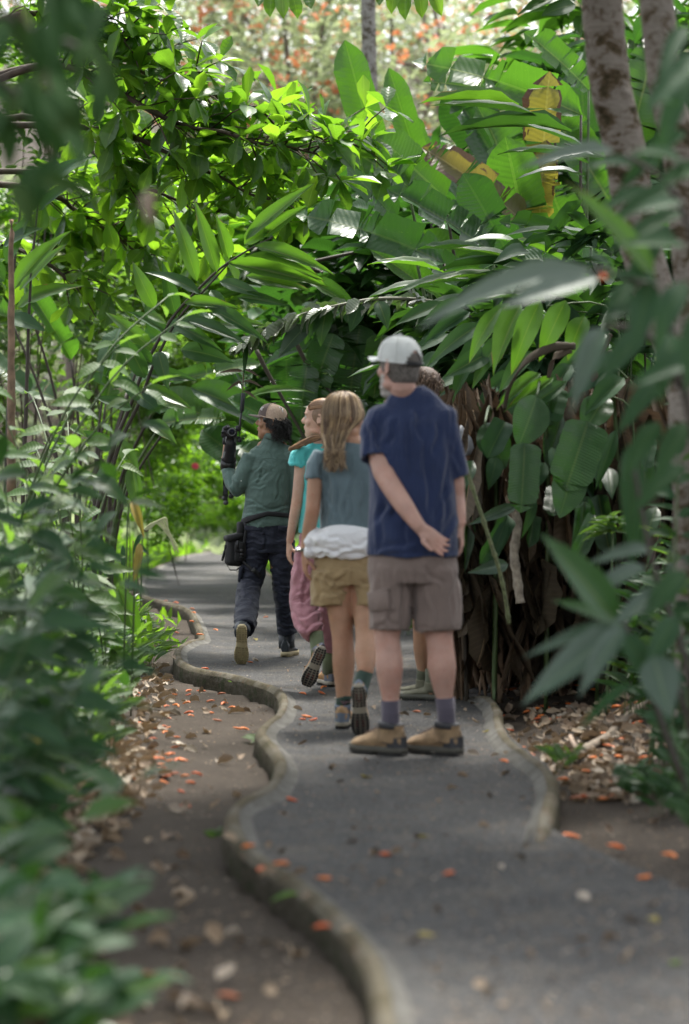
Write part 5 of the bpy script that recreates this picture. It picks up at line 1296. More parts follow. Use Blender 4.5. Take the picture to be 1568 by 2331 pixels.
def heliconia(px, d, label, n, L, Wd, h=1.2, mat='banana', mats=None, spread=.8, group=None, lean=(0, 0), base=None):
    """clump of upright stalks, each ending in one big paddle leaf"""
    g = base or ground_at(px, d); t = thing('heliconia_clump', label, 'plant', g, group)
    for i in range(n):
        a = R.uniform(0, 2*PI); o = Vector((math.cos(a)+lean[0], math.sin(a)*.6+lean[1], 0)); hh = h*R.uniform(.7, 1.15); sp_ = spread*R.uniform(.15, 1)
        b = g+o*.12*spread; m1 = g+o*sp_*.35+UP*hh*.6; e = g+o*sp_*.8+UP*hh
        stem(t, [b, m1, e], (.018, .010), M_STEM if R.random() < .5 else M_STEMD)
        dd = (o*sp_*.9+UP*R.uniform(.1, 1.0)).normalized(); l = L*R.uniform(.7, 1.1)
        add_leaf(t, mat if not mats or R.random() < .6 else R.choice(mats), 'banana', e, dd, UP*.5+NEAR*.6+Vector((R.uniform(-.6, .6), 0, 0)), l, Wd*R.uniform(.8, 1.15))
    return t

# ================= the big-leaved clump right of centre
t = thing('banana_plant', 'tall banana clump with huge torn bright leaves rising right of centre', 'banana plant', ground_at(1230, 19.0))
HB = [ # base, tip, width, depth, material, variant
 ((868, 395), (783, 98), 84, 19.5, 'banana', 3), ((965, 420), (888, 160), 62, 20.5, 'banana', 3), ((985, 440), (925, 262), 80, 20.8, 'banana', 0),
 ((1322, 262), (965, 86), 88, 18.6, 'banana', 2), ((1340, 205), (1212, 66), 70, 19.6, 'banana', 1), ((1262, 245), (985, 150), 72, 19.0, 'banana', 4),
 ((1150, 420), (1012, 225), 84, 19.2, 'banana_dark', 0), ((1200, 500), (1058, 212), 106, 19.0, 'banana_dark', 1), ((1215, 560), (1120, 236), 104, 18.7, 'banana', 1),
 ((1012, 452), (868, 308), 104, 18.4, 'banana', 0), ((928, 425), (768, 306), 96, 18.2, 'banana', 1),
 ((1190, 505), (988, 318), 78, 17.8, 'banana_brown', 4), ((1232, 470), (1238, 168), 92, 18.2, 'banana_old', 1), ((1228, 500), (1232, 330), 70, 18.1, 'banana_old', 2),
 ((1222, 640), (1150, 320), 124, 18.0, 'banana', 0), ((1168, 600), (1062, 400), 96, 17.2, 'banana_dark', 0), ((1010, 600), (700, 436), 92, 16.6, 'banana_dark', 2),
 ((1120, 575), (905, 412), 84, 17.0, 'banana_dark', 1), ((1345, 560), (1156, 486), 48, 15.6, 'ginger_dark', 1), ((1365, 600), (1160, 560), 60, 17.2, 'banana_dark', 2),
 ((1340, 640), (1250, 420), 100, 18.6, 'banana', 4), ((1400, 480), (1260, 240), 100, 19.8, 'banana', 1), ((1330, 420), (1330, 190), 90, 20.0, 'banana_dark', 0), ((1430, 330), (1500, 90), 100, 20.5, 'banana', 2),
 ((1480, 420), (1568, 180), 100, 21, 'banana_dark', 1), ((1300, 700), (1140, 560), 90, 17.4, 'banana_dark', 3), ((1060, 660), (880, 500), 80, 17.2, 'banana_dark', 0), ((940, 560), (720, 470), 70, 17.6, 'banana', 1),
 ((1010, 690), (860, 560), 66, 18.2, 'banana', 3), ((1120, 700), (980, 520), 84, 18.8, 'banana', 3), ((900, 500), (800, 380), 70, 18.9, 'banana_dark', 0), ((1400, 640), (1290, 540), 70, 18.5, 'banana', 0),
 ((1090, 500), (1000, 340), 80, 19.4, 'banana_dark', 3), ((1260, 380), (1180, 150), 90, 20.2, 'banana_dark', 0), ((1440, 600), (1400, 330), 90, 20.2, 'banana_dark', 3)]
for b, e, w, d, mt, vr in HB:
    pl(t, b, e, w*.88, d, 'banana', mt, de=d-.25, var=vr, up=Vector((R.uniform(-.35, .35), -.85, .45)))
    bb = at(b[0], b[1], d); g = ground_at(lerp(b[0], 1240, .55), d+.1)
    stem(t, [g, g.lerp(bb, .5)+Vector((.05, 0, 0)), bb], (.026, .010), M_STEM if R.random() < .6 else M_STEMD)

# wavy-edged blades in front of the clump
t = thing('ginger_clump', 'shell ginger with wavy glossy blades arching left in front of the banana leaves', 'plant', ground_at(1400, 16.0))
for b, e, w, d, mt in [((1180, 240), (962, 190), 46, 16.3, 'ginger'), ((1300, 300), (1010, 248), 44, 16.1, 'ginger_dark'), ((1220, 262), (985, 212), 40, 16.0, 'ginger_dark'), ((1340, 345), (1190, 262), 50, 15.8, 'ginger_dark'), ((1370, 360), (1230, 340), 42, 15.2, 'grey'),
    ((1340, 372), (1150, 300), 40, 15.6, 'ginger_dark'), ((1330, 402), (1190, 345), 34, 15.0, 'grey'), ((1200, 600), (1040, 545), 50, 15.2, 'ginger'), ((1300, 640), (1130, 578), 54, 15.0, 'ginger_dark'), ((1150, 640), (985, 600), 46, 15.3, 'ginger'),
    ((1260, 690), (1080, 640), 52, 14.8, 'ginger'), ((1330, 690), (1190, 640), 52, 14.6, 'ginger_dark'), ((1110, 585), (955, 535), 44, 15.8, 'ginger_dark'), ((1080, 640), (890, 628), 44, 15.4, 'ginger_dark'), ((1190, 560), (1060, 500), 44, 16, 'ginger'),
    ((1290, 600), (1170, 520), 46, 15.6, 'ginger'), ((1390, 560), (1270, 500), 50, 15.2, 'ginger_dark'), ((1010, 620), (850, 560), 40, 16, 'ginger'), ((1000, 655), (830, 640), 40, 15.6, 'ginger_dark'), ((1120, 690), (930, 665), 44, 15.1, 'ginger_dark')]:
    pl(t, b, e, w, d, 'lance', mt, up=Vector((R.uniform(-.2, .3), -.35, 1)))
for (x0, y0, x1, y1, d) in ((1420, 420, 1080, 215, 16.2), (1430, 640, 1120, 545, 15.6), (1430, 760, 1100, 655, 15.0), (1420, 560, 1200, 330, 15.6)):
    g = ground_at(1400, d); stem(t, [g, g.lerp(at(x0, y0, d), .6), at(x0, y0, d), at(lerp(x0, x1, .4), lerp(y0, y1, .4)-12, d)], (.009, .004), M_STEM)

# hanging bright blades over the walkers' heads, right
t = thing('ginger_clump', 'ginger canes hanging over the man with long drooping green blades and shrivelled brown tips', 'plant', ground_at(1330, 13.6))
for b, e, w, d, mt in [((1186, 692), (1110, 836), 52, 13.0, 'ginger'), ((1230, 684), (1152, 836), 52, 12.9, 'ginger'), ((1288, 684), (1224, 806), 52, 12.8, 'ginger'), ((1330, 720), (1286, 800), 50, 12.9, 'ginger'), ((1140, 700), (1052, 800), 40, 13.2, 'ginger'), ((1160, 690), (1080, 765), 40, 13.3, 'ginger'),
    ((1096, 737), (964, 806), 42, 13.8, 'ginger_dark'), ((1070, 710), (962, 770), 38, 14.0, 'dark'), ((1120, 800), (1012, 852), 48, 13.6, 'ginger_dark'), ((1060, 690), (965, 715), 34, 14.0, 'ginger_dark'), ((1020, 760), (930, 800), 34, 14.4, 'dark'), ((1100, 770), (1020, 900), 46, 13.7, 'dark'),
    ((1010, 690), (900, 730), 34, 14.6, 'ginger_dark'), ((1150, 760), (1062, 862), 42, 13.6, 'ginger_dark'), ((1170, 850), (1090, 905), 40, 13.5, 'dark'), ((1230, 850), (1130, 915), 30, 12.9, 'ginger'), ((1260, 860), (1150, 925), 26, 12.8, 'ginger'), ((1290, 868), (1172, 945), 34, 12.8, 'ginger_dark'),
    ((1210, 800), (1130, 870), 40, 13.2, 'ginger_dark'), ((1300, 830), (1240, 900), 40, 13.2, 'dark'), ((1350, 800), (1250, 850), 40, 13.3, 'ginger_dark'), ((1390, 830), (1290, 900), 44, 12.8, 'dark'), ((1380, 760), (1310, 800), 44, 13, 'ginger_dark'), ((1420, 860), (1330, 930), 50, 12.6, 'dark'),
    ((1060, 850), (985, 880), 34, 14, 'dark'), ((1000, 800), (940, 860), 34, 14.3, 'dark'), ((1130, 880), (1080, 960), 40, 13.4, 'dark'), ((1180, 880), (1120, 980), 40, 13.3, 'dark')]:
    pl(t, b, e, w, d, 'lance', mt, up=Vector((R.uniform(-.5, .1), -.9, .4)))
for pts in ([(1310, 788), (1260, 790), (1200, 820), (1160, 880), (1148, 932)], [(1300, 795), (1262, 815), (1248, 860)], [(1395, 800), (1350, 830), (1362, 900), (1350, 960), (1372, 1003)], [(1390, 760), (1372, 800), (1340, 850)]):
    P_ = [at(x, y, 12.75) for x, y in pts]; B = MB(); PP = [Vector(p) for p in catmull([tuple(p) for p in P_], 6)]
    B.tube(PP, [(.026*(.5+.5*math.sin(PI*min(1, .15+i/len(PP))))*(1+.3*nz(i*.7)), .008) for i in range(len(PP))], 8, side=Vector((.5, .3, .8))); B.build('dry_leaf', LM['dry'], t)
for (x0, y0, x1, y1, d) in ((1450, 900, 1180, 690, 13.1), (1430, 930, 1100, 740, 13.7), (1440, 950, 1280, 850, 12.9), (1400, 720, 1010, 690, 14.0)):
    g = ground_at(1390, d); stem(t, [g, g.lerp(at(x0, y0, d), .6), at(x0, y0, d), at(lerp(x0, x1, .4), lerp(y0, y1, .4)-12, d)], (.008, .004), M_STEM)

# big hanging paddle leaves in the shade
t = thing('heliconia_clump', 'heliconia clump with large dark paddle leaves hanging in front of the dry thatch', 'plant', ground_at(1250, 13.1))
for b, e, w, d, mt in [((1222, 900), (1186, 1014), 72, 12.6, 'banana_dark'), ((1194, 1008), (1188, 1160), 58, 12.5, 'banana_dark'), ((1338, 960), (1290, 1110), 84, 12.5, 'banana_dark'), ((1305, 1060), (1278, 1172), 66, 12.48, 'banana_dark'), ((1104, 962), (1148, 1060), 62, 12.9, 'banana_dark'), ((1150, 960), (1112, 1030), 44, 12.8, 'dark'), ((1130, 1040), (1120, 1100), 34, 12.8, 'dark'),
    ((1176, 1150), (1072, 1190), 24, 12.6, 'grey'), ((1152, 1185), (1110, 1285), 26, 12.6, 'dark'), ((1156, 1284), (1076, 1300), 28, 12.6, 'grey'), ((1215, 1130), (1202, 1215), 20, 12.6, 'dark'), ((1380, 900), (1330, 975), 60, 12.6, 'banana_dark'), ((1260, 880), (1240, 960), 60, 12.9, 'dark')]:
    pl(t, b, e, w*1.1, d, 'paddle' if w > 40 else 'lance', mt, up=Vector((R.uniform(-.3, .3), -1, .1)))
for _ in range(26):
    x = R.uniform(1060, 1520); y = R.uniform(860, 1180); l = R.uniform(60, 150)
    pl(t, (x, y), (x+R.uniform(-50, 30), y+l), R.uniform(22, 46), R.uniform(12.55, 13.1), R.choice(['paddle', 'lance']), R.choice(['dark', 'banana_dark', 'ginger_dark']), up=Vector((R.uniform(-.5, .5), -1, .1)))
for x0, y0 in ((1222, 900), (1338, 960), (1104, 962), (1380, 900)):
    g = ground_at(x0+20, 13.0); stem(t, [g, at(x0+25, 1100, 13.0), at(x0+12, y0-30, 12.9), at(x0, y0, 12.6)], (.016, .006), M_STEM)
t = thing('green_cane', 'mottled green cane leaning across the dry thatch right of the man', 'cane', gnd(1156, 1400))
B = MB(); cp = [Vector(p) for p in catmull([tuple(at(x, y, 12.3)) for x, y in ((1058, 1050), (1072, 1100), (1096, 1172), (1118, 1240), (1136, 1296), (1150, 1360), (1158, 1420))], 8)]
B.tube(cp, [.0105+.004*(i % 9 == 0) for i in range(len(cp))], 10); B.build('cane', simple('mottled_cane', (.12, .14, .06), .6, nscale=60, namt=.5), t)
t = thing('dead_banana_stalk', 'short whitish dead stalk standing in the dry thatch', 'stalk', ground_at(1180, 12.9))
B = MB(); cp = [Vector(p) for p in catmull([tuple(at(x, y, 12.8)) for x, y in ((1172, 1160), (1177, 1200), (1170, 1260), (1176, 1310), (1184, 1372))], 6)]
B.tube(cp, [.024+.006*nz(i*.9)+.006*(i % 5 == 0) for i in range(len(cp))], 10); B.build('stalk', simple('pale_bark', (.36, .31, .25), .8, nscale=30, namt=.4, bmp=.004, bscale=60), t)

# dry thatch: stalks and hanging dead leaves behind the people on the right
t = thing('dry_thatch', 'dense brown thatch of dead banana stalks and hanging dry leaves on the right', 'dead foliage', ground_at(1300, 14.2))
for i in range(230):
    x = R.uniform(1040, 1560); d = R.uniform(13.2, 15.2); g = ground_at(x, d); top = g+Vector((R.uniform(-.25, .25), R.uniform(-.1, .2), R.uniform(.7, 1.5)))
    stem(t, [g, g.lerp(top, .5)+Vector((R.uniform(-.05, .05), 0, 0)), top], (R.uniform(.006, .026), .006), M_DRY if R.random() < .8 else M_STEMD, 'stalk', 6)
for i in range(290):
    x = R.uniform(1045, 1560); d = R.uniform(12.9, 14.4); y = R.uniform(900, 1360); b = at(x, y, d); hh = min(b.z-gz(b.x, b.y), R.uniform(.2, .6))
    add_leaf(t, 'dry', 'curl', b, Vector((R.uniform(-.35, .35), R.uniform(-.2, .2), -1)), Vector((R.uniform(-1, 1), -1, 0)), max(.1, hh), R.uniform(.02, .07))
c = Cloud('curl')
for i in range(3200):
    x = R.uniform(1020, 1700); d = R.uniform(13.0, 16); b = at(x, R.uniform(850, 1400), d)
    if b.z < .05: b.z = R.uniform(.05, .6)
    c.add(b, Vector((R.uniform(-.5, .5), R.uniform(-.3, .3), -1)), Vector((R.uniform(-1, 1), -1, 0)), R.uniform(.10, .5), R.uniform(.012, .05))
c.build('dry_leaf', 'dry', t)

# ================= ginger canes arching in from the left
t = thing('ginger_plant', 'pair of dark ginger canes arching to the right with two ranks of long blades', 'ginger', ground_at(200, 15.0))
d0 = 15.0
for pts in ([(188, 1290), (219, 1165), (258, 1016), (297, 923), (332, 829), (390, 727), (445, 665), (500, 612), (560, 572), (620, 540)], [(200, 1290), (232, 1165), (270, 1016), (318, 915), (350, 829), (405, 727), (470, 655), (520, 600)]):
    stem(t, [at(x, y, d0) for x, y in pts], (.016, .005), M_STEMD)
for b, e, w, mt in [((520, 598), (742, 640), 36, 'ginger'), ((560, 585), (735, 625), 34, 'ginger'), ((560, 628), (702, 652), 36, 'ginger'), ((448, 683), (578, 716), 30, 'ginger_dark'), ((540, 676), (655, 688), 26, 'ginger_dark'), ((412, 795), (524, 806), 46, 'ginger_dark'), ((493, 739), (600, 732), 34, 'ginger'),
    ((448, 640), (400, 470), 34, 'ginger'), ((493, 620), (447, 456), 34, 'ginger'), ((520, 590), (498, 488), 30, 'ginger'), ((352, 702), (302, 598), 36, 'ginger'), ((366, 768), (330, 690), 34, 'ginger_dark'), ((330, 860), (284, 765), 38, 'ginger_dark'), ((560, 545), (704, 408), 36, 'ginger'), ((600, 540), (690, 462), 32, 'ginger'),
    ((580, 560), (760, 600), 36, 'ginger'), ((600, 566), (742, 632), 32, 'ginger'), ((556, 556), (640, 470), 40, 'ginger'), ((470, 700), (610, 760), 34, 'ginger_dark'), ((430, 730), (560, 770), 34, 'ginger_dark'), ((392, 742), (490, 715), 28, 'ginger_dark'), ((420, 690), (540, 690), 28, 'ginger'),
    ((400, 720), (372, 600), 34, 'ginger_dark'), ((455, 670), (350, 590), 32, 'ginger_dark'), ((380, 760), (300, 700), 32, 'ginger_dark'), ((350, 830), (250, 770), 36, 'ginger_dark'), ((340, 850), (440, 855), 32, 'ginger_dark'), ((325, 880), (435, 920), 34, 'ginger'), ((318, 910), (270, 850), 34, 'ginger_dark'), ((300, 930), (220, 900), 34, 'ginger_dark'),
    ((315, 900), (360, 925), 36, 'dark'), ((350, 800), (250, 700), 34, 'ginger'), ((500, 640), (600, 670), 30, 'ginger_dark'), ((340, 960), (400, 1000), 34, 'ginger'), ((270, 1000), (318, 1080), 34, 'ginger'), ((258, 1020), (190, 980), 34, 'ginger_dark'), ((300, 1060), (318, 1180), 34, 'ginger'), ((250, 1060), (215, 1120), 34, 'ginger_dark'),
    ((395, 735), (500, 790), 30, 'ginger_dark'), ((480, 660), (520, 720), 28, 'ginger_dark'), ((440, 700), (455, 790), 30, 'ginger_dark'), ((360, 800), (380, 880), 34, 'ginger_dark')]:
    pl(t, b, e, w, d0+R.uniform(-.15, .15), 'lance', mt, up=Vector((R.uniform(-.3, .3), -.9, R.uniform(.2, .7))))
t = thing('ginger_plant', 'ginger clump at the left edge with three broad upright pale blades', 'ginger', ground_at(20, 14.6))
for b, e, w, mt in [((30, 660), (135, 510), 42, 'ginger'), ((45, 660), (138, 548), 40, 'ginger'), ((40, 700), (170, 625), 46, 'ginger'), ((60, 470), (176, 318), 46, 'dark'), ((100, 420), (184, 350), 34, 'dark'), ((90, 480), (160, 400), 30, 'dark'), ((10, 560), (80, 505), 44, 'ginger_dark'), ((20, 720), (100, 745), 40, 'dark'), ((10, 640), (-60, 560), 44, 'ginger_dark'), ((15, 600), (60, 480), 40, 'ginger_dark')]:
    pl(t, b, e, w, 14.5+R.uniform(-.2, .2), 'lance', mt)
for x in (20, 60): stem(t, [ground_at(x-20, 14.6), at(x, 900, 14.6), at(x+10, 640, 14.6), at(x+30, 440, 14.6)], (.015, .005), M_STEMD)
t = thing('dead_stalk', 'dry brown banana stalk standing at the far left edge', 'stalk', ground_at(28, 14.0))
B = MB(); cp = [at(26+3*nz(i*.6), 500+i*30, 14.0) for i in range(22)]; B.tube(cp, [.016+.012*i/22+.008*nz(i*1.3, 5) for i in range(22)], 9); B.build('stalk', M_DRY, t)

# ragged silvery frond across the centre
t = thing('fallen_frond', 'ragged silvery grey banana frond drooping across the centre above the guide', 'frond', at(1005, 690, 15.4))
mp = [Vector(p) for p in catmull([tuple(at(x, y, d)) for x, y, d in ((1040, 700, 15.6), (960, 683, 15.4), (860, 680, 15.2), (760, 697, 15.1), (680, 718, 15.1), (610, 748, 15.1), (565, 775, 15.1), (530, 798, 15.1))], 6)]
B = MB(); B.tube(mp, [lerp(.014, .004, i/len(mp)) for i in range(len(mp))], 7); B.build('midrib', simple('grey_rib', (.15, .15, .10), .6), t)
LM['silver'] = leafmat('silvery_leaf', [(.11, .13, .10), (.16, .17, .14), (.08, .11, .06)], (.14, .26, .05), .22, .32, (.16, .17, .12), 8)
for i in range(2, len(mp)-1):
    tg = (mp[i+1]-mp[i]).normalized() if i+1 < len(mp) else (mp[i]-mp[i-1]).normalized()
    f = i/len(mp); ln = (.17 if f < .6 else .17*(1-f)/.4+.05)
    for sg in (-1, 1):
        if R.random() < .1: continue
        dd = (tg*.8+Vector((0, -.75*sg, 0))-UP*R.uniform(.0, .35)+(-UP*R.uniform(.4, 1.0) if sg > 0 and R.random() < .55 else UP*0)).normalized()
        add_leaf(t, 'silver', 'curl' if R.random() < .3 else 'lance', mp[i], dd, UP+Vector((R.uniform(-.3, .3), R.uniform(-.4, .2), 0)), ln*R.uniform(.7, 1.2), R.uniform(.035, .075), name='leaf_strip')
for b, e, w, mt in [((720, 700), (690, 770), 40, 'ginger_dark'), ((745, 700), (722, 775), 40, 'ginger_dark'), ((820, 690), (800, 745), 34, 'dark'), ((860, 685), (885, 740), 34, 'ginger_dark'), ((655, 735), (610, 775), 26, 'ginger'), ((566, 780), (552, 855), 12, 'dark'), ((700, 740), (632, 800), 44, 'grey')]:
    pl(t, b, e, w, 15.15, 'lance', mt)

# ================= canopy tree sweeping in from the upper left
t = thing('canopy_tree', 'broad-leaved tree whose long dark boughs sweep down from the upper left', 'tree', ground_at(-420, 18.5))
g = t.location; fork = at(-260, 420, 18.3)
stem(t, [g, g.lerp(fork, .5)+Vector((.1, 0, 0)), fork, at(-120, 120, 18.2), at(-60, -200, 18.2)], (.17, .09), M_BRANCH, 'trunk', 12)
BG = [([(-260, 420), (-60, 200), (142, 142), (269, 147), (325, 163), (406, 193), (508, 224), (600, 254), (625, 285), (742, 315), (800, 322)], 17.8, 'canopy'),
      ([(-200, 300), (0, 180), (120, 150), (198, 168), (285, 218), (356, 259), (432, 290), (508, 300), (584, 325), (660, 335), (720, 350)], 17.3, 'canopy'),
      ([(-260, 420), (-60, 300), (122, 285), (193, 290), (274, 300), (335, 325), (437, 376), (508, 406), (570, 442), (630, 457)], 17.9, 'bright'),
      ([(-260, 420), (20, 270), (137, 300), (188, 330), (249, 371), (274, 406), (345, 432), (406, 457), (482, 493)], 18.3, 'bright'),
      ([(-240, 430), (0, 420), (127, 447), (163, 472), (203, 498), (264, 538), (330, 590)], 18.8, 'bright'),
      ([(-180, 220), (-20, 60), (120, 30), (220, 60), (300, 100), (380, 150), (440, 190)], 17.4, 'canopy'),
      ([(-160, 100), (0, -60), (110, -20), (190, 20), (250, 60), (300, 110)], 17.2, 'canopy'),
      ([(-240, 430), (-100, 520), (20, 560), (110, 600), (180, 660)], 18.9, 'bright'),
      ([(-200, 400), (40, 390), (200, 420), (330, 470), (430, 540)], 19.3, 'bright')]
twigs = []
for pts, d, mt in BG:
    w = stem(t, [at(x, y, d+R.uniform(-.15, .15)) for x, y in pts], (.030, .008), M_BRANCH, 'bough', 8)
    m = len(w)
    for i in range(int(m*.22), m, 1):
        for _ in range(2):
            if R.random() < .38: continue
            tg = (w[min(m-1, i+1)]-w[i-1]).normalized(); o = (Vector((R.uniform(-.2, .9), R.uniform(-1, 1), R.uniform(-.9, 1.0)))+tg*.5).normalized()
            ln = R.uniform(.12, .42); e = w[i]+o*ln; twigs.append((w[i], w[i]+o*ln*.6+UP*.02, e, mt, o))
B = MB()
for a, b, e, mt, o in twigs: B.tube([a, b, e], [.008, .006, .004], 5)
tag(B.build('twig', M_BRANCH, t), kind='stuff')
cl = {'canopy': Cloud('liteobov'), 'bright': Cloud('liteobov')}; nob = 0
R.shuffle(twigs)
for a, b, e, mt, o in twigs:
    k = R.randint(3, 6)
    for j in range(k):
        aa = j*2*PI/k+R.random(); s1, s2 = frame(o)
        dd = (o*R.uniform(.2, .7)+s1*math.cos(aa)+s2*math.sin(aa)-UP*.15).normalized(); L_ = R.uniform(.19, .30); Wd = L_*R.uniform(.42, .55)
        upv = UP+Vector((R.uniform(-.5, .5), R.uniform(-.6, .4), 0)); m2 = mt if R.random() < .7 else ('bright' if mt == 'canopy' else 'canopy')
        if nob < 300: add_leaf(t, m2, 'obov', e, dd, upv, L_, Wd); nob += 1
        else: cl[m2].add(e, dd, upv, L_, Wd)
for k, c in cl.items(): c.build('leaf', k, t)

# ================= mid-ground fill: foliage behind the walkers
def bushmass(px, py, d, rx, rz, n, mat, L, label, cat='shrub', kind='lite', name='shrub', group=None, ry=None, stems=4, flowers=0, ratio=(.38, .55)):
    c0 = at(px, py, d); x = c0.x; g = Vector((x, d, gz(x, d) if d < 50 else max(0, gz(x, d)))); g.z = min(g.z, c0.z-.1)
    t = thing(name, label, cat, g, group)
    for _ in range(stems if d < 27 else 1):
        e = c0+Vector((R.uniform(-.6, .6)*rx, R.uniform(-.4, .4)*rx, R.uniform(-.2, .6)*rz)); stem(t, [g+Vector((R.uniform(-.1, .1), 0, 0)), g.lerp(e, .5)+Vector((R.uniform(-.1, .1)*rx, 0, 0)), e], (.011, .005), M_BRANCH if R.random() < .6 else M_STEMD)
    c = Cloud(kind); ry = ry or rx*.8
    cl_ = [(rdir(-.8, 1), R.uniform(.25, .42)) for _ in range(14)]
    for i in range(n):
        v_, q_ = R.choice(cl_); p = Vector((v_.x*.72, v_.y*.72, v_.z*.72))+rdir(-1, 1)*q_*R.random()**.4
        b = c0+Vector((p.x*rx, p.y*ry, p.z*rz))
        if b.z < gz(b.x, b.y)+.02 and d < 50: b.z = gz(b.x, b.y)+.02+R.random()*.1
        dd = (rdir(-.6, .5)+Vector((p.x, p.y, p.z*.4))*.8).normalized(); l = L*R.uniform(.6, 1.3); c.add(b, dd, UP+rdir(-1, 1)*.6, l, l*R.uniform(*ratio))
    c.build('foliage', mat, t)
    if flowers:
        for _ in range(flowers):
            v_ = rdir(-.5, .9); b = c0+Vector((v_.x*rx*.8, -abs(v_.y)*ry, v_.z*rz*.8))
            fl(t, b, .05)
    return t
M_PINK = simple('pink_petal', (.75, .06, .12), .5)
def fl(t, b, r):
    B = MB()
    for k in range(5):
        a = 2*PI*k/5; o = Vector((math.cos(a), -.4, math.sin(a)*.8)); B.ball(b+o*r*.6, (r*.55, r*.16, r*.5), None, 8)
    B.tube([b, b+Vector((0, -r*1.2, -r*.2))], r*.08, 6); return B.build('flower', M_PINK, t)
gm = 'shrubs and trees filling the slope behind the path'
spec = [ # px,py,d,rx,rz,n,mat,L,label
 (430, 960, 36, 1.2, 1.3, 2600, 'bright', .13, 'bright green hibiscus shrub with red flowers left of the guide', 'hibiscus_shrub', 6),
 (330, 840, 30, 1.1, 1.2, 2200, 'shrub', .14, 'mid green shrub with pink blooms behind the arching canes', 'hibiscus_shrub', 3),
 (500, 840, 50, 1.8, 1.6, 2600, 'bright', .17, 'loose bright shrub in the distance straight above the scope', 'shrub', 0),
 (640, 860, 46, 1.7, 1.6, 2400, 'bright', .18, 'pale bright shrub far behind the guide cap', 'shrub', 0),
 (380, 1120, 36, .9, .42, 1800, 'bright', .10, 'low shrub on the bank left of the path bend', 'shrub', 0),
 (520, 1050, 55, 2.0, 1.0, 2000, 'bright', .13, 'low sunlit shrub mass at the far end of the path', 'shrub', 0),
 (60, 760, 24, 1.4, 1.5, 2000, 'shrub', .16, 'tall green shrub behind the left edge ginger', 'shrub', 0),
 (230, 640, 27, 1.6, 1.0, 2200, 'bright', .17, 'sunlit shrub glowing under the canopy tree boughs', 'shrub', 0),
 (520, 600, 32, 2.2, 1.2, 2400, 'bright', .18, 'sunlit yellow-green shrub glowing behind the ginger tips', 'shrub', 0),
 (700, 700, 29, 1.4, 1.0, 2000, 'bright', .2, 'bright shrub glowing below the silvery frond', 'shrub', 0),
 (150, 560, 26, 1.6, .8, 2000, 'bright', .19, 'bright leafy treetop glowing at the upper left', 'shrub', 0),
 (60, 250, 24, .9, 1.1, 900, 'canopy', .2, 'dense leafy treetop in the upper left corner', 'shrub', 0),
 (400, 470, 28, 1.7, .7, 2200, 'bright', .2, 'sunlit treetop glowing behind the hanging boughs', 'shrub', 0),
 (240, 200, 25, 1.1, .5, 600, 'canopy', .2, 'leafy treetop behind the upper boughs of the canopy tree', 'shrub', 0),
 (300, 1170, 27, .8, .5, 1800, 'bright', .09, 'bright low shrub behind the bare shoots', 'shrub', 0),
 (430, 1150, 42, 1.2, .6, 1800, 'bright', .11, 'bright low shrub on the outer side of the path bend', 'shrub', 0),
 (530, 1170, 60, 1.6, .7, 1500, 'bright', .13, 'small sunlit shrub where the path disappears', 'shrub', 0),
 (340, 1010, 33, 1.0, .9, 2200, 'bright', .12, 'sunlit loose shrub seen through the ginger canes', 'shrub', 2),
 (470, 1000, 44, 1.3, 1.0, 2200, 'bright', .13, 'sunlit shrub left of the scope', 'shrub', 3),
 (380, 1205, 47, 1.3, .35, 2400, 'bright', .12, 'low fresh green bank at the left of the far path bend', 'shrub', 0),
 (500, 1205, 50, 1.4, .4, 2400, 'bright', .13, 'low fresh green bank closing the far end of the path', 'shrub', 0),
 (620, 1215, 47, 1.2, .4, 2200, 'shrub', .12, 'low green bank at the far bend right of the guide', 'shrub', 0),
 (440, 1090, 56, 2.2, 1.0, 3000, 'bright', .17, 'tall bright foliage closing the view above the far bend', 'shrub', 0),
]
spec2 = [
 (800, 580, 24, 1.5, 1.0, 420, 'banana', .62, 'tall grove of long blades between the canopy tree and the banana clump'),
 (980, 760, 19.5, 1.0, 1.0, 380, 'banana_dark', .55, 'dark long-bladed clump behind the cap of the tall man'),
 (1140, 640, 20.5, 1.3, 1.0, 480, 'banana_dark', .62, 'dark long-bladed clump behind the lower banana leaves'),
 (1150, 800, 15.8, .9, .6, 420, 'ginger_dark', .40, 'long-bladed thicket in shade above the dry thatch'),
 (1400, 780, 14.8, .9, .8, 480, 'dark', .42, 'long-bladed thicket in shade behind the leaning trunk'),
 (1500, 450, 19.5, 1.4, 1.6, 480, 'banana_dark', .62, 'dense dark grove of paddle leaves high behind the two trunks'),
 (1470, 120, 22, 1.6, 1.2, 360, 'banana', .62, 'leafy top of long blades behind the two trunks in the top right'),
 (1280, 420, 22, 1.3, 1.1, 380, 'banana_dark', .7, 'dark grove of paddle leaves filling behind the banana clump'),
 (1050, 420, 23, 1.0, .7, 260, 'banana_dark', .6, 'dark paddle leaves behind the left half of the banana clump'),
 (880, 930, 24, 1.3, .9, 320, 'banana_dark', .5, 'dark long-bladed clump behind the shoulders of the walkers'),
 (730, 850, 23, .8, .7, 220, 'banana_dark', .55, 'dark leaved clump behind the heads of the two girls'),
 (1000, 1230, 21, 1.1, .8, 400, 'dark', .34, 'dark undergrowth on the right behind the shorts of the man'),
 (690, 590, 26, 1.2, .7, 260, 'banana', .5, 'sunlit long blades behind the ginger tips'),
]
for px, py, d, rx, rz, n, mat, L_, lb, nm, nf in spec: bushmass(px, py, d, rx, rz, int(n*(1.8 if d > 27 else 1)), mat, L_, lb, name=nm, flowers=nf, kind='tiny' if d > 27 else 'lite')
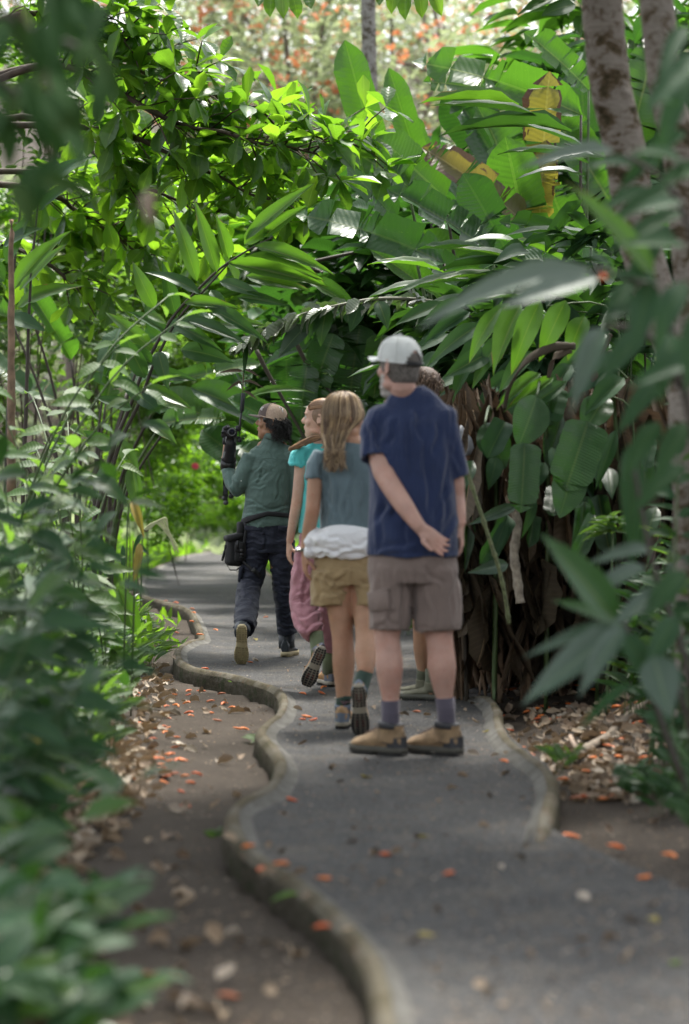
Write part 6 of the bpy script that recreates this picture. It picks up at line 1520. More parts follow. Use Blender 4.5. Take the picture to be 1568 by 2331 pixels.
for px, py, d, rx, rz, n, mat, L_, lb in spec2: bushmass(px, py, d+(1.8 if py < 650 else .4), rx, rz, n, mat, L_, lb, ry=rx*.45, name='long_bladed_clump', kind='litelance', ratio=(.16, .26), cat='plant')
# big dark leaves and stalks behind the people
t = heliconia(800, 20.5, 'heliconia clump with dark split leaves and slanting stalks behind the girls', 14, 1.0, .26, 1.6, 'banana_dark', ['banana', 'ginger_dark'], 1.1)
for b, e, w, d, mt in [((560, 905), (700, 850), 22, 19, 'ginger'), ((650, 770), (655, 930), 70, 20.5, 'banana_dark'), ((700, 830), (672, 985), 64, 19.5, 'banana_dark'), ((760, 760), (700, 900), 70, 19.5, 'banana_dark'), ((820, 740), (790, 900), 80, 19.8, 'banana_dark'), ((870, 760), (850, 900), 60, 19.6, 'banana'), ((700, 640), (830, 700), 40, 18.8, 'banana'), ((620, 760), (560, 900), 60, 24, 'banana')]:
    pl(t, b, e, w, d, 'banana' if w > 40 else 'lance', mt)
for pts in ([(665, 760), (700, 830), (760, 905), (790, 1000)], [(580, 790), (610, 850), (645, 910), (700, 1010)], [(735, 620), (700, 600), (880, 560)]):
    stem(t, [at(x, y, 19.5) for x, y in pts], (.02, .012), M_STEMD)
t = heliconia(960, 21.5, 'heliconia clump with one red bract rising behind the man', 12, 1.1, .26, 2.0, 'banana', ['banana_dark'], 1.2)
B = MB()
for k in range(4): B.ball(at(925+k*7, 555+k*7, 18.0), (.028, .02, .05), None, 8)
B.build('red_bract', simple('red_bract', (.4, .02, .03), .45), t)
t = heliconia(1500, 17.5, 'heliconia clump in shade behind the right hand trunks', 14, 1.0, .26, 2.2, 'banana_dark', ['dark'], 1.1)
t = heliconia(700, 26, 'pale green heliconia far behind the curly haired guide', 9, 1.2, .34, 1.2, 'banana', ['bright'], 1.2)
t = heliconia(200, 21, 'heliconia clump behind the arching ginger canes', 14, .8, .2, 2.3, 'banana', ['banana_dark'], 1.4)
# thin red-leaved spray and hanging tendril above the scope
t = thing('hanging_vine', 'thin hanging twig with narrow reddish leaves just above the scope handle', 'vine', at(553, 900, 17))
stem(t, [at(556, 760, 17), at(555, 830, 17), at(552, 900, 17)], (.005, .003), M_STEMR)
for b, e in (((554, 845), (505, 838)), ((554, 842), (590, 850)), ((554, 870), (515, 880)), ((554, 868), (598, 872)), ((554, 890), (585, 905))): pl(t, b, e, 8, 17, 'lance', 'dry')

# slender shoots standing by the left kerb
t = thing('bamboo_shoots', 'three thin bare dark canes standing beside the left kerb', 'shoots', gnd(318, 1425, -.1))
for x0, y0, x1, y1, mt in ((318, 1425, 325, 1215, M_STEM), (306, 1420, 303, 1230, M_STEMR), (314, 1400, 312, 1240, M_STEMR), (228, 1350, 224, 1190, M_STEMD)):
    g_ = gnd(x0, y0, -.1); stem(t, [g_, at(lerp(x0, x1, .5), lerp(y0, y1, .5), g_.y), at(x1, y1, g_.y)], (.008, .006), mt)
for b, e in (((280, 1240), (282, 1320)), ((243, 1260), (240, 1320)), ((325, 1215), (300, 1260)), ((312, 1240), (335, 1255))): pl(t, b, e, 12, 18.5, 'lance', 'dark')
t = thing('grass_plume', 'pale feathery plume leaning over the verge beside the left kerb', 'grass', at(330, 1215, 19))
for k in range(14):
    stem(t, [at(322+k, 1210, 19), at(350+k*2, 1190-k, 19), at(385, 1215+R.uniform(-8, 8), 19), at(402+R.uniform(-6, 6), 1255+R.uniform(-10, 6), 19)], (.004, .002), simple('plume', (.5, .52, .3), .7) if k == 0 else bpy.data.materials['plume'], 'awn', 4)
# ------------------------------------------------------------ trunks at the right
def bark(name, pale, brown):
    q = newmat(name); co = objco(q)
    a = noisen(q, objco(q, (3, 3, 4)), 3.0, 7, .75, .5); b = noisen(q, objco(q, (5, 5, 16)), 4, 5)
    c = ramp(q, a, [(.38, (.05, .042, .02)), (.45, brown), (.50, pale), (.8, tuple(x*1.25 for x in pale))])
    c = mixc(q, math_(q, 'MULTIPLY', math_(q, 'GREATER_THAN', b, .6), .35), c, brown)
    q.link(bsdf(q, c, .85, bump(q, math_(q, 'ADD', a, b), .02), .25).outputs[0], q.out.inputs[0]); return q.m
BARK = bark('lichened_bark', (.29, .255, .22), (.13, .092, .055)); BARK2 = bark('grey_palm_bark', (.26, .25, .23), (.13, .11, .09))
def trunk(label, pts, wpx, d, mat, name='tree', rings=True, base=None, cat='tree'):
    P_ = [at(x, y, d) for x, y in pts]; g = ground_at(pts[-1][0], d) if base is None else base
    t = thing(name, label, cat, g); P_.append(g-UP*.1); r0 = wpx*d/F/2
    cp = [Vector(p) for p in catmull([tuple(p) for p in P_], 14)]; B = MB()
    B.tube(cp, [r0*(1+.035*nz(i*.35, d)+(.012 if rings and i % 4 == 0 else 0))*(1+.25*max(0, i/len(cp)-.8)*4) for i in range(len(cp))], 22)
    for k in range(7):
        p = cp[int(R.uniform(.05, .5)*len(cp))]; a = R.uniform(0, 6.28); B.ball(p+Vector((math.cos(a), math.sin(a), 0))*r0*.9, (r0*.3, r0*.3, r0*.4), None, 8)
    B.build('trunk', mat, t); return t, cp
t1, c1 = trunk('pale lichened trunk leaning to the right, the nearer left one of the pair', [(1330, -500), (1358, -150), (1374, 60), (1390, 200), (1420, 330), (1446, 500), (1480, 640), (1530, 780), (1580, 950), (1630, 1200)], 94, 10.2, BARK)
t2, c2 = trunk('greyish trunk at the right edge half hidden by blurred leaves', [(1440, -500), (1475, -150), (1495, 20), (1515, 200), (1545, 340), (1562, 520), (1580, 760), (1560, 950), (1575, 1200)], 78, 9.4, BARK)
for t_, cp, seed_ in ((t1, c1, 1), (t2, c2, 2)):      # high crowns, mostly above the picture
    top = cp[0]; c = Cloud('lite')
    for k in range(6):
        e = top+Vector((R.uniform(-1.6, 1.2), R.uniform(-1.2, 1.6), R.uniform(.6, 1.8))); stem(t_, [top, top.lerp(e, .5)+UP*.2, e], (.05, .015), BARK, 'limb')
        for _ in range(420):
            b = e+rdir(-1, 1)*R.uniform(.1, 1.0); l = R.uniform(.16, .3); c.add(b, rdir(-.7, .3), UP+rdir(-1, 1)*.5, l, l*.42)
    c.build('foliage', 'ginger_dark', t_)
trunk('slender ringed grey palm trunk rising far behind the banana tip', [(838, -200), (838, 0), (840, 120), (843, 230), (846, 600)], 33, 30, BARK2, 'palm_trunk')

# ------------------------------------------------------------ trees on the slope beyond, with orange blossom
HT = [(330, 120, 62, 3.6), (520, 60, 56, 3.6), (660, 180, 50, 3.0), (760, 40, 66, 3.8), (900, 150, 54, 3.2), (1010, 30, 60, 3.4), (1140, 120, 64, 3.6), (1260, 60, 52, 3.0), (1420, 100, 60, 3.6),
      (420, 260, 52, 2.8), (620, 320, 60, 3.2), (800, 290, 48, 2.6), (960, 300, 58, 3.2), (120, 120, 60, 3.6), (1560, 180, 58, 3.4), (700, 420, 54, 3.0), (540, -90, 72, 4.2), (860, -110, 76, 4.4), (1180, -90, 74, 4.2), (240, -80, 72, 4.2)]
BARKH = simple('far_bark', (.16, .13, .11), .9, nscale=6, namt=.3)
adj = ['tall', 'short', 'spreading', 'thin', 'bushy', 'rounded', 'ragged', 'slender', 'dense', 'leaning']
for i, (px, py, d, r) in enumerate(HT):
    c0 = at(px, py, d); gx = c0.x+R.uniform(-.6, .6); g = Vector((gx, d, gz(gx, d)))
    where = ('upper left' if px < 380 else 'left of the palm trunk' if px < 780 else 'right of the palm trunk' if px < 1050 else 'above the banana clump' if px < 1300 else 'behind the leaning trunks')
    lv = 'low on the slope' if py > 200 else 'high on the slope' if py > 0 else 'along the skyline'
    t = thing('flowering_tree', '%s orange flowering tree %s, %s' % (adj[i % 10], lv, where), 'tree', g, 'orange flowering trees on the slope')
    top = Vector((c0.x, d, max(c0.z, g.z+1.2)))
    w = stem(t, [g, g.lerp(top, .5)+Vector((R.uniform(-.3, .3), 0, 0)), top], (.16, .07), BARKH, 'trunk')
    cl_ = []
    for k in range(9):
        a = R.uniform(0, 6.28); e = top+Vector((math.cos(a)*r*R.uniform(.4, .95), math.sin(a)*r*.8, R.uniform(-.7, .8)*r)); cl_.append(e)
        if k < 5: stem(t, [w[int(len(w)*R.uniform(.4, .9))], top.lerp(e, .5)-UP*.1, e], (.07, .02), BARKH, 'branch', 5)
    c = Cloud('tiny'); f_ = Cloud('tiny')
    for _ in range(2600):
        e = R.choice(cl_); b = e+rdir(-1, 1)*(r*.42*R.random()**.5); l = R.uniform(.14, .30); c.add(b, rdir(-.6, .5), UP+rdir(-1, 1)*.8, l, l*.5)
    for _ in range(80 if i % 3 else 230):
        e = R.choice(cl_); o_ = rdir(0, 1); b = e+Vector((o_.x*.42*r, -abs(o_.y)*.42*r, o_.z*.42*r)); 
        for _k in range(3): l = R.uniform(.12, .24); f_.add(b+rdir(-1, 1)*.08, rdir(-.2, .9), UP+rdir(-1, 1), l, l*.6)
    c.build('foliage', 'hill', t); f_.build('blossom', 'blossom', t)
# ground cover on the slope and verges (nobody could count it)
c = Cloud('tiny')
for _ in range(26000):
    y = 40+60*R.random()**1.3; x = R.uniform(-.22, .2)*y; l = R.uniform(.15, .5); c.add(Vector((x, y, gz(x, y))), (rdir(.1, .9)+UP*.5), UP+rdir(-1, 1), l, l*.4)
tag(c.build('slope_undergrowth', 'hill'), kind='stuff')
c = Cloud('tiny')
for _ in range(15000):
    y = R.uniform(17, 46); a, b = kl(y), xr(y)
    if y < 25 and R.random() < .9: continue
    x = a-.14-abs(R.gauss(0, 1.0)) if R.random() < .6 else b+.10+abs(R.gauss(0, 1.0)); l = R.uniform(.06, .16)*(2.2 if y > 27 else 1); c.add(Vector((x, y, gz(x, y))), (rdir(0, .9)+UP*.8), UP+rdir(-1, 1), l, l*.35)
tag(c.build('verge_grass', 'bright'), kind='stuff')

# ------------------------------------------------------------ unseen trees added beside and behind the viewer to shade the path
for i, (x, y, z, r, lb) in enumerate(((3.2, 8.5, 4.6, 2.6, 'unseen shade tree added right of the path with its crown over the walkers'), (-3.6, 9.3, 5.0, 1.9, 'unseen shade tree added left of the path with its crown overhead'), (-2.4, 7.4, 4.7, 1.9, 'unseen shade tree added in front of the left bank'), (1.6, 1.0, 4.8, 2.4, 'unseen shade tree added behind the viewer on the right'), (4.2, 14.0, 5.2, 2.4, 'unseen shade tree added above the dry thatch on the right'), (3.4, 10.8, 5.0, 1.7, 'unseen shade tree added beside the leaning trunks'))):
    g = Vector((x, y, gz(x, y) if y > -5 else 0)); t = thing('added_shade_tree', lb, 'tree', g); top = Vector((x*.72, y, z))
    stem(t, [g, g.lerp(top, .5)+Vector((.1, 0, 0)), top], (.14, .08), BARKH, 'trunk', 10); c = Cloud('lite')
    for k in range(10):
        e = top+Vector((R.uniform(-1, 1)*r, R.uniform(-1, 1)*r, R.uniform(-.05, .35)*r))
        stem(t, [top-UP*.4, top.lerp(e, .5), e], (.05, .015), BARKH, 'branch', 5)
        for _ in range(115): b = e+rdir(-.6, .8)*R.uniform(.1, .9); l = R.uniform(.2, .36); c.add(b, rdir(-.7, .2), UP+rdir(-1, 1)*.4, l, l*.45)
    c.build('foliage', 'ginger_dark', t)

# ------------------------------------------------------------ sprigs hanging into the top edge
t = thing('tree_branch', 'bright green leafy sprig hanging into the top edge above the palm trunk', 'branch', at(640, -60, 15))
g0 = at(640, -60, 15); stem(t, [at(560, -160, 15), at(620, -80, 15), at(680, -40, 15), at(960, -50, 15)], (.014, .006), M_BRANCH, 'twig')
for b, e, w in [((600, -30), (588, 12), 26), ((620, -30), (612, 28), 28), ((640, -30), (645, 38), 30), ((660, -30), (680, 26), 28), ((690, -35), (708, 14), 26), ((900, -40), (890, 20), 28), ((925, -40), (918, 34), 30), ((950, -40), (962, 30), 30), ((975, -40), (1002, 26), 28), ((880, -40), (862, 6), 24)]:
    pl(t, b, e, w, 15, 'obov', 'bright' if R.random() < .7 else 'canopy')
t = thing('tree_branch', 'dark leafy sprig hanging into the top edge beside the leaning trunk', 'branch', at(1280, -60, 14))
stem(t, [at(1330, -160, 14), at(1300, -60, 14), at(1250, -20, 14)], (.014, .006), M_BRANCH, 'twig')
for b, e, w in [((1290, -10), (1182, 8), 30), ((1310, 10), (1240, 20), 40), ((1260, -30), (1170, -20), 30)]: pl(t, b, e, w, 14, 'ellip', 'ginger_dark')

# ------------------------------------------------------------ blurred leaves close to the viewer, right
t = thing('broad_leaved_shrub', 'large blurred grey-green leaves reaching in from the right close to the viewer', 'shrub', ground_at(1640, 6.6))
for b, e, w, d, mt in [((1350, 612), (940, 640), 62, 6.6, 'pale'), ((1360, 632), (1146, 680), 60, 6.5, 'pale'), ((1400, 345), (1186, 346), 42, 7.0, 'pale'), ((1490, 640), (1310, 400), 66, 6.6, 'ginger'), ((1372, 745), (1296, 922), 56, 6.4, 'grey'),
    ((1540, 240), (1470, 210), 40, 6.0, 'dark'), ((1600, 120), (1455, 250), 60, 5.6, 'dark'), ((1500, 420), (1640, 330), 60, 6.2, 'dark'), ((1560, 560), (1420, 540), 46, 6.4, 'dark'), ((1560, 640), (1480, 760), 60, 6.2, 'dark'), ((1600, 700), (1560, 880), 66, 6.2, 'dark'),
    ((1560, 300), (1400, 420), 46, 6.8, 'dark'), ((1540, 420), (1380, 500), 44, 7.0, 'dark'), ((1500, 380), (1400, 330), 40, 7.2, 'dark'), ((1560, 480), (1380, 560), 50, 6.8, 'dark'), ((1530, 520), (1400, 680), 50, 7, 'dark'), ((1480, 430), (1360, 470), 40, 7.2, 'dark'), ((1570, 180), (1480, 330), 50, 6.4, 'dark'), ((1560, 60), (1500, 160), 40, 6.4, 'dark'),
    ((1470, 740), (1370, 860), 54, 7.2, 'dark'), ((1440, 800), (1340, 830), 44, 7.4, 'dark'), ((1520, 860), (1400, 960), 54, 7.2, 'dark'), ((1500, 960), (1420, 1060), 50, 7.2, 'dark'), ((1570, 960), (1480, 1080), 56, 6.8, 'dark'), ((1560, 1060), (1440, 1140), 50, 7, 'dark'),
    ((1500, 650), (1400, 600), 40, 6.6, 'dark'), ((1430, 640), (1370, 760), 44, 6.8, 'dark'), ((1400, 620), (1330, 560), 40, 7, 'dark'), ((1480, 700), (1380, 700), 46, 6.8, 'dark'), ((1530, 760), (1500, 900), 60, 6.4, 'dark'), ((1480, 640), (1440, 800), 60, 6.6, 'dark'),
    ((1550, 460), (1450, 470), 44, 6.4, 'dark'), ((1450, 380), (1340, 350), 40, 6.8, 'dark'), ((1560, 380), (1480, 300), 40, 6.2, 'dark'), ((1590, 820), (1440, 850), 56, 6.3, 'dark')]:
    pl(t, b, e, w, d, 'lance', mt, up=Vector((R.uniform(-.2, .2), -.75, .7)) if mt != 'pale' else Vector((0, -1, .75)))
for pts in ([(1640, 1300), (1560, 900), (1500, 680), (1400, 625), (1350, 615)], [(1640, 1300), (1600, 700), (1540, 450), (1420, 350)], [(1640, 1200), (1600, 600), (1590, 200), (1580, 40)], [(1560, 900), (1470, 760), (1372, 745)]): stem(t, [at(x, y, 6.7) for x, y in pts], (.014, .006), M_STEMD)
B = MB()
for x, y in ((1372, 630),): B.ball(at(x, y, 6.3), (.010, .008, .008), None, 8)
B.build('berry', simple('orange_berry', (.75, .14, .04), .5), t)
t = thing('broad_leaved_shrub', 'low blurred shrub at the right with one tall upright blade and drooping broad leaves', 'shrub', ground_at(1500, 7.4))
for b, e, w, d, mt in [((1405, 1420), (1252, 1212), 86, 7.0, 'ginger_dark'), ((1420, 1425), (1190, 1586), 74, 7.0, 'grey'), ((1422, 1425), (1314, 1562), 52, 6.9, 'grey'), ((1405, 1420), (1196, 1480), 34, 7.1, 'grey'), ((1488, 1492), (1524, 1626), 84, 7.0, 'grey'), ((1440, 1560), (1318, 1644), 28, 7.0, 'dark'),
    ((1430, 1010), (1448, 1290), 52, 7.4, 'dark'), ((1470, 1290), (1330, 1340), 40, 7.2, 'grey'), ((1480, 1250), (1350, 1262), 34, 7.3, 'grey'), ((1510, 1340), (1390, 1420), 44, 7, 'grey'), ((1560, 1300), (1460, 1400), 50, 7.0, 'dark'), ((1540, 1400), (1470, 1520), 52, 7.2, 'dark'), ((1420, 1440), (1500, 1560), 50, 7.2, 'dark'), ((1380, 1410), (1270, 1360), 34, 7.4, 'ginger_dark')]:
    pl(t, b, e, w, d, 'lance', mt, up=Vector((R.uniform(-.2, .2), -.8, .5)))
for pts in ([(1560, 1800), (1490, 1600), (1425, 1425), (1395, 1400)], [(1600, 1760), (1560, 1500), (1490, 1300), (1440, 1050)], [(1600, 1760), (1540, 1560), (1488, 1492)]): stem(t, [at(x, y, 7.2) for x, y in pts], (.012, .006), M_STEMD)
for i, (px, d, h, mt, kd, L_, Wd, lb) in enumerate(((1530, 9.0, 1.6, 'dark', 'ellip', .13, .06, 'dark leafy shrub below the right hand trunk'), (1600, 8.2, 2.0, 'dark', 'ellip', .14, .065, 'dense dark shrub along the right edge'), (1470, 10.2, 1.3, 'dark', 'ellip', .12, .055, 'dark shrub between the leaning trunks and the dry thatch'),
    (1560, 10.8, 2.3, 'dark', 'lance', .2, .05, 'narrow-leaved dark shrub behind the right hand trunks'), (1500, 11.4, 1.0, 'dark', 'lance', .2, .045, 'low dark clump at the foot of the dry thatch'), (1650, 9.5, 2.6, 'dark', 'ellip', .15, .07, 'tall dark shrub at the far right edge'), (1420, 11.8, .8, 'ginger_dark', 'lance', .2, .04, 'knee-high dark clump right of the litter'))):
    herb(px, d, lb, h, 7, 16, L_, Wd, kd, mt, .28, .12, 'shrub', None, 'shrub', ['ginger_dark', 'shrub'], az=R.uniform(-1.2, 1.2), lo=.12, sm=M_STEM)

# ------------------------------------------------------------ blurred branch in the top left corner
t = thing('near_branch', 'blurred dark branch hanging close to the viewer in the top left corner', 'branch', at(40, -60, 5.2))
for pts in ([(-120, -200), (0, -60), (60, 60), (110, 200), (112, 380)], [(-120, -100), (20, 40), (160, 100), (260, 150)], [(-150, 80), (0, 180), (90, 260)]): stem(t, [at(x, y, 5.2) for x, y in pts], (.010, .005), simple('brown_near', (.07, .03, .02), .7) if pts[0][1] == -200 else M_STEMD)
for _ in range(44):
    x = R.uniform(-80, 250); y = R.uniform(-80, 430); 
    if x > 150 and y > 300: continue
    a = R.uniform(.2, 2.8); ln = R.uniform(70, 130)
    pl(t, (x, y), (x+ln*math.cos(a), y+ln*math.sin(a)), R.uniform(36, 56), R.uniform(4.8, 5.8), 'ellip', 'matte')
pl(t, (345, 430), (338, 500), 36, 5.4, 'ellip', 'dry')

# ------------------------------------------------------------ left bank: tall herbs, low herbs, foreground blur
TL = [(20, 13.6, 1.9), (95, 12.6, 1.75), (165, 13.4, 1.6), (228, 14.2, 1.2), (250, 15.2, .7), (-30, 12, 2.0), (55, 11.2, 1.6), (130, 11.4, 1.45), (195, 12.2, 1.3), (0, 9.8, 1.45), (70, 10.0, 1.2), (-70, 8.4, 1.2), (-10, 8.8, .9), (120, 11.8, .9), (160, 12.0, .95), (262, 13.4, .7), (245, 12.6, 1.0), (-90, 6.8, .95), (-20, 7.0, .7), (30, 7.8, .6)]
pos = ['at the far left', 'left of the ginger canes', 'in front of the ginger canes', 'beside the ginger canes', 'just left of the bare shoots', 'cut by the left edge', 'behind the blurred leaves', 'below the dead stalk', 'at the middle of the left bank', 'at the left edge lower down', 'over the low ground cover', 'largest at the left edge',
       'blurred at mid height left', 'blurred just above the low herbs', 'with hanging leaves near the dirt strip', 'beside the bare dark shoots', 'leaning toward the dirt strip', 'nearest at the left edge', 'blurred dark in the left foreground', 'blurred in front of the litter']
for (px, d, h), w_ in zip(TL, pos):
    near = d < 10  # nearer shrubs take darker leaf colours that stand in for shade
    herb(px, d, '%s shrub with drooping leaves %s' % ('grey-green' if near else 'leafy green', w_), h*(1.0 if px < 200 else .82), 4, 9, .20, .092, R.choice(['heart', 'ellip']), 'shrub' if not near else R.choice(['ginger_dark', 'dark', 'dark']), .40, .36, 'shrub', None, 'shrub', ['shrub', 'dusty', 'ginger'] if not near else ['shrub', 'ginger_dark'], az=R.uniform(-1.0, .8) if px < 40 else R.uniform(1.4, 4.8), lo=.2, out=.9)
for b, e, w, d, k, m in [((60, 1630), (112, 1740), 40, 8.6, 'lance', 'yellow'), ((318, 1235), (308, 1320), 18, 12.5, 'lance', 'yellow'), ((270, 1340), (322, 1470), 46, 14.6, 'lance', 'ginger'), ((300, 1140), (328, 1215), 20, 12.5, 'lance', 'yellow'), ((0, 0), (0, 0), 0, 0, 0, 0)][:4]:
    t = thing('fallen_leaf' if False else 'drooping_leaf', {'yellow': 'yellowing leaf hanging over the %s' % ('low herbs on the left' if b[0] < 100 else 'bank beside the ginger canes' if b[1] > 1200 else 'left bank below the hanging leaves'), 'ginger': 'long pale striped leaf drooping by the bare shoots'}[m], 'leaf', at(b[0], b[1], d))
    pl(t, b, e, w, d, k, m, up=Vector((.2, -1, .1))); stem(t, [ground_at(b[0]-20, d), at(b[0]-10, b[1]+60, d), at(b[0], b[1], d)], (.006, .003))
edge = lambda y: float(np.interp(y, [1380, 1440, 1500, 1560, 1650, 1750, 1850, 1920, 2000, 2100, 2200, 2330], [230, 255, 320, 330, 290, 290, 215, 130, 70, 90, 120, 150]))
n = 0; wl = ['with glossy leaves', 'with lance leaves', 'with rounded leaves', 'with pale leaves', 'with dark leaves']
for i in range(88):
    py = R.choice([R.uniform(1400, 1700), R.uniform(1420, 1720), R.uniform(1500, 1950), R.uniform(1500, 1900), R.uniform(1850, 2500)]); e = edge(min(2330, py)); px = e-abs(R.gauss(0, 150))-R.uniform(0, 20)
    if px < -200: continue
    if py > 1850 and R.random() < .55: continue
    g = gnd(px, py, -.1); g.z = gz(g.x, g.y); d = g.y; q_ = (e-px)/200
    row = 'beside the near kerb' if d < 7 else 'in the front bank' if d < 9 else 'on the bank left of the walkers' if d < 12 else 'at the foot of the ginger canes'
    k = R.choice([('ellip', .10, .042, 'shrub', 2), ('lance', .16, .038, 'shrub', 1), ('heart', .08, .05, 'shrub', 2), ('ellip', .09, .04, 'dusty', 3), ('lance', .14, .032, 'ginger_dark', 4)])
    if d < 10 and k[3] in ('shrub', 'dusty'): k = k[:3]+('ginger_dark', 4)  # near herbs get a darker leaf colour in place of surrounding shade
    herb(px, d, 'low herb %s %s, %s' % (wl[k[4]], row, 'beside the dirt' if q_ < .35 else 'farther in' if q_ < 1.1 else 'leftmost'), (.16+.22*R.random()+.12*min(1.5, max(0, q_)))*(.62 if d < 9 else 1), R.randint(3, 4) if d < 10 else R.randint(3, 5), R.randint(3, 5) if d < 10 else R.randint(4, 7), k[1]*R.uniform(.8, 1.3), k[2]*1.1, k[0], k[3], .4, .02, 'herb', 'low herbs '+row, 'low_herb', ['bright', 'shrub', 'ginger_dark'] if d > 11 else ['ginger_dark', 'dark', 'shrub'], base=g, lo=.15)
# nearest blurred ones
for px, d, h, lb in ((30, 5.6, .36, 'broad blurred green leaf plant at the bottom left'), (150, 5.9, .30, 'blurred bright green herb reaching toward the dirt at the bottom left'), (-20, 5.0, .45, 'blurred dark herb in the bottom left corner'), (120, 5.0, .28, 'blurred low herb near the bottom edge'), (210, 5.4, .16, 'blurred thin herb beside the bare dirt'), (20, 6.2, .6, 'blurred broad grey leaves at the left edge above the corner')):
    herb(px, d, lb, h*.8, 4, 5, .16, .07, 'ellip', R.choice(['ginger_dark', 'dark', 'dark']), .6, .02, 'herb', None, 'low_herb', ['ginger', 'dusty'], lo=.2)  # foreground shade again carried by the dark leaf colours
# clump of peace-lily like leaves by the kerb bend, weeds on the kerb
herb(350, 15.3, 'glossy fresh clump of broad leaves beside the kerb bend', .30, 6, 6, .20, .055, 'lance', 'shrub', .7, .0, 'herb', None, 'low_herb', ['bright'], base=gnd(345, 1535, -.1), lo=.2)
herb(570, 14, 'small weed growing against the kerb behind the girls', .10, 4, 4, .06, .025, 'ellip', 'shrub', .8, 0, 'weed', None, 'weed', base=gnd(572, 1590, -.1))
herb(575, 11, 'small broad leaf weed at the kerb beside the dirt', .08, 2, 3, .08, .05, 'heart', 'shrub', .8, 0, 'weed', None, 'weed', base=gnd(568, 1716, -.1))
herb(490, 8, 'tuft of moss-green weed against the kerb corner', .06, 3, 4, .05, .03, 'heart', 'shrub', .9, 0, 'weed', None, 'weed', base=gnd(492, 1930, -.1))
herb(1285, 9.8, 'small blurred green sprig on the right kerb', .10, 3, 4, .09, .03, 'ellip', 'shrub', .7, 0, 'weed', None, 'weed', base=gnd(1275, 1765, 0))
# right bank herbs
RB = [(1085, 1400, .22), (1120, 1390, .30), (1075, 1440, .16), (1160, 1420, .24), (1195, 1440, .32), (1130, 1440, .18), (1240, 1450, .34), (1290, 1440, .3), (1215, 1500, .2), (1330, 1480, .35), (1100, 1470, .10), (1180, 1470, .14), (1400, 1560, .3), (1480, 1640, .3), (1530, 1760, .26), (1500, 1830, .18), (1555, 1850, .28), (1450, 1800, .12), (1580, 1950, .3)]
for i, (px, py, h) in enumerate(RB):
    d = gnd(px, py).y; row = 'at the foot of the dry thatch' if py < 1520 else 'in the right foreground shade'
    k = R.choice([('ellip', .11, .045), ('lance', .15, .035), ('heart', .09, .05)])
    herb(px, d, '%s green seedling with %s leaves %s' % ('tall' if h > .28 else 'low' if h < .17 else 'mid-height', {'ellip': 'oval', 'lance': 'narrow', 'heart': 'heart-shaped'}[k[0]], row), h, 4, 6, k[1], k[2], k[0], 'shrub' if py < 1520 else 'ginger_dark', .4, .03, 'seedling', 'seedlings '+row, 'seedling', ['ginger_dark', 'dark'], lo=.15)
herb(930, 18.5, 'bright weed tuft at the far right edge of the path', .14, 6, 5, .08, .03, 'ellip', 'bright', .7, .0, 'weed', None, 'weed', base=gnd(925, 1445))
t = thing('fern', 'fresh palmate sprig standing in front of the dry thatch', 'plant', ground_at(1380, 12.0))
for k in range(22):
    a = R.uniform(-PI, .3); r_ = R.uniform(40, 90); x0, y0 = 1395+R.uniform(-18, 18), 1200+R.uniform(-18, 18); pl(t, (x0, y0), (x0+r_*math.cos(a), y0+r_*.45*math.sin(a)+8), 14, 12.2, 'lance', 'shrub')
stem(t, [ground_at(1380, 12.2), at(1392, 1300, 12.2), at(1395, 1200, 12.2)], (.008, .004))

# ------------------------------------------------------------ surface roots and twigs on the right
t = thing('surface_root', 'pale crooked surface root lying on the right bank', 'root', gnd(1380, 1670))
P_ = [gnd(x, y) for x, y in ((1290, 1712), (1330, 1690), (1380, 1672), (1430, 1655), (1480, 1640), (1540, 1610))]
for p in P_: p.z = gz(p.x, p.y)+.02
B = MB(); cp = [Vector(p) for p in catmull([tuple(p) for p in P_], 6)]; B.tube(cp, [.022+.008*nz(i*.8) for i in range(len(cp))], 9); B.build('root', simple('root_bark', (.20, .16, .12), .85, nscale=14, namt=.3, bmp=.005, bscale=30), t)
t = thing('broken_twig', 'short forked broken twig lying on the dirt right of the right kerb', 'twig', gnd(1305, 1700))
B = MB(); B.tube([gnd(1298, 1680)+UP*.01, gnd(1304, 1700)+UP*.02, gnd(1318, 1718)+UP*.01], .011, 7); B.tube([gnd(1304, 1700)+UP*.02, gnd(1330, 1712)+UP*.01], .006, 6); B.build('stick', simple('stick', (.26, .19, .14), .8), t)

# ------------------------------------------------------------ fallen blossoms
q = newmat('orange_blossom'); co = objco(q)
c = ramp(q, q.new('ShaderNodeObjectInfo').outputs['Random'], [(0, (.62, .10, .015)), (.35, (.78, .17, .02)), (.75, (.85, .24, .03)), (.9, (.55, .13, .03)), (1, (.26, .09, .03))])
c = mixc(q, math_(q, 'MULTIPLY', noisen(q, co, 60, 4), .5), c, (.35, .07, .02))
q.link(bsdf(q, c, .5, bump(q, noisen(q, co, 120, 3), .003)).outputs[0], q.out.inputs[0]); MBL = q.m
def blossom_mesh(seed):
    r = random.Random(seed); B = MB(); pts = []; n = 8; bend = r.uniform(-.02, .02)
    for i in range(n): u = i/(n-1); pts.append((-.028+.056*u, bend*math.sin(PI*u), .008+.004*math.sin(PI*u)))
    B.tube(pts, [(.0015+.0085*math.sin(PI*min(1, .08+i/(n-1)*.9))**.8, .0012+.0065*math.sin(PI*min(1, .08+i/(n-1)*.9))**.8) for i in range(n)], 7)
    me = mesh_from(B.v, B.f, True); me.materials.append(MBL); me.name = 'blossom'; return me
BLM = [blossom_mesh(i) for i in range(5)]
def top_z(x, y):
    if kl(y)-.0 < x < xr(y): return .004
    if abs(x-kl(y)) < .09: return .06
    return gz(x, y)+.003
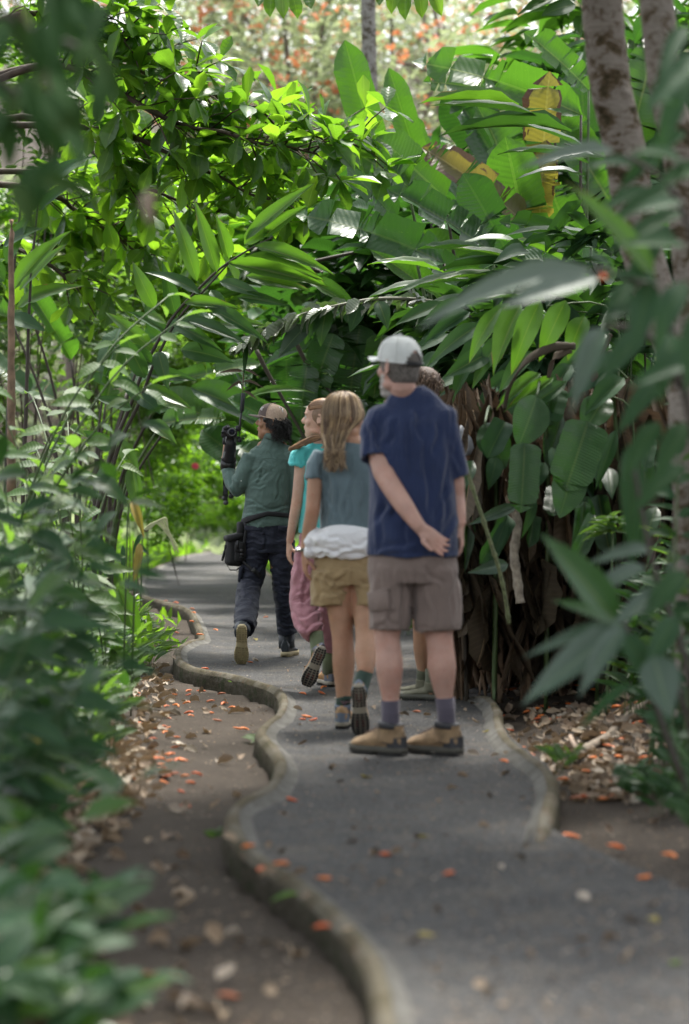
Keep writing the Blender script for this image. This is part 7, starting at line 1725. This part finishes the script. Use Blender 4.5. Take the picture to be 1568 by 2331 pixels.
def drop(px, py, sc=1.0, z=None):
    g = gnd(px, py, 0)
    if g.x < kl(g.y)-.06: g = gnd(px, py, -.1)
    g.z = top_z(g.x, g.y) if z is None else z
    o = bpy.data.objects.new('fallen_blossom', R.choice(BLM)); COL.objects.link(o); o.location = g; o.rotation_euler = (R.uniform(-.3, .3), R.uniform(-.25, .25), R.uniform(-.9, .9)+(PI if R.random() < .5 else 0)); o.scale = (sc*.9, sc*R.uniform(.6, 1), sc*.75)
    if g.x > xr(g.y) and z is None: o.location.z += .016; o.scale = Vector(o.scale)*1.25
    L_ = kl(g.y); w = 'on the dirt strip left of the kerb' if g.x < L_-.08 else 'on the kerb' if g.x < L_+.08 else 'on the grey path' if g.x < xr(g.y) else 'among dead leaves on the right bank'
    f_ = 'close to the viewer' if g.y < 8.5 else 'level with the walkers' if g.y < 15 else 'beyond the walkers'
    tag(o, 'small orange fallen blossom %s, %s' % (w, f_), 'blossom', 'fallen orange blossoms %s %s' % (w, f_))
EX = [(688, 1641), (698, 1634), (712, 1641), (688, 1582), (664, 1824), (735, 2004), (1020, 1995), (874, 1953), (947, 1624), (1145, 1737), (737, 1568), (732, 1580), (1083, 1553), (1204, 1694), (1298, 1882), (1336, 1790), (1400, 1912), (1520, 1944), (1462, 2003), (733, 2257),
      (907, 2316), (517, 2320), (567, 2046), (601, 2111), (634, 2092), (421, 1860), (414, 1823), (433, 1806), (447, 1794), (418, 1766), (335, 2258), (385, 2285), (472, 1577), (466, 1583), (458, 1592), (480, 1617), (512, 1620), (527, 1628), (505, 1602), (540, 1676), (556, 1680), (495, 1660), (400, 1638), (430, 1650), (478, 1645), (425, 1629),
      (416, 1389), (438, 1388), (440, 1411), (378, 1407), (400, 1412), (392, 1383), (436, 1432), (490, 1436), (455, 1464), (403, 1452), (570, 1510), (605, 1407), (752, 1540), (1085, 1512), (1150, 1472), (1215, 1455)]
for p in EX: drop(*p, sc=R.uniform(.9, 1.15))
for i in range(205):
    k = R.random()
    if k < .36: px, py = R.gauss(1170, 70), R.uniform(1462, 1560)
    elif k < .60: px, py = R.gauss(1270, 80), R.uniform(1530, 1640)
    elif k < .70: px, py = R.uniform(1280, 1560), R.uniform(1600, 1800)
    elif k < .90: py = R.uniform(1560, 1820); px = R.gauss(370, 45)+(1700-py)*.15
    elif k < .93: px, py = R.uniform(560, 1500), R.uniform(1560, 2200)
    else: continue
    if 1060 > px > 600 and py < 1500: continue
    drop(px, py, R.uniform(.5, 1.0))

# ------------------------------------------------------------ fallen leaves
def litter_obj(px, py, L_, Wd, mat, label, group=None, kind='curl', flat=.3):
    g = gnd(px, py, 0)
    if g.x < kl(g.y)-.06: g = gnd(px, py, -.1)
    g.z = top_z(g.x, g.y)+.004
    me = leaf_mesh(mat, R.choice(VAR[kind])); o = bpy.data.objects.new('fallen_leaf', me); COL.objects.link(o)
    a = R.uniform(0, 2*PI); d_ = Vector((math.cos(a), math.sin(a), R.uniform(-.05, .15))); up = Vector((R.uniform(-flat, flat), R.uniform(-flat, flat), 1))
    o.matrix_world = leaf_matrix(g, d_, up, L_, Wd); tag(o, label, 'leaf', group); return o
for px, py, l, w, m, lb in [(578, 1455, .085, .035, 'yellow', 'curved yellow leaf on the path between the guide boots'), (838, 1772, .07, .05, 'yellow', 'buff yellow leaf on the path in front of the tall man'), (1475, 2095, .06, .03, 'yellow', 'orange yellow leaf on the path at the right foreground'), (948, 2132, .05, .03, 'yellow', 'dull yellow leaf in the middle of the near path'),
    (975, 1908, .05, .03, 'yellow', 'small tan leaf in the middle of the path'), (680, 2170, .10, .02, 'shrub', 'narrow pale green leaf on the dirt beside the near kerb'), (1545, 2198, .06, .025, 'bright', 'pale green leaf at the right edge of the near path'), (538, 2034, .06, .04, 'litter', 'pale curled leaf on the dirt below the kerb'),
    (1090, 1648, .07, .03, 'litter', 'pale leaf on the path right of the boots of the man'), (1100, 1670, .06, .03, 'yellow', 'orange brown leaf near the right kerb'), (575, 1505, .06, .04, 'litter', 'curled buff leaf on the kerb left of the guide'), (480, 1682, .09, .04, 'litter', 'large pale leaf on the dirt strip level with the girls'), (520, 1637, .07, .02, 'litter', 'tan pod on the dirt strip')]:
    litter_obj(px, py, l, w, m, lb, kind='ellip' if m != 'litter' else 'curl')
for i in range(115):
    px = R.uniform(600, 1500); py = R.uniform(1500, 2300); litter_obj(px, py, R.uniform(.02, .06), R.uniform(.01, .03), R.choice(['litter', 'litter', 'dry', 'litter']), '%s dry leaf scrap lying on the grey path %s' % (R.choice(['tiny', 'small', 'curled']), 'beside the left kerb' if px < 800 else 'in the middle' if px < 1150 else 'toward its right side'), 'dry leaf scraps on the path')
for i in range(225):
    if R.random() < .5: py = R.uniform(1470, 1760); px = R.gauss(1250, 120)+(py-1560)*.5; w_ = 'on the right bank'
    else: py = R.uniform(1540, 2300); px = edge(py)+R.gauss(20, 60); w_ = 'on the left bank'
    g = gnd(px, py)
    if kl(g.y) < g.x < xr(g.y): continue
    litter_obj(px, py, R.uniform(.035, .09), R.uniform(.02, .045), R.choice(['litter', 'litter', 'litter', 'dry']), 'curled dry leaf among the litter %s' % w_, 'dry leaves in the litter '+w_, flat=.6)
c = Cloud('curl')
for i in range(5200):
    if R.random() < .28: py = R.uniform(1440, 1800); px = R.gauss(1330, 150)+(py-1560)*.6
    elif R.random() < .045: py = R.uniform(1480, 2330); px = lerp(edge(py), 700, R.random()**1.7)
    else: py = R.uniform(1400, 2600); px = edge(min(py, 2330))-R.uniform(-60, 260)
    g = gnd(px, py)
    if kl(g.y)-.1 < g.x < xr(g.y)+.05: continue
    g.z = gz(g.x, g.y)+R.uniform(0, .015); a = R.uniform(0, 6.28); c.add(g, Vector((math.cos(a), math.sin(a), R.uniform(-.1, .3))), UP+rdir(-1, 1)*.6, R.uniform(.03, .10), R.uniform(.015, .045))
tag(c.build('leaf_litter', 'litter'), kind='stuff')

# crumbs of bark, petals and leaf scattered over the path and the dirt
c = Cloud('tiny')
for i in range(5200):
    py = 1400+950*R.random()**1.2; px = R.uniform(350, 1560); g = gnd(px, py)
    if abs(g.x-kl(g.y)) < .08: continue
    g.z = .006 if kl(g.y) < g.x < xr(g.y) else gz(g.x, g.y)+.004; l = R.uniform(.005, .018)*(1.3 if R.random() < .1 else 1); a = R.uniform(0, 6.28)
    c.add(g, Vector((math.cos(a), math.sin(a), .1)), UP+rdir(-1, 1)*.5, l, l*R.uniform(.3, .9))
tag(c.build('path_debris', 'litter'), kind='stuff')
